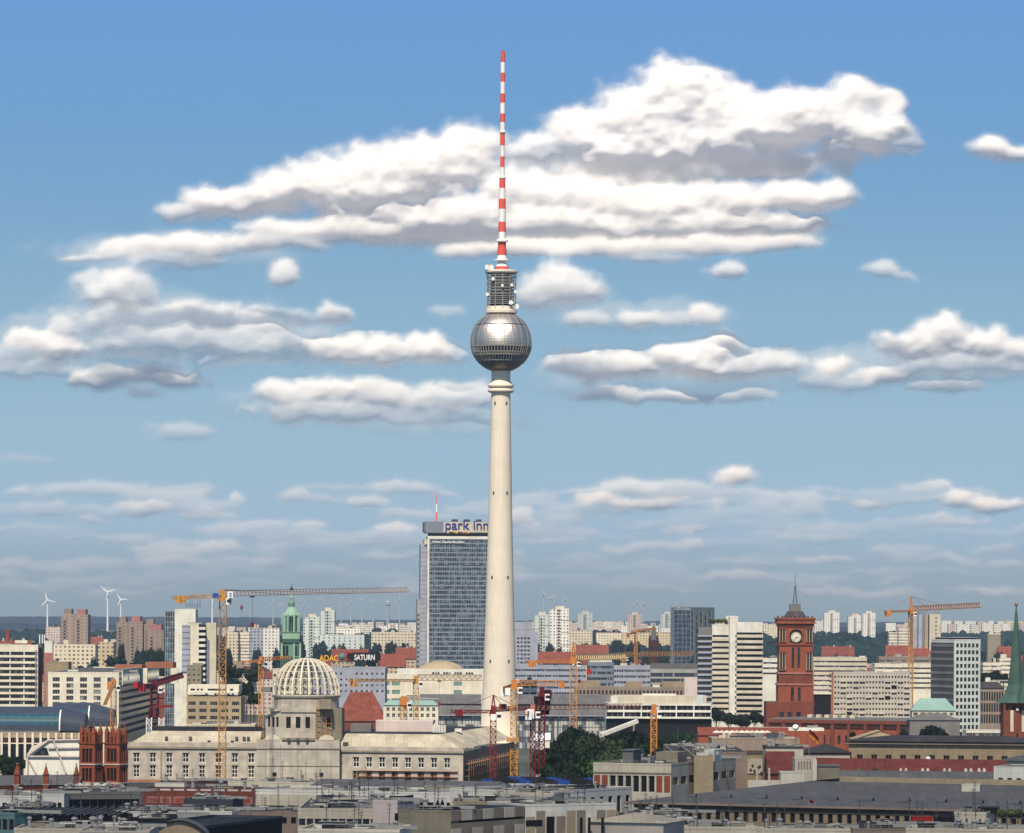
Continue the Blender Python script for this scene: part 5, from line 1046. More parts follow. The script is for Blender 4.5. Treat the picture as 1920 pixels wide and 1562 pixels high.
q = MB(); q.ball((X(641, 2450), 2451, Z(1233, 2450)), 2.0, 'teal', 10); q.build('sign_globe', T)
Bd('cream_terrace_house', 'old cream townhouse with ornate window rows and green cornice behind the palace roof', (719, 1950), (822, 1950), 16, 1322, 'cream', front=P_(9, 3, 1.5, 1.7, 1.0, 2.75, nx=2, nz=2, frame='white', glass='glass_dk', mar=.8), roof='mansard', rh=2.2, rk='green_roof', seed=37, nclut=4)
Bd('concrete_block', 'beige concrete block seen through the ribs of the palace dome', (511, 2060), (584, 2060), 18, 1256, 'offwhite', front=P_(9, 5, 1.3, 1.3, 2, 3.3, nx=1), seed=38, nclut=2)
# pavilion with dark roof slabs at the foot of the television tower
for i, (pa, pb, d0) in enumerate(((786, 902, 2200), (968, 1140, 2200))):
    T = thing('tower_pavilion', ('dark grey terraced pavilion roof left' if i == 0 else 'longer dark grey terraced pavilion roof')+' at the foot of the television tower'.replace('left', ''), 'pavilion', (X((pa+pb)/2, d0), d0, 0), 'folded roof pavilions at the television tower')
    T['label'] = 'dark grey two tiered pavilion behind the red tower crane and palace roof' if i == 0 else 'longer dark grey two tiered pavilion behind the big dark trees'
    q = MB(); xa, xb = X(pa, d0), X(pb, d0)
    q.face([(xa, d0, Z(1320, d0)), (xb, d0, Z(1320, d0)), (xb, d0+14, Z(1303, d0)), (xa, d0+14, Z(1303, d0))], 'roof_grey'); q.box(xa, xb, d0+.3, d0+14, 0, Z(1321, d0), 'black')
    q.face([(xa-1, d0-6, Z(1340, d0)), (xb, d0-6, Z(1340, d0)), (xb, d0-.5, Z(1323, d0)), (xa-1, d0-.5, Z(1323, d0))], 'roof_grey'); q.box(xa-1, xb, d0-6.1, d0+.2, Z(1342, d0), Z(1340.2, d0), 'lilac'); q.build('roof', T)
    curtain(T, (xa, d0-4), (xb, d0-4), 0, Z(1342, d0)-.02, 1.6, 6, 'glass_lt', 'dkgrey', .22, 'glass_wall')
# grey offices behind
for (a, b2, py, d0, k, lb, cols, rows, w, h, extra) in (
    (966, 1098, 1249, 2700, 'lilac', 'grey lilac office with small punched windows beside the television tower shaft', 26, 5, 1.5, 1.4, {}),
    (1102, 1150, 1243, 2690, 'lilac2', 'darker grey glass office with a cream top floor between two lighter ones', 12, 4, 1.9, 1.7, {}),
    (1151, 1219, 1250, 2680, 'lilac', 'pale grey office with scattered square windows and a narrow dark roofline', 15, 4, 1.3, 1.5, {}),
    (1220, 1310, 1256, 2670, 'steel', 'light grey office with fine vertical window strips beside the white slab tower', 22, 3, 1.5, 2.5, {}),
    (964, 998, 1182, 3100, 'lilac', 'narrow white and grey block with square windows right behind the television tower', 4, 12, 1.8, 1.4, {'mar': 1.5})):
    T, Q, u, l = Bd('grey_office', lb, (a, d0), (b2, d0), 30, py, k, front=P_(cols, rows, w, h, 1.8 if py != 1182 else 5, 3.6 if py != 1182 else 2.9, nx=1, glass='glass', frame='lilac2', **extra), nclut=5, seed=a, group=None)
    if a == 1102: q = MB(); q.obox(Q[0], u, 1, l-1, 1, 12, Z(py, d0)+.7, Z(py, d0)+3.2, 'cream'); q.build('top_floor', T)
    if a == 1220: q = MB(); q.obox(Q[0], u, 0, l, 1, 12, Z(py, d0)+.7, Z(py, d0)+4.4, 'roof_slate'); q.build('top_floor', T)
    if a == 964: q = MB(); q.obox(Q[0], u, -3, l+.1, .02, 29, Z(py, d0)+.7, Z(py, d0)+6, 'lilac'); q.obox(Q[1], (0, 1), -.1, 12, -3.8, -.02, 0, Z(py+2, d0), 'lilac'); q.build('grey_core', T)
T, Q, u, l = Bd('long_brown_office', 'long taupe office with a single row of paired windows behind the white pavilion', (1078, 2420), (1316, 2420), 24, 1290, 'taupe', front=P_(34, 1, 1.3, 2.4, 1.2, nx=2, glass='glass_dk', frame='taupe'), rk='roof_flat', nclut=6, seed=41)
q = MB()
for (a, b2, pt) in ((1085, 1125, 1276), (1174, 1204, 1277), (1242, 1288, 1277)): q.box(X(a, 2420), X(b2, 2420), 2422, 2434, Z(1290, 2420), Z(pt, 2420), 'tan')
q.box(X(1283, 2420), X(1318, 2420), 2419.4, 2432, Z(1302, 2420), Z(1269, 2420), 'rose'); q.build('rooftop_house', T)
Bd('cream_side_block', 'small cream block with two tall window groups right beside the television tower foot', (965, 2450), (1007, 2450), 20, 1276, 'cream', front=P_(3, 3, 3.4, 2.6, 1.6, 5.0, nx=3, glass='glass_dk', frame='offwhite'), seed=42, nclut=2)
# white glazed pavilion
T, Q, u, l = Bd('white_glazed_block', 'low white two storey glazed building behind dark trees', (1137, 2120), (1334, 2120), 26, 1319, 'white', front=dict(cols=6, rows=2, w=8.1, h=2.3, top=.9, pitch=3.3, nx=3, glass='glass_dk', frame='white', deep=.8), rk='roof_pale', par=.3, seed=43)
q = MB(); d0 = 2120; q.box(X(1150, d0), X(1325, d0), 2122, 2140, Z(1319, d0)+.4, Z(1303, d0), 'offwhite'); q.box(X(1145, d0), X(1158, d0), 2121, 2130, Z(1319, d0)+.35, Z(1304, d0), 'white'); q.box(X(1306, d0), X(1319, d0), 2121, 2130, Z(1319, d0)+.4, Z(1303, d0)+.3, 'mint')
q.box(X(1205, d0), X(1268, d0), 2124, 2132, Z(1303, d0)+.01, Z(1300, d0), 'white'); q.build('rooftop_house', T); q = MB(); q.obox(Q[0], u, -1, l, -2.2, -.02, Z(1346, d0), Z(1343, d0), 'white'); q.obox(Q[0], u, 0, l, -.3, -.01, 0, Z(1346, d0)-.01, 'black'); q.build('canopy', T)
clutter(T, Q, Z(1319, 2120)+.1, random.Random(4), 8)
# dark chequered tower
T, Q, u, l = Bd('dark_tower', 'dark blue grey office tower with one face of chequered slit windows', (1263, 3000), (1294, 3000), 22, 1141, 'lilac2', right=None, seed=44, rk='roof_flat', nclut=6)
q = MB(); A2 = Q[1]; B2 = (X(1339, 3020), 3020)
zt = Z(1137, 3000); lq = math.hypot(B2[0]-A2[0], B2[1]-A2[1]); uq = ((B2[0]-A2[0])/lq, (B2[1]-A2[1])/lq); q.obox(A2, uq, .05, lq, 0, 18, 0, zt, 'slate_panel')
q.build('second_wing', T); curtain(T, Q[0], Q[1], 2, Z(1141, 3000)-.5, 2.6, 3.2, 'glass_blue', 'lilac2', .3, 'curtain_wall')
for i in range(5):
    for j in range(12):
        z1_ = zt-3.2-j*4.6-(2.3 if i % 2 else 0); s = 1.4+i*(lq-2)/5
        q = MB(); q.obox(A2, uq, s, s+1.5, -.12, -.02, z1_-3.4, z1_, 'glass_dk'); q.obox(A2, uq, s+1.6, s+1.9, -.3, -.03, z1_-4.4, z1_+.2, 'steel'); q.build('slit_window', T)
# white slab pair
T, Q, u, l = Bd('white_slab_tower', 'pair of white high slabs joined by a taller core, striped by dark window bands', (1335, 2300), (1366, 2300), 14, 1173, 'cream2', nclut=3, seed=45,
   front=dict(cols=1, rows=14, w=30, h=1.15, top=5.0, pitch=2.96, nx=6, glass='glass_dk', frame='dark', deep=.9), rk='roof_flat', fin=False, wname='left_slab', cat='tower block')
fc = building.fc; A2, B2 = (X(1379, 2292), 2292), (X(1429, 2292), 2292); Qr = rect(A2, B2, 14); zr = Z(1164, 2292); b = MB()
wall(b, fc, A2, B2, 0, zr, 'cream2', dict(cols=1, rows=15, w=30, h=1.15, top=5.6, pitch=2.96, nx=8, glass='glass_dk', frame='dark', deep=.9))
for i in (1, 2, 3): wall(b, fc, Qr[i], Qr[(i+1) % 4], 0, zr, 'cream2', None)
b.face([(*p, zr) for p in Qr], 'roof_flat'); b.build('right_slab', T); fc.done(); building.fc = None; del building.fc
q = MB(); q.box(X(1366, 2300), X(1379, 2300), 2291, 2304, 0, Z(1154, 2292), 'cream2'); q.box(X(1361, 2300), X(1384, 2300), 2304.1, 2312, 0, Z(1153, 2304), 'cream2'); q.build('core', T)
q = MB(); q.box(X(1309, 2300), X(1335, 2300)-.05, 2302, 2312, 0, Z(1174, 2300), 'shade_grey')  # shade on this flank of the white slab is coloured in grey
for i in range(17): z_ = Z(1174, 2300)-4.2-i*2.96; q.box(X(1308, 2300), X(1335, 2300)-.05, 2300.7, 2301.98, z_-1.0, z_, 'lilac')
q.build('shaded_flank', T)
for (pa, pb, d0, zt_, r_) in ((1335, 1366, 2300, Z(1173, 2300), 14), (1379, 1429, 2292, zr, 15)):
    for i in range(r_): q = MB(); z_ = zt_-(5.0 if r_ == 14 else 5.6)-1.15-2.96*i; q.box(X(pa, d0)-.2, X(pb, d0)+.3, d0-1.0, d0-.82, z_-1.5, z_-.05, 'offwhite'); q.build('balcony_parapet', T)
T2 = thing('roof_garden', 'dark shrubs growing on the roof of the lower white slab', 'plants', (X(1350, 2300), 2305, Z(1173, 2300)+.1))
# punched prefab slab right of city hall
T, Q, u, l = Bd('prefab_slab', 'beige prefabricated apartment slab with an orange end wall right of the city hall tower', (1563, 2260), (1706, 2260), 12, 1262, 'beige',
   front=dict(cols=24, rows=9, w=1.0, h=1.15, top=1.4, pitch=2.8, nx=1, glass='glass_dk', frame='beige', deep=.25), rk='roof_flat', nclut=8, seed=46)
q = MB(); q.obox(Q[0], u, -1.4, -.05, .2, 11.5, 0, Z(1261, 2260), 'orange_wall'); q.build('end_wall', T); q = MB()
for i in range(0, 24, 2): q.obox(Q[0], u, l*i/24-.1, l*i/24+.1, -.25, -.02, 0, Z(1263, 2260), 'offwhite')
q.build('panel_rib', T)
rgw = random.Random(8)
for i in range(44):
    c_, r_ = rgw.randrange(12), rgw.randrange(9); q = MB(); s = l*(c_*2+.15)/24; z_ = Z(1262, 2260)-1.4-1.25-r_*2.8; q.obox(Q[0], u, s, s+l/12*.82, -.9, -.5, z_-1.0, z_-.05, rgw.choice(('rose', 'beige', 'offwhite', 'beige'))); q.build('balcony', T)
# stepped pale building behind, wide bands
for j, (a, b2, py, d0, n, lb) in enumerate(((1525, 1625, 1234, 2650, 8, 'wide pale office with stepped terraces behind the city hall tower'), (1640, 1755, 1246, 2550, 5, 'pale office with long ribbon windows behind the beige prefab slab'), (1430, 1462, 1236, 2400, 3, 'cream house with stacked balconies between slab tower and clock tower'))):
    Bd('terraced_office', lb, (a, d0), (b2, d0), 24, py, ('offwhite', 'cream', 'white')[j], front=dict(cols=1, rows=n, w=60, h=1.1, top=1.6, pitch=2.9, nx=20 if j != 2 else 4, glass='glass', frame='beige', mar=2, deep=.4), seed=47+j, nclut=6)
Bd('low_tan_office', 'greenish grey office topped with machinery above the ribbon window block', (1648, 2720), (1755, 2720), 20, 1233, 'taupe', front=P_(16, 2, 2.2, 1.3, 1.4, 3), seed=52, nclut=8)
T, Q, u, l = Bd('dark_hoarding', 'dark navy gap building under the cream stair wing beside the clock tower', (1526, 2230), (1558, 2230), 12, 1301, 'black', seed=53, par=.1)
q = MB()
for i in range(4): q.obox(Q[0], u, -.2, l+.2, -.8-.2*i, -.1, Z(1299-i*9, 2230), Z(1295-i*9, 2230), 'cream' if i % 2 == 0 else 'rose')
q.build('balcony_band', T)
# gridded white green tower
T, Q, u, l = Bd('gridded_tower', 'white green office tower with a neat grid of dark windows and a shade painted flank', (1789, 2074), (1838, 2080), 22, 1201, 'mint', front=dict(cols=6, rows=14, w=1.4, h=1.95, top=1.4, pitch=3.27, nx=1, mar=.7, glass='glass_dk', frame='dark', deep=.35), seed=54, cat='tower block')
q = MB(); A2 = Q[3]; uu = ((Q[0][0]-A2[0]), (Q[0][1]-A2[1])); ll = math.hypot(*uu); uu = (uu[0]/ll, uu[1]/ll); q.obox(A2, uu, 0, ll-.4, -.2, .1, 0, Z(1201, 2085), 'dkgrey')  # dark grey paints shade onto a flank that the sun reaches
for i in range(14): q.obox(A2, uu, 0, ll-.4, -.32, -.21, Z(1201, 2085)-2-i*3.27, Z(1201, 2085)-.8-i*3.27, 'grey')
q.build('painted_shade_flank', T); q = MB(); q.obox(Q[0], u, .6, l-1, 2, 19, Z(1201, 2080)+.6, Z(1192, 2080), 'black'); q.obox(Q[0], u, .4, l-.8, 1.6, 19.4, Z(1192, 2080)+.01, Z(1191, 2080), 'lilac'); q.build('roof_storey', T)
q = MB()
for c_ in range(7): q.obox(Q[0], u, .7+c_*(l-1.4)/6-.12, .7+c_*(l-1.4)/6+.12, -.2, -.02, 0, Z(1202, 2080), 'mint')
q.build('pilaster', T)
# fluted grey tower
T, Q, u, l = Bd('fluted_tower', 'grey fluted high rise behind the orange crane', (1710, 3300), (1762, 3300), 20, 1148, 'lilac2', seed=55, cat='tower block', par=.3)
q = MB()
for (a, b2, k_) in ((1711, 1718, 'lilac'), (1721, 1728, 'lilac'), (1733, 1739, 'tan2')): q.box(X(a, 3300), X(b2, 3300), 3297, 3299.98, 0, Z(1149, 3300), k_)
q.box(X(1741, 3300), X(1762, 3300), 3295, 3299.98, 0, Z(1148, 3300), 'offwhite'); q.box(X(1739.5, 3300), X(1741, 3300)-.1, 3296, 3299.9, 0, Z(1150, 3300), 'dark'); q.build('fluting', T)
for i in range(16): q = MB(); q.box(X(1752, 3300), X(1754.5, 3300), 3294.8, 3294.98, Z(1148, 3300)-3.4-i*3, Z(1148, 3300)-2.2-i*3, 'dkgrey'); q.build('window', T)
# copper green roofed house
T, Q, u, l = Bd('copper_roofed_house', 'low house with a broad pale green copper roof before the gridded tower', (1710, 2030), (1792, 2030), 9, 1332, 'offwhite', roof='hip', rh=Z(1309, 2035)-Z(1332, 2030), rk='green_roof', seed=56, front=P_(6, 1, 2, 1.5, 1))
Bd('dark_roof_house', 'low dark roofed house with a red hoarding in front of the copper green roof', (1706, 1990), (1800, 1990), 14, 1350, 'shade_grey', roof='hip', rh=3, rk='roof_slate', seed=57)
Bd('tall_window_block', 'brown stone block with tall narrow window strips beside the green church spire', (1839, 2150), (1882, 2150), 18, 1290, 'taupe', front=P_(9, 3, 1.0, 4.4, 2.0, 5.6, nx=1, glass='glass_dk', frame='tan'), seed=58, nclut=4, roof='mansard', rh=3, rk='roof_dk')
Bd('white_market_hall', 'low white hall at street level beside the church tower', (1812, 2050), (1882, 2050), 16, 1370, 'white', front=P_(6, 1, 3, 2, 1.0), seed=59, nclut=2, par=.3)
# ---------------------------------------------------------------- roofs close to the viewer
def Fd(name, label, A, B, L, py, k, **kw):
    return Bd(name, label, A, B, L, py, k, **kw)
# long grey roof, right
d0 = 1082
T = thing('long_stone_building', 'long tan stone building with broad plain grey roof and a row of dark windows', 'building', (X(1550, 1060), 1060, 0)); fc = Facades(T)
A, B = (X(1182, 1082), 1082), (X(1960, 1038), 1038); ze = Z(1503, 1082, 1182); lq = math.hypot(B[0]-A[0], B[1]-A[1]); u = ((B[0]-A[0])/lq, (B[1]-A[1])/lq)
b = MB(); wall(b, fc, (A[0]+1.0, A[1]+.2), (B[0], B[1]+.2), 0, ze-1.5, 'tan', dict(cols=42, rows=1, w=1.25, h=2.3, top=.45, nx=1, mar=1.6, glass='black', frame='brown', deep=.4)); b.build('wall', T)
q = MB(); n = (-u[1], u[0]); P = lambda s, t, z: (A[0]+u[0]*s+n[0]*t, A[1]+u[1]*s+n[1]*t, z); zr = ze+4.6; zs_ = 34
q.face([P(-1.2, -.75, ze), P(lq, -.75, ze), P(lq, 38, zr), P(zs_, 38, zr)], 'roof_slate'); q.face([P(-1.2, 90, ze), P(-1.2, -.75, ze), P(zs_, 38, zr), P(zs_, 90, zr)], 'roof_slate'); q.face([P(lq, 38, zr), P(lq, 80, ze), P(zs_, 80, ze), P(zs_, 38, zr)], 'roof_slate')
q.build('roof', T); q = MB(); q.obox(A, u, -1.3, lq, -.85, -.6, ze-.5, ze+.05, 'taupe'); q.obox(A, u, -1.0, lq, -.58, .15, ze-.62, ze-.5, 'brown'); q.obox(A, u, 1.0, lq, .12, .19, ze-1.5, ze-.63, 'brown'); q.build('eaves', T)  # brown strip below the overhang puts the eaves' shade into colour
q = MB(); q.obox((A[0]+1.5, A[1]+1.0), (0.04, .999), -.02, 80, 0, .3, 0, ze-2.6, 'tan'); q.build('side_wall', T)
for i in range(11):
    q = MB(); s = 12+i*9.4; t = 8; z_ = ze+4.6*(t+1.2)/39.2; c = P(s, t, z_); q.obox(c, u, 0, 2.6, 0, .1, z_+.02, z_+.14, 'dkgrey'); q.prism([(c[0]+2.2, c[1]), (c[0]+2.9, c[1]), (c[0]+2.9, c[1]+1.2), (c[0]+2.2, c[1]+1.2)], z_, z_+.9, 'dark', scale=.4); q.build('skylight', T)
q = MB(); q.obox(P(zs_+8, 38, 0), u, 0, lq-zs_-8, .2, 1.2, zr-1.2, zr+1.3, 'tan2'); q.build('rear_parapet', T); fc.done()
T, Q, u2, l = Fd('cream_roof_block', 'cream rooftop block with a yellowish box and parapet on the long grey roof', (1465, 1102), (1508, 1102), 9, 1450, 'cream', front=P_(1, 1, 1.9, 1.0, 3.2, mar=.2, nx=3, glass='black', frame='tan', w_=1), z0=zr-2, rk='roof_slate', seed=60, par=.3)
q = MB(); q.obox((X(1403, 1104), 1104), (1, -.04), 0, X(1465, 1104)-X(1403, 1104)-.05, 0, 1.2, zr-2, Z(1463, 1104, 1430), 'cream'); 
q.build('parapet', T)
for px in (1420, 1443): q = MB(); q.box(X(px, 1110)-.25, X(px, 1110)+.25, 1110, 1110.5, zr-1, Z(1440, 1110, px), 'offwhite'); q.build('post', T)
T, Q, u2, l = Fd('stair_house', 'pale stair house with vertical grooves and a grey cap on the long grey roof', (1491, 1125), (1530, 1125), 9, 1424, 'offwhite', rk='roof_slate', z0=zr-3, seed=61, par=.4, right=None)
q = MB()
for i in range(5): q.obox(Q[0], u2, .8+i*.75, 1.2+i*.75, -.08, -.02, Z(1442, 1125, 1500), Z(1427, 1125, 1500), 'taupe')
q.obox(Q[1], (0, 1), 0, 8, -6.2, -.05, zr-3, Z(1437, 1125, 1540), 'concrete2'); q.obox(Q[1], (0, 1), -.3, 8.3, -6.5, .1, Z(1437, 1125, 1540)+.01, Z(1435, 1125, 1540), 'grey'); q.obox(Q[0], u2, l-.9, l+.2, -1.6, -.05, zr-3, Z(1424, 1125, 1520), 'cream'); q.build('side_annex', T)
Fd('garden_wall_block', 'low cream parapet building with slit openings between grey roofs', (1577, 1150), (1866, 1143), 14, 1463, 'tan2', front=P_(16, 1, 1.6, .5, .9, mar=10, nx=1, glass='black', frame='tan'), rk='roof_slate', seed=62, par=.2)
Fd('blue_grey_roof', 'low building with a plain blue grey pitched roof below the dormered red roof', (1560, 1200), (1880, 1192), 22, 1464, 'tan2', roof='gable', rh=2.6, rk='roof_grey', seed=63)
T, Q, u2, l = Fd('red_roof_range', 'long range with a steep dark red tiled roof and small white dormers', (1444, 1270), (1890, 1256), 22, 1453, 'tan', roof='gable', rh=Z(1427, 1281, 1600)-Z(1453, 1270, 1444)+1.0, rk='roof_red2', seed=64)
for px in (1695, 1736, 1777, 1817, 1842):
    q = MB(); dd = 1252-(px-1444)*.02; x = X(px, dd); z_ = Z(1449, dd, px)
    for s in (-.75, .75): q.prism([(x+s-.65, dd), (x+s+.65, dd), (x+s+.65, dd+2.5), (x+s-.65, dd+2.5)], z_-.6, z_+1.3, 'offwhite', scale=.35)
    q.build('dormer', T)
T, Q, u2, l = Fd('classical_range', 'long tan classical range with paired arched windows under a heavy grey cornice', (1592, 1345), (1960, 1333), 26, 1389, 'tan', front=P_(13, 1, 1.9, 2.2, 4.2, mar=1.2, nx=2, glass='glass_dk', frame='tan'), roof='hip', rh=1.6, over=1.0, rk='roof_dk', seed=65)
q = MB(); q.obox(Q[0], u2, -1, l, -1.0, -.05, Z(1389, 1345, 1600)-.9, Z(1389, 1345, 1600)-.4, 'taupe'); q.obox(Q[0], u2, 0, l, -.5, -.05, Z(1389, 1345, 1600)-8.2, Z(1389, 1345, 1600)-7.6, 'tan2'); q.build('cornice', T)
T, Q, u2, l = Fd('rose_annex', 'low rose walled annex with a dark hipped roof beside the flag pole', (1508, 1335), (1594, 1335), 14, 1411, 'pinkish', roof='hip', rh=2.6, over=.6, rk='roof_dk', seed=66)
q = MB(); q.box(Q[0][0]+.1, Q[1][0], 1334.6, 1334.97, Z(1425, 1335, 1550), Z(1415, 1335, 1550), 'beige'); q.build('band', T)
T, Q, u2, l = Fd('gabled_front', 'pale stone pediment front rising behind the long tan classical range', (1602, 1420), (1702, 1420), 16, 1386, 'tan2', roof='gable_y', rh=2.8, rk='tan', seed=67)
Fd('white_window_house', 'white house front with three small windows under a dark flat roof', (1436, 1310), (1507, 1310), 16, 1404, 'offwhite', front=P_(3, 1, 1.3, 1.0, 2.4, mar=0, nx=2, glass='glass_dk', frame='offwhite'), rk='roof_dk', par=.8, pk='dkgrey', nclut=3, seed=68)
Fd('red_lower_roof', 'small house with a deep red roof under the white three window front', (1440, 1255), (1492, 1255), 14, 1450, 'brick2', roof='gable', rh=6.2, rk='roof_red2', seed=69)
T, Q, u2, l = Fd('relief_block', 'tan stone block with a carved relief at the corner of the dark flat roofs', (1397, 1330), (1437, 1330), 26, 1415, 'tan', rk='roof_dk', seed=70, par=.5, pk='brown')
q = MB(); xr = X(1418, 1330); zr_ = Z(1437, 1330, 1418); q.box(xr-2.6, xr+2.6, 1329.7, 1329.97, zr_-2.2, zr_+2.4, 'beige')
for i in range(7): q.ball((xr-1.6+i*.55, 1329.6, zr_-1+1.3*math.sin(i*1.7)), .4, 'brown', 6)
q.build('relief', T)
# framed cream block with red panels
A = (X(1113, 1215), 1215); Bx = (X(1259, 1210), 1210)
T, Q, u2, l = Fd('panelled_block', 'cream banded block with dark windows and brick red panels under a dark flat roof', (1113, 1215), (1259, 1208), 70, 1433, 'offwhite', front=dict(cols=10, rows=1, w=1.75, h=4.6, top=3.0, nx=1, glass='black', frame='cream2', deep=.5, skip=((0, 0), (1, 0), (8, 0), (9, 0))), right=dict(cols=8, rows=1, w=6, h=2.2, top=3.4, nx=4, glass='glass_dk', frame='brown', deep=.5), rk='roof_dk', nclut=0, seed=71, par=.5)
for i in (0, 1, 8, 9): q = MB(); s = l*(i+.5)/10; q.obox(Q[0], u2, s-.85, s+.85, -.06, -.02, Z(1433, 1215, 1150)-7.6, Z(1433, 1215, 1150)-3.0, 'brick'); q.build('red_panel', T)
q = MB(); q.obox(Q[0], u2, -.1, l+.1, -.25, -.02, Z(1433, 1215, 1150)-2.4, Z(1433, 1215, 1150)-2.1, 'tan'); q.build('string_course', T)
q = MB(); zz_ = Z(1433, 1215, 1150)+.1; q.obox(Q[0], u2, 4.4, 7.6, 14, 22, zz_, zz_+3.4, 'shade_grey'); q.obox(Q[0], u2, 4.0, 8.0, 13.6, 22.4, zz_+3.41, zz_+3.7, 'grey'); q.obox(Q[0], u2, 12.6, 19, 20, 30, zz_, zz_+3.0, 'concrete2'); q.obox(Q[0], u2, 23, 26, 34, 42, zz_, zz_+3.4, 'mint'); q.build('roof_house', T)
clutter(T, Q, zz_, random.Random(3), 12)
T, Q, u2, l = Fd('dark_flat_block', 'deep block with tarred roof and a plain cream wall end behind the panelled one', (1302, 1225), (1338, 1225), 120, 1419, 'tan2', rk='roof_dk', seed=72, par=.4, right=dict(cols=10, rows=1, w=8, h=2.6, top=2.4, nx=5, glass='glass_dk', frame='brown', deep=.5), nclut=6)
Fd('tarred_roof_hall', 'broad tarred flat roof between the panelled block and the relief block', (1262, 1290), (1400, 1290), 80, 1412, 'taupe', rk='roof_dk', seed=73, par=.4, nclut=9)
Fd('rooftop_terrace_block', 'low brownish block with market umbrellas along its roof before the city hall', (1335, 1480), (1500, 1480), 26, 1386, 'taupe', rk='roof_pale', seed=74, par=.4, nclut=12)
Fd('red_hoarding_shed', 'low shed with a bright red roof and white roof edge beside the city hall foot', (1310, 1640), (1480, 1640), 18, 1378, 'brick', roof='gable', rh=2.8, rk='roof_red', seed=75)
Fd('low_brick_house', 'low brick red house with a white roof edge before the city hall foot', (1418, 1760), (1545, 1760), 12, 1370, 'brick', rk='roof_pale', seed=76, par=1.2, nclut=5, pk='white')
Fd('white_corner_house', 'plain white house with three dark square windows and set back grey attic', (1864, 1090), (1975, 1085), 18, 1439, 'white', front=P_(6, 1, 1.15, 1.8, 2.6, mar=.6, nx=1, glass='black', frame='brick_dk'), rk='roof_slate', seed=77, par=.3)
T, Q, u2, l = Fd('attic_house', 'set back pale attic storey with grey roof above the white corner house', (1888, 1112), (1985, 1110), 12, 1426, 'offwhite', front=P_(5, 1, 1.3, 1.3, 1.0, nx=1), roof='hip', rh=1.6, rk='roof_slate', over=.8, seed=78)
Fd('cream_lift_box', 'small cream box on the grey roof slope near the white corner house', (1804, 1074), (1838, 1073), 5, 1472, 'cream', z0=zr-4, rk='roof_pale', par=.2, seed=79)
# bottom centre / left
T, Q, u2, l = Fd('grey_roof_museum', 'broad low grey roof with a row of curved rooflights below the palace', (560, 1255), (900, 1240), 46, 1484, 'cream2', roof='gable', rh=2.9, rk='roof_grey', seed=80)
for i in range(11): q = MB(); s = 2+i*4.6; q.obox(Q[0], u2, s, s+3.9, -.5, 2.6, Z(1484, 1250, 600)-2.0+.4, Z(1484, 1250, 600)+.5+.25*(i % 3), 'glass_dk'); q.obox(Q[0], u2, s-.1, s+4.0, -.7, 2.8, Z(1484, 1250, 600)+.51+.25*(i % 3), Z(1484, 1250, 600)+.8+.25*(i % 3), 'steel'); q.build('rooflight', T)
T, Q, u2, l = Fd('cream_band_building', 'long low building with a clean cream roof band and dark glazing beneath it', (480, 1190), (985, 1170), 30, 1484, 'cream2', front=P_(22, 1, 3.2, 2.6, 2.2, nx=2, glass='glass_dk', frame='tan', deep=.5), rk='roof_pale', seed=81, nclut=16)
q = MB(); q.obox(Q[0], u2, 0, l*.36, -.6, -.05, 0, Z(1489, 1190, 560), 'offwhite')
for i in range(9): q.obox(Q[0], u2, 2+i*2.6, 2.1+i*2.6, -.66, -.61, 5, Z(1490, 1190, 560), 'taupe')
q.build('white_cladding', T)
T, Q, u2, l = Fd('solar_roof_hall', 'dark blue panelled roof hall with a cream edge right of the broad grey roof', (885, 1275), (1130, 1262), 40, 1471, 'cream2', rk='tarred', seed=82, par=.5)
for i in range(4):
    for j in range(9): q = MB(); q.obox(Q[0], u2, 2+j*4, 5.6+j*4, 3+i*8, 3.3+i*8, Z(1471, 1275, 950)+.1, Z(1471, 1275, 950)+1.5, 'plastic_blue' if (i+j) % 3 == 0 else 'dark'); q.build('solar_panel', T)
T, Q, u2, l = Fd('glazed_wedge', 'wedge shaped building with a rising cream roof edge over tall black glazing', (1038, 1130), (1186, 1165), 32, 1488, 'cream2', front=P_(9, 1, 2.2, 5.0, 1.6, nx=1, glass='black', frame='offwhite', deep=.4), rk='roof_grey', seed=83, nclut=7)
T, Q, u2, l = Fd('white_slot_building', 'pale building with slanted slot windows left of the black glazed wedge', (925, 1130), (1037, 1125), 26, 1489, 'offwhite', front=P_(14, 1, .8, 1.4, 2.4, nx=1, mar=1, glass='black', frame='taupe'), rk='tarred', seed=84, nclut=10)
T, Q, u2, l = Fd('grey_panel_block', 'plain grey panelled block end with a dark ribbon on its receding side', (748, 905), (846, 900), 10, 1521, 'concrete2', rk='roof_flat', seed=85, nclut=5, par=.4)
A2 = Q[1]; B2 = (X(985, 925), 925); lq = math.hypot(B2[0]-A2[0], B2[1]-A2[1]); uq = ((B2[0]-A2[0])/lq, (B2[1]-A2[1])/lq); zt = Z(1521, 905, 846)
q = MB(); q.obox(A2, uq, .05, lq, 0, 14, 0, zt-2.4, 'concrete2'); q.obox(A2, uq, .05, lq, .5, 14, zt-2.39, zt-.6, 'black')
for i in range(7): q.obox(A2, uq, .1+i*lq/7, (i+1)*lq/7-.25, -.15, .6, zt-1.9+.02, zt+.25, ('taupe', 'offwhite')[i % 2])
for i in range(7): q.obox(A2, uq, .1+i*lq/7, (i+1)*lq/7-.25, -.15, -.02, zt-8, zt-3.5, ('offwhite', 'taupe')[i % 2])
q.obox(A2, uq, .05, lq, .6, 14, zt+.26, zt+.3, 'tarred'); q.build('ribbon_wing', T)
T, Q, u2, l = Fd('striped_panel_block', 'beige and grey panelled block with one narrow dark slot', (986, 925), (1156, 935), 18, 1512, 'cream2', rk='roof_pale', seed=86, nclut=9, par=.4)
q = MB()
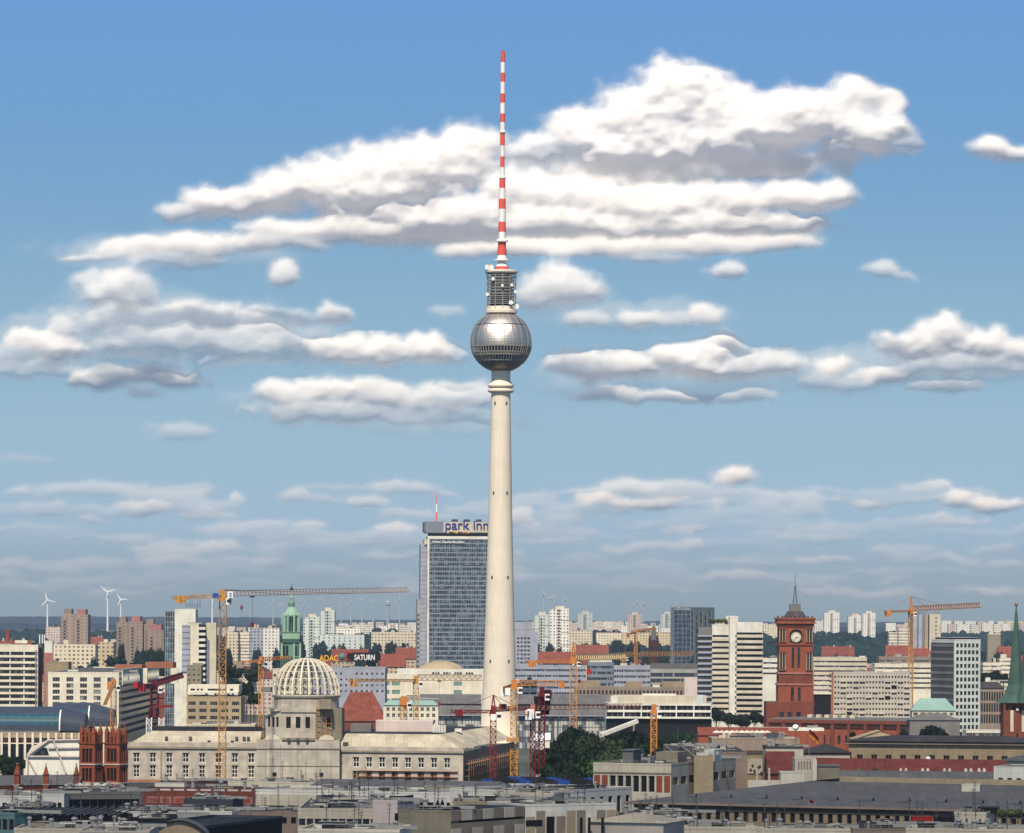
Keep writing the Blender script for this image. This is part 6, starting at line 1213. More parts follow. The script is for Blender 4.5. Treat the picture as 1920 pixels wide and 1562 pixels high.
for i in range(9): q.obox(Q[0], u2, .2+i*l/9, (i+1)*l/9-.2, -.2, -.03, 0, Z(1516, 925, 1050)-(.6 if i % 3 else 1.8), ('tan2', 'concrete2', 'cream', 'taupe')[i % 4])
q.obox(Q[0], u2, 5, 6.9, -.3, -.21, 0, Z(1532, 925, 1030), 'black'); q.obox(Q[0], u2, 0, 4, -.3, -.21, Z(1549, 925, 1000), Z(1538, 925, 1000), 'black'); q.build('wall_panel', T)
T, Q, u2, l = Fd('curved_roof_pavilion', 'low pavilion with a curved brownish tin roof and two black flues', (1105, 905), (1245, 900), 16, 1541, 'beige', roof='hip', rh=1.8, rk='roof_pale', seed=87)
for px in (1091, 1106, 1131): q = MB(); q.box(X(px, 902)-.3, X(px, 902)+.3, 902, 902.6, Z(1562, 902), Z(1533, 902, px), 'black'); q.build('flue', T)
Fd('white_cladding_house', 'cream clad roof house behind the grey panelled block', (700, 960), (746, 958), 10, 1505, 'rose', rk='roof_pale', seed=88, nclut=2, z0=0)
Fd('steel_roof_tangle', 'flat roof crowded with steel ducts and blue tarpaulin left of the grey panelled block', (560, 985), (770, 985), 60, 1520, 'offwhite', rk='roof_grey', seed=89, nclut=34, front=P_(14, 1, 1.6, 1.6, 1.8, nx=1))
T, Q, u2, l = Fd('cream_low_roofs', 'cream ledges and low roofs along the very bottom of the view', (560, 860), (750, 858), 20, 1559, 'cream', rk='roof_pale', seed=90, nclut=8)
T = thing('vaulted_roof', 'rounded cream barrel gable with a dark outline and black tail roof', 'building', (X(350, 880), 880, 0)); q = MB(); xa, xb, dz_ = X(283, 880), X(388, 880), Z(1566, 880, 330); H = Z(1540, 880, 335)-dz_; n = 20
pts = [(xa+(xb-xa)*(i/n), dz_+H*math.sin(math.pi*i/n)**.75) for i in range(n+1)]
q.face([(p[0], 880, p[1]) for p in pts][::-1], 'tan2'); q.box(xa, xb, 880.02, 881, 0, dz_, 'tan2'); q.build('gable', T); q = MB()
for i in range(n): q.face([(pts[i][0], 879.5, pts[i][1]+.15), (pts[i+1][0], 879.5, pts[i+1][1]+.15), (pts[i+1][0], 890, pts[i+1][1]+.15), (pts[i][0], 890, pts[i][1]+.15)], 'roof_slate'); q.bar((pts[i][0], 879.6, pts[i][1]+.1), (pts[i+1][0], 879.6, pts[i+1][1]+.1), .3, 'dark')
q.build('roof', T); 
Fd('black_tail_roof', 'long black sloping roof running right from the barrel gable', (372, 895), (530, 945), 16, 1555, 'black', rk='tarred', seed=91, nclut=0, par=.6, pk='dkgrey')
T, Q, u2, l = Fd('green_framed_pavilion', 'cream roof pavilion with green framed dark windows', (316, 1010), (436, 1006), 12, 1522, 'cream2', front=dict(cols=8, rows=1, w=1.5, h=2.4, top=1.4, nx=2, mar=1.2, glass='black', frame='lime', deep=.3), rk='roof_pale', seed=92, nclut=6, par=.4)
Fd('dark_roof_box', 'black glazed rooftop box between cream pavilion and pink printed front', (345, 1070), (437, 1068), 12, 1502, 'dkgrey', rk='tarred', seed=93, nclut=6, front=P_(3, 1, 4, 3, 1, nx=2, glass='black', frame='dkgrey'))
Fd('white_ribbon_office', 'white roof office with a black ribbon window and planted edge', (212, 990), (306, 988), 12, 1523, 'white', front=P_(1, 1, 18, 1.2, 1.0, nx=8, mar=.5, glass='black', frame='shade_grey'), rk='roof_pale', seed=94, nclut=5, par=.3)
T, Q, u2, l = Fd('printed_front', 'low front covered in pink printed sheeting with pale blank panels above', (268, 1240), (500, 1235), 12, 1478, 'brick2', rk='tarred', seed=95, nclut=4, par=.2)
for i in range(9): q = MB(); q.obox(Q[0], u2, 1.2+i*3.95, 4.3+i*3.95, -.12, -.03, Z(1482, 1240, 300), Z(1478.6, 1240, 300), 'rose'); q.obox(Q[0], u2, 1.2+i*3.95, 4.6+i*3.95, -.12, -.03, Z(1506, 1240, 300), Z(1493, 1240, 300), 'pinkish'); q.obox(Q[0], u2, 1.9+i*3.95, 3.9+i*3.95, -.18, -.13, Z(1504, 1240, 300), Z(1496, 1240, 300), 'brick'); q.build('printed_panel', T)
Fd('site_hut_row', 'rusty container and grey huts at the foot of the yellow crane mast', (300, 1330), (428, 1330), 8, 1466, 'brick_dk', rk='tarred', seed=96, nclut=5, par=.2)
Fd('pale_terrace_roof', 'pale terrace building at the base of the raw concrete palace front', (428, 1330), (600, 1320), 14, 1467, 'offwhite', rk='roof_pale', seed=97, nclut=12, par=.5)
Fd('white_corner_building', 'white building with tall narrow dark windows at the lower left edge', (-30, 1060), (70, 1058), 20, 1494, 'white', front=P_(4, 1, 1.1, 2.2, 1.4, mar=1.2, nx=1, glass='black', frame='dark'), rk='roof_pale', seed=98, nclut=6, par=.4)
Fd('white_stair_block', 'white stair block stepping up beside the tall windowed white building', (72, 1063), (121, 1063), 12, 1491, 'white', front=P_(4, 1, 1.0, 2.4, 1.8, mar=.4, nx=1, glass='black', frame='dark'), right=P_(3, 1, 2, 2, 1.6), rk='roof_pale', seed=99, nclut=3, par=.4)
Fd('grey_terrace_block', 'grey terrace block with hanging lamps, parasols and planters behind the white stair block', (123, 1075), (262, 1080), 22, 1490, 'shade_grey', front=P_(9, 1, 2.6, 3.0, 1.2, nx=2, glass='glass_dk', frame='dkgrey', deep=1.2), rk='roof_pale', seed=100, nclut=22)
T, Q, u2, l = Fd('louvred_roof_hall', 'black hall roof ribbed with slanted louvres at the lower left', (26, 955), (250, 965), 36, 1531, 'black', rk='tarred', seed=101, par=.3)
for i in range(13): q = MB(); s = 1+i*1.95; q.bar((Q[0][0]+u2[0]*s, Q[0][1]+2, Z(1531, 955, 60)+.3), (Q[0][0]+u2[0]*(s+3), Q[0][1]+26, Z(1531, 955, 60)+1.0), .22, 'shade_grey'); q.build('louvre', T)
Fd('steel_post_tower', 'teal framed glass stair corner at the lower left edge', (-20, 920), (28, 918), 8, 1528, 'teal', front=P_(4, 2, 1.2, 2.4, .8, 3, nx=1, glass='glass_dk', frame='green_glass'), rk='roof_flat', seed=102, nclut=2)
Fd('ledge_roofs_left', 'pale low roof with white plant boxes and a cream stack at the lower left', (28, 905), (250, 905), 22, 1557, 'offwhite', rk='roof_pale', seed=103, nclut=18, par=.5)
Fd('pale_gravel_roof', 'wide pale gravel roof running along the bottom edge below the barrel gable', (150, 850), (281, 850), 24, 1561, 'beige', rk='roof_pale', seed=104, nclut=8, par=.4)
# lower right roofs
T, Q, u2, l = Fd('white_print_house', 'white rooftop house printed with a row of slits beneath the tan stone wall', (1790, 955), (1850, 953), 10, 1527, 'offwhite', front=P_(4, 1, .45, 1.1, .9, mar=.6, nx=1, glass='dkgrey', frame='taupe'), rk='roof_pale', seed=105, nclut=3)
Fd('pale_roof_heap', 'pale flat roofs with bent grey pipes in the lower right corner', (1700, 905), (1960, 900), 12, 1557, 'offwhite', rk='roof_pale', seed=106, nclut=26, par=.5)
T, Q, u2, l = Fd('red_container_stack', 'red container beside a round black tank before the tan stone wall', (1712, 985), (1750, 985), 4, 1532, 'red_paint', rk='brick', seed=107, par=.1)
q = MB(); q.lathe(X(1777, 985), 987, [(2.0, 0), (2.0, Z(1532, 985, 1777)), (1.3, Z(1528, 985, 1777)), (.1, Z(1527, 985, 1777))], 16, 'black'); q.build('tank', T)
Fd('blue_roof_shed', 'small blue grey roofed shed left of the red container', (1620, 960), (1700, 960), 8, 1554, 'shade_grey', roof='hip', rh=2.2, rk='roof_grey', seed=108)
Fd('white_rail_roof', 'flat roof with white railings and a black opening below the tan wall', (1420, 930), (1600, 930), 8, 1558, 'offwhite', rk='roof_pale', seed=109, nclut=16, par=.6)
Fd('white_plant_boxes', 'cluster of white plant boxes with square vents left of the railed roof', (1284, 930), (1420, 930), 7, 1555, 'offwhite', rk='roof_pale', seed=110, nclut=14, front=P_(6, 1, 1.2, 1.2, 1, nx=1, glass='black', frame='grey'))
Fd('dark_red_shed', 'dark red sided roof shed between the curved tin roof and the plant boxes', (1246, 940), (1284, 940), 8, 1547, 'brick_dk', rk='tarred', seed=111, nclut=2)
T, Q, u2, l = Fd('white_gable_box', 'small white roof box with two black triangular openings', (814, 1030), (838, 1030), 4, 1497, 'white', rk='roof_pale', seed=120, par=.1)
for f in (.32, .68): q = MB(); s_ = l*f; zb_ = Z(1509, 1030, 820); q.face([(Q[0][0]+s_-.55, 1029.9, zb_), (Q[0][0]+s_+.55, 1029.9, zb_), (Q[0][0]+s_, 1029.9, zb_+1.5)], 'black'); q.build('triangular_opening', T)
Fd('blue_tarpaulin_box', 'blue tarpaulin covered roof box left of the grey panelled block', (668, 1010), (694, 1010), 4, 1507, 'plastic_blue', rk='plastic_blue', seed=121, par=.1)
T = thing('slanting_canopy', 'long white slanting canopy rising above the dark grove', 'canopy', (X(1160, 1700), 1700, 0)); q = MB(); a_, b_2 = (X(1126, 1700), 1690, Z(1377, 1700, 1126)), (X(1195, 1700), 1700, Z(1352, 1700, 1195))
q.bar(a_, b_2, 1.5, 'white'); q.build('beam', T); q = MB()
for f in (.1, .5, .9): x_ = a_[0]+(b_2[0]-a_[0])*f; q.box(x_-.3, x_+.3, 1696, 1696.6, 0, a_[2]+(b_2[2]-a_[2])*f-.8, 'concrete2')
q.build('post', T)
T = thing('site_tent', 'small white tent roof behind the dark red crane masts', 'tent', (X(1016, 1560), 1560, 0)); q = MB(); x0_, x1_ = X(1003, 1560), X(1031, 1560); z0_, z1_ = Z(1390, 1560, 1016), Z(1374, 1560, 1016)
q.box(x0_, x1_, 1560, 1566, 0, z0_, 'white'); q.build('wall', T); q = MB(); q.face([(x0_-.3, 1559.7, z0_), (x1_+.3, 1559.7, z0_+.5), (x1_+.3, 1563, z1_), (x0_-.3, 1563, z1_-.6)], 'white_paint'); q.face([(x1_+.3, 1566.3, z0_), (x0_-.3, 1566.3, z0_), (x0_-.3, 1563, z1_-.6), (x1_+.3, 1563, z1_)], 'white_paint'); q.build('roof', T)
for (a, b2, d0_, py, k_, rk_, lb, sd) in ((590, 700, 1090, 1503, 'dkgrey', 'tarred', 'dark roofed plant deck crowded with vents below the white cladding', 130), (850, 990, 1060, 1505, 'tan2', 'tarred', 'tarred roof deck with vents and aerials behind the grey ribbon wing', 131), (250, 318, 960, 1538, 'black', 'tarred', 'black glazed roof hall beside the green framed pavilion', 132), (440, 560, 1010, 1524, 'taupe', 'tarred', 'brownish roof deck with a forest of pipes behind the black tail roof', 133), (1160, 1290, 985, 1532, 'concrete2', 'tarred', 'dark low roof deck under the corner of the long grey roof', 134), (0, 90, 1010, 1516, 'dkgrey', 'tarred', 'dark plant deck in front of the tall windowed white building', 135), (1600, 1760, 925, 1556, 'taupe', 'tarred', 'dark roof deck with bent pipes below the red container', 136)):
    Fd('roof_deck_building', lb, (a, d0_), (b2, d0_), 20, py, k_, rk=rk_, seed=sd, nclut=14, par=.35, front=P_(max(3, int((b2-a)/16)), 1, 1.2, 1.5, 1.0, nx=1, glass='black', frame='dkgrey'))
# globe lamps and parasols
for i, (px, py) in enumerate(((1492, 1364), (1677, 1385), (1702, 1385), (1719, 1393), (1774, 1393), (1802, 1387), (1822, 1389), (1833, 1395), (1741, 1423))):
    d_ = 1470 if py < 1400 else 1300; x = X(px, d_); z_ = Z(py, d_, px); T = thing('globe_lamp', 'white globe street lamp among others above the tan classical range', 'street lamp', (x, d_, 0), 'white globe lamps'); 
    if i == 0: T['label'] = 'big white globe lamp in front of the red city hall wing'; T['group'] = 'single globe lamp'
    if i == 8: T['label'] = 'white globe lamp against the windows of the tan classical range'; T['group'] = 'lamp on classical range'
    q = MB(); q.lathe(x, d_, [(.12, 0), (.08, z_-.6)], 8, 'dkgrey'); q.build('post', T); q = MB(); q.ball((x, d_, z_), .78 if i else 1.1, 'signal_white', 14); q.build('globe', T, smooth=True)
for i in range(16):
    px, d_ = (1345+i*9.5, 1484) if i < 11 else (130+ (i-11)*17, 1092); z_ = Z(1386 if i < 11 else 1490, d_, px)+.4; x = X(px, d_); k_ = ('plastic_blue' if i == 4 else 'white', 'offwhite', 'cream')[i % 3]
    T = thing('parasol', 'pale parasol on the rooftop terrace before the city hall' if i < 11 else 'pale parasol on the grey terrace block at lower left', 'parasol', (x, d_+3, z_), 'parasols before the city hall' if i < 11 else 'parasols on the grey terrace'); 
    q = MB(); q.bar((x, d_+3, z_-.3), (x, d_+3, z_+2.2), .12, 'steel'); q.build('pole', T); q = MB(); q.lathe(x, d_+3, [(1.5, z_+1.9), (.02, z_+2.6)], 8, k_); q.lathe(x, d_+3, [(1.5, z_+1.9), (1.5, z_+1.7)], 8, k_); q.build('canopy', T)
# ---------------------------------------------------------------- far city
MARKS = [(-200, 'at the far edge'), (78, 'above the cream balcony slab'), (139, 'around the lone brown tower block'), (262, 'around the wide stepped brown tower block'), (357, 'beside the white aerial topped tower'), (418, 'beside the yellow crane mast'), (500, 'beside the green copper spire'), (600, 'above the ribbed dome'),
         (680, 'above the rooftop advertising panel'), (760, 'beside the glass hotel slab'), (990, 'beside the television tower shaft'), (1075, 'behind the pale lattice crane jib'), (1150, 'behind the grey offices'), (1226, 'around the dark brick church'), (1300, 'behind the dark chequered tower'), (1380, 'behind the white slab pair'),
         (1445, 'beside the clock tower'), (1560, 'beyond the beige prefab slab'), (1650, 'before the long dark wood'), (1735, 'around the fluted grey tower'), (1800, 'above the gridded office tower'), (1870, 'beside the slender green church spire')]
def zone(px): return min(MARKS, key=lambda m: abs(m[0]-px))[1]
def dist_word(d): return 'nearer' if d < 3600 else ('mid distance' if d < 5600 else 'far off')
KN = dict(far_cream='cream', far_white='white', far_beige='beige', far_grey='grey', far_pink='rosy', far_ochre='ochre', far_band='cream banded', far_lilac='blue grey', far_brick='brick', far_brown='brown', far_mint='pale green')
RN = dict(roof_red='red', roof_red2='dark red', roof_dk='dark', roof_grey='grey', roof_slate='slate', roof_pale='pale', roof_flat='flat grey', green_roof='green')
def far(px0, px1, py, d, k, roof='flat', rk='roof_pale', dep=14, rot=0.0, h=None, rh=5, label=None, cat='house', name='town_house', bits=0, rng=rs):
    g = gz(d); zt = Z(py, d, (px0+px1)/2) if h is None else g+h; x0, x1 = X(px0, d), X(px1, d); w = (x1-x0)/2; xc = (x0+x1)/2
    wd = max(2.0, w); L = dep/2; q = MB(); z1 = zt-(rh if roof != 'flat' else 0)
    if z1 < g+3: z1 = g+3
    q.box(-wd, wd, -L, L, g-2, z1, k)
    if roof == 'flat':
        q.box(-wd+.3, wd-.3, -L+.3, L-.3, z1+.003, z1+.5, rk)
        for i in range(bits): x = rng.uniform(-wd*.8, wd*.6); q.box(x, x+rng.uniform(2, 6), -2, 3, z1+.51, z1+rng.uniform(1.5, 3.5), rng.choice(('offwhite', 'grey', 'beige')))
    elif roof == 'gable':
        q.face([(-wd-.3, -L-.6, z1), (wd+.3, -L-.6, z1), (wd+.3, 0, z1+rh), (-wd-.3, 0, z1+rh)], rk); q.face([(wd+.3, L+.6, z1), (-wd-.3, L+.6, z1), (-wd-.3, 0, z1+rh), (wd+.3, 0, z1+rh)], rk)
        q.face([(wd, -L, z1), (wd, L, z1), (wd, 0, z1+rh-.2)], k); q.face([(-wd, L, z1), (-wd, -L, z1), (-wd, 0, z1+rh-.2)], k)
        for i in range(bits): x = rng.uniform(-wd*.9, wd*.8); q.box(x, x+.9, -.6, .6, z1+rh-1.0, z1+rh+1.4, rng.choice(('brick', 'beige', 'grey')))
        for i in range(bits): x = rng.uniform(-wd*.9, wd*.7); q.box(x, x+1.8, -L*.75, -L*.2, z1+.6, z1+2.4, k)
    else:
        a = [(-wd-.4, -L-.4, z1), (wd+.4, -L-.4, z1), (wd+.4, L+.4, z1), (-wd-.4, L+.4, z1)]; hh = min(L, wd)*.85; c = [(-wd+hh, -L+hh, z1+rh), (wd-hh, -L+hh, z1+rh), (wd-hh, L-hh, z1+rh), (-wd+hh, L-hh, z1+rh)]
        for i in range(4): q.face([a[i], a[(i+1) % 4], c[(i+1) % 4], c[i]], rk)
        q.face(c, rk)
    o = q.build(name, None); o.location = (xc, d, 0); o.rotation_euler.z = rot
    if label is None:
        label = f"{KN[k]} house with {'flat' if roof == 'flat' else RN[rk]+' pitched'} roof, {dist_word(d)}, {zone((px0+px1)/2)}"; tag(o, label, cat, 'city houses: '+label)
    else: tag(o, label, cat)
    return o
rn = random.Random(77)
# named far blocks
TB = 'tower_block'
for (a, b2, py, d, k, lb) in ((568, 600, 1156, 4300, 'far_mint', 'lower pale green tower block of the pair beside the green copper spire'), (600.5, 627, 1144, 4280, 'far_mint', 'taller pale tower block of the pair beside the green copper spire'),
    (1001, 1029, 1152, 4300, 'far_mint', 'lower pale tower block of the twin pair beside the television tower'), (1030, 1066, 1141, 4270, 'far_white', 'taller whitish tower block of the twin pair beside the television tower'),
    (1083, 1110, 1149, 6800, 'far_mint', 'small pale green tower block standing alone on the horizon'), (1177, 1202, 1151, 6800, 'far_pink', 'small rosy tower block standing alone on the horizon'), (1238, 1262, 1150, 6600, 'far_mint', 'small cream tower block beside the dark chequered tower'),
    (1545, 1573, 1148, 6200, 'far_white', 'bright cream tower block standing apart right of the clock tower'), (1590, 1616, 1154, 6200, 'far_white', 'lower bright cream block of the joined pair on the horizon'), (1616.5, 1641, 1149, 6150, 'far_white', 'taller bright cream block of the joined pair on the horizon')):
    T = thing(TB, lb, 'tower block', (X((a+b2)/2, d), d, gz(d)), None); x0, x1 = X(a, d), X(b2, d); w = x1-x0; z1 = Z(py, d, a); g = gz(d); q = MB()
    q.box(x0, x0+w*.36, d, d+20, g-2, z1-1, k); q.box(x0+w*.36+.01, x0+w*.58, d+1.6, d+20, g-2, z1-1.4, k); q.box(x0+w*.58+.01, x1, d-1.2, d+20, g-2, z1, k); q.build('wall', T)
    q = MB(); q.box(x0+w*.3, x1-w*.25, d+4, d+14, z1-.9, z1+2.6, 'offwhite'); q.build('roof_house', T)
    q = MB()
    for i in range(int((z1-g)/2.9)-2): q.box(x0+w*.42, x0+w*.54, d+1.2, d+1.58, g+6+i*2.9, g+7.6+i*2.9, 'dkgrey')
    q.build('window_strip', T)
    q = MB()
    for i in range(5): q.box(x0+w*.58, x1+.1, d-1.35, d-1.21, g+(z1-g)*(i+1)/6, g+(z1-g)*(i+1)/6+.5, 'grey')
    q.build('panel_joint', T)
for (a, b2, py, d, k, lb) in ((86, 114, 1176, 5200, 'far_pink', 'low rosy grey block left standing before dark woods'), (424, 447, 1186, 4000, 'far_cream', 'cream windowless slab end beside the yellow crane mast'), (447, 468, 1186, 4010, 'far_band', 'cream slab with banded balconies beside the crane mast'),
    (469, 494, 1178, 4000, 'far_lilac', 'lilac slab with a white edge left of the mural building'), (494, 524, 1178, 3990, 'far_white', 'white block with a faded dark mural left of the green spire'), (600, 683, 1191, 4150, 'far_mint', 'long pale green block at the feet of the pale tower pair'), (626, 676, 1179, 4500, 'far_white', 'white flat roofed complex right of the pale tower pair'),
    (696, 781, 1186, 4300, 'far_cream', 'long cream slab with brown window columns behind small trees'), (1066, 1110, 1182, 4800, 'far_cream', 'cream slab with a blank gable right of the twin pale blocks'), (1117, 1165, 1187, 5000, 'far_cream', 'cream slab row with orange panels, its western half'), (1166, 1262, 1187, 5020, 'far_ochre', 'cream and ochre slab row behind the dark brick church'),
    (1665, 1683, 1186, 4300, 'far_band', 'low cream banded block beside the orange crane mast'), (1683, 1708, 1177, 4280, 'far_band', 'taller cream banded block touching the orange crane mast'), (1850, 1874, 1190, 4200, 'concrete2', 'windowless grey concrete cube before dark woods'), (1841, 1874, 1243, 3000, 'far_band', 'white block with dark ribbon windows beside the gridded tower'),
    (1872, 1900, 1235, 3050, 'far_band', 'white block with dark ribbon windows behind the green church spire'), (92, 180, 1209, 3200, 'far_cream', 'long low cream hall in front of the lone brown tower block'), (185, 214, 1205, 3150, 'far_ochre', 'yellow gabled villa between the brown tower blocks'), (1428, 1462, 1270, 2500, 'far_cream', 'cream corner house behind the city hall foot'),
    (1340, 1380, 1168, 5400, 'far_cream', 'cream block behind the roof garden of the white slab pair'), (1430, 1462, 1172, 6000, 'far_cream', 'bright cream low slab just left of the clock tower'), (1526, 1546, 1165, 6300, 'far_white', 'pale low block between clock tower and bright tower block')):
    far(a, b2, py, d, k, rk='roof_pale', label=lb, cat='apartment block', name='apartment_block', bits=2)
T = [o for o in bpy.data.objects if o.get('label', '').startswith('white block with a faded dark mural')][0]
# belts of white slabs on the plateau
for (pxa, pxb, d, py, dpy) in ((590, 790, 7600, 1168, 3), (625, 790, 6600, 1173, 4), (960, 1005, 7600, 1166, 2), (1065, 1262, 7800, 1169, 4), (1120, 1262, 6600, 1176, 5), (1660, 1712, 7200, 1170, 3), (1764, 1930, 9000, 1165, 2), (1764, 1930, 7600, 1170, 4), (1440, 1545, 7600, 1170, 4), (1340, 1440, 8200, 1168, 3), (1000, 1180, 9200, 1166, 2), (400, 470, 7800, 1176, 3)):
    px = pxa
    while px < pxb:
        w = rn.uniform(8, 24); k = rn.choice(('far_white', 'far_cream', 'far_white', 'far_band', 'far_pink')); p = py+rn.uniform(-dpy/2, dpy/2)
        lb = f"{KN[k]} slab in the bright row on the horizon, {zone(px)}"; o = far(px, min(px+w, pxb), p, d+rn.uniform(-200, 200), k, rk='roof_pale', label=lb, cat='apartment block', name='apartment_block'); o['group'] = 'horizon slabs: '+lb; px += w+rn.uniform(.5, 7)
# belts of ordinary houses
BELT = [(2330, 88, 322), (2550, 86, 330), (2800, 86, 345), (2850, 966, 1300), (3050, 90, 960), (3150, 960, 1310), (3350, -20, 340), (3500, 420, 800), (3500, 960, 1300), (3700, 1500, 1930), (3000, 1500, 1640), (3150, 1780, 1930), (3950, -20, 330), (4050, 400, 800), (4000, 960, 1260), (4400, 1440, 1930), (4700, 400, 600), (4700, 960, 1262), (4850, -20, 330)]
FREE = [(310, 408), (785, 962)]
cnt = 0
for (d, a, b2) in BELT:
    px = a+rn.uniform(0, 8)
    while px < b2:
        w = rn.uniform(16, 42)/d*F; c = px+w/2
        if not any(f0 < c < f1 for f0, f1 in FREE) and cnt < 280:
            r = rn.random(); k = rn.choice(('far_cream', 'far_beige', 'far_white', 'far_grey', 'far_pink', 'far_ochre', 'far_cream', 'far_brick')); dd = d+rn.uniform(-120, 120)
            h = rn.uniform(15, 23) if d < 4500 else rn.uniform(14, 20)
            if r < .52: far(px, px+w, 0, dd, k, 'gable', rn.choice(('roof_red', 'roof_red', 'roof_red2')), dep=rn.uniform(12, 17), h=h+3, rh=rn.uniform(4.5, 6.5), rot=rn.uniform(-.35, .35), bits=rn.randrange(1, 4), rng=rn)
            elif r < .75: far(px, px+w, 0, dd, k, 'hip', rn.choice(('roof_dk', 'roof_slate', 'roof_grey', 'roof_red2')), dep=rn.uniform(13, 20), h=h+2, rh=rn.uniform(3, 5), rot=rn.uniform(-.4, .4), rng=rn)
            else: far(px, px+w, 0, dd, k, 'flat', rn.choice(('roof_pale', 'roof_flat', 'roof_grey')), dep=rn.uniform(12, 24), h=h, rot=rn.uniform(-.3, .3), bits=rn.randrange(1, 5), rng=rn)
            cnt += 1
        px += w+rn.uniform(-1, 9)
# long red roofs seen plainly in the photograph
for (a, b2, py, d, lb) in ((1000, 1118, 1222, 3250, 'long bright red roof behind the grey lilac office'), (622, 690, 1217, 3300, 'long red roof above the rooftop advertising panel'), (742, 782, 1214, 3350, 'red roof touching the glass hotel slab'), (700, 760, 1226, 3000, 'dull red roof range left of the hotel slab'), (1080, 1140, 1209, 3900, 'crimson red roof under the cream slab row'),
    (165, 193, 1194, 4300, 'orange red roof between the brown tower blocks'), (-20, 62, 1201, 2500, 'orange red roof rising behind the cream balcony slab'), (1660, 1752, 1210, 3300, 'broad dark red roof at the foot of the fluted grey tower'), (1540, 1600, 1212, 3800, 'dark red roof below the long dark wood'), (1870, 1905, 1212, 3900, 'red roof behind the slender green church spire')):
    far(a, b2, py, d, 'far_beige', 'gable', 'roof_red', dep=22, rh=9, label=lb, bits=4, cat='house', name='town_house')

# ---------------------------------------------------------------- trees
def crown_mesh(seed, n=1500, leaf=.75, kind='leaf'):
    r = random.Random(seed); b = MB(); i0 = b.mi(kind); lobes = [(0, 0, 0, .62)]
    for i in range(13):
        a = r.uniform(0, 6.28); e = r.uniform(-.5, 1.2); q = r.uniform(.38, .66); lobes.append((q*math.cos(a)*math.cos(e), q*math.sin(a)*math.cos(e), q*math.sin(e)*.9, r.uniform(.26, .44)))
    for i in range(n):
        lx, ly, lz, lr = r.choice(lobes); a = r.uniform(0, 6.28); s = r.uniform(-1, 1); c = math.sqrt(1-s*s); rr = lr*(.78+.34*r.random())
        x, y, z = (lx+rr*c*math.cos(a))*7, (ly+rr*c*math.sin(a))*7, (lz+rr*s)*7
        u = Vector((r.gauss(0, 1), r.gauss(0, 1), r.gauss(0, 1))).normalized(); v = u.orthogonal().normalized(); l = leaf*r.uniform(.5, 1.25); u *= l; v *= l*.8; p = Vector((x, y, z)); m = len(b.v)
        b.v += [tuple(p-u), tuple(p-v*.8), tuple(p+u), tuple(p+v)]; b.f.append((m, m+1, m+2, m+3)); b.m.append(i0)
    for lx, ly, lz, lr in lobes:
        m = len(b.v); rings = 5; seg = 8
        for j in range(rings+1):
            for i in range(seg):
                th = math.pi*j/rings; a = 2*math.pi*i/seg; q = lr*.84*(1+r.uniform(-.12, .12)); b.v.append(((lx+q*math.sin(th)*math.cos(a))*7, (ly+q*math.sin(th)*math.sin(a))*7, (lz+q*math.cos(th))*7))
        for j in range(rings):
            for i in range(seg): b.f.append((m+j*seg+i, m+(j+1)*seg+i, m+(j+1)*seg+(i+1) % seg, m+j*seg+(i+1) % seg)); b.m.append(i0)
    me = bpy.data.meshes.new('crown'); me.from_pydata(b.v, [], b.f); me.materials.append(M[kind]); me.update(); return me
def trunk_mesh(seed):
    r = random.Random(seed); b = MB(); b.lathe(0, 0, [(.55, -11), (.4, -7), (.3, -3), (.12, 1)], 8, 'bark')
    for i in range(6): a = r.uniform(0, 6.28); b.bar((0, 0, -6+i*.8), (3.6*math.cos(a), 3.6*math.sin(a), -2+i*.9), .22, 'bark')
    me = bpy.data.meshes.new('trunk'); me.from_pydata(b.v, [], b.f); me.materials.append(M['bark']); me.update(); return me
CR = {('leaf_dk', i): crown_mesh(i, 1700, .62, 'leaf_dk') for i in range(4)}
CR.update({('leaf_grove', i): crown_mesh(40+i, 1700, .6, 'leaf_grove') for i in range(2)}); CR.update({('leaf', i): crown_mesh(10+i, 1500, .62, 'leaf') for i in range(3)}); CR.update({('leaf_far', i): crown_mesh(20+i, 420, 1.1, 'leaf_far') for i in range(3)}); CR.update({('leaf_ol', 0): crown_mesh(30, 1000, .7, 'leaf_ol')})
TR = [trunk_mesh(i) for i in range(2)]
def tree(px, py, d, wpx, label, group, k='leaf_dk', hs=1.0, name='leafy_tree', base=None):
    """px, py: top of the crown; wpx: crown width in photo pixels"""
    w = wpx/F*d; s = w/13.0; zt = Z(py, d, px); g = gz(d) if base is None else base; sz = s*hs if d < 3000 else max(s*hs, .74*(zt-g)/13.2); zc = zt-6.6*sz; x = X(px, d)
    T = thing(name, label, 'tree', (x, d, g), group); idx = random.Random(int(px*7+d)).randrange(99); keys = [q for q in CR if q[0] == k]
    c = bpy.data.objects.new('crown', CR[keys[idx % len(keys)]]); COL.objects.link(c); c.parent = T; c.location = (0, 0, zc-g); c.scale = (s, s, sz); c.rotation_euler.z = idx
    t = bpy.data.objects.new('trunk', TR[idx % 2]); COL.objects.link(t); t.parent = T; t.location = (0, 0, zc-g); t.scale = (s, s, max(.2, (zc-g)/11)); return T
rt = random.Random(9)
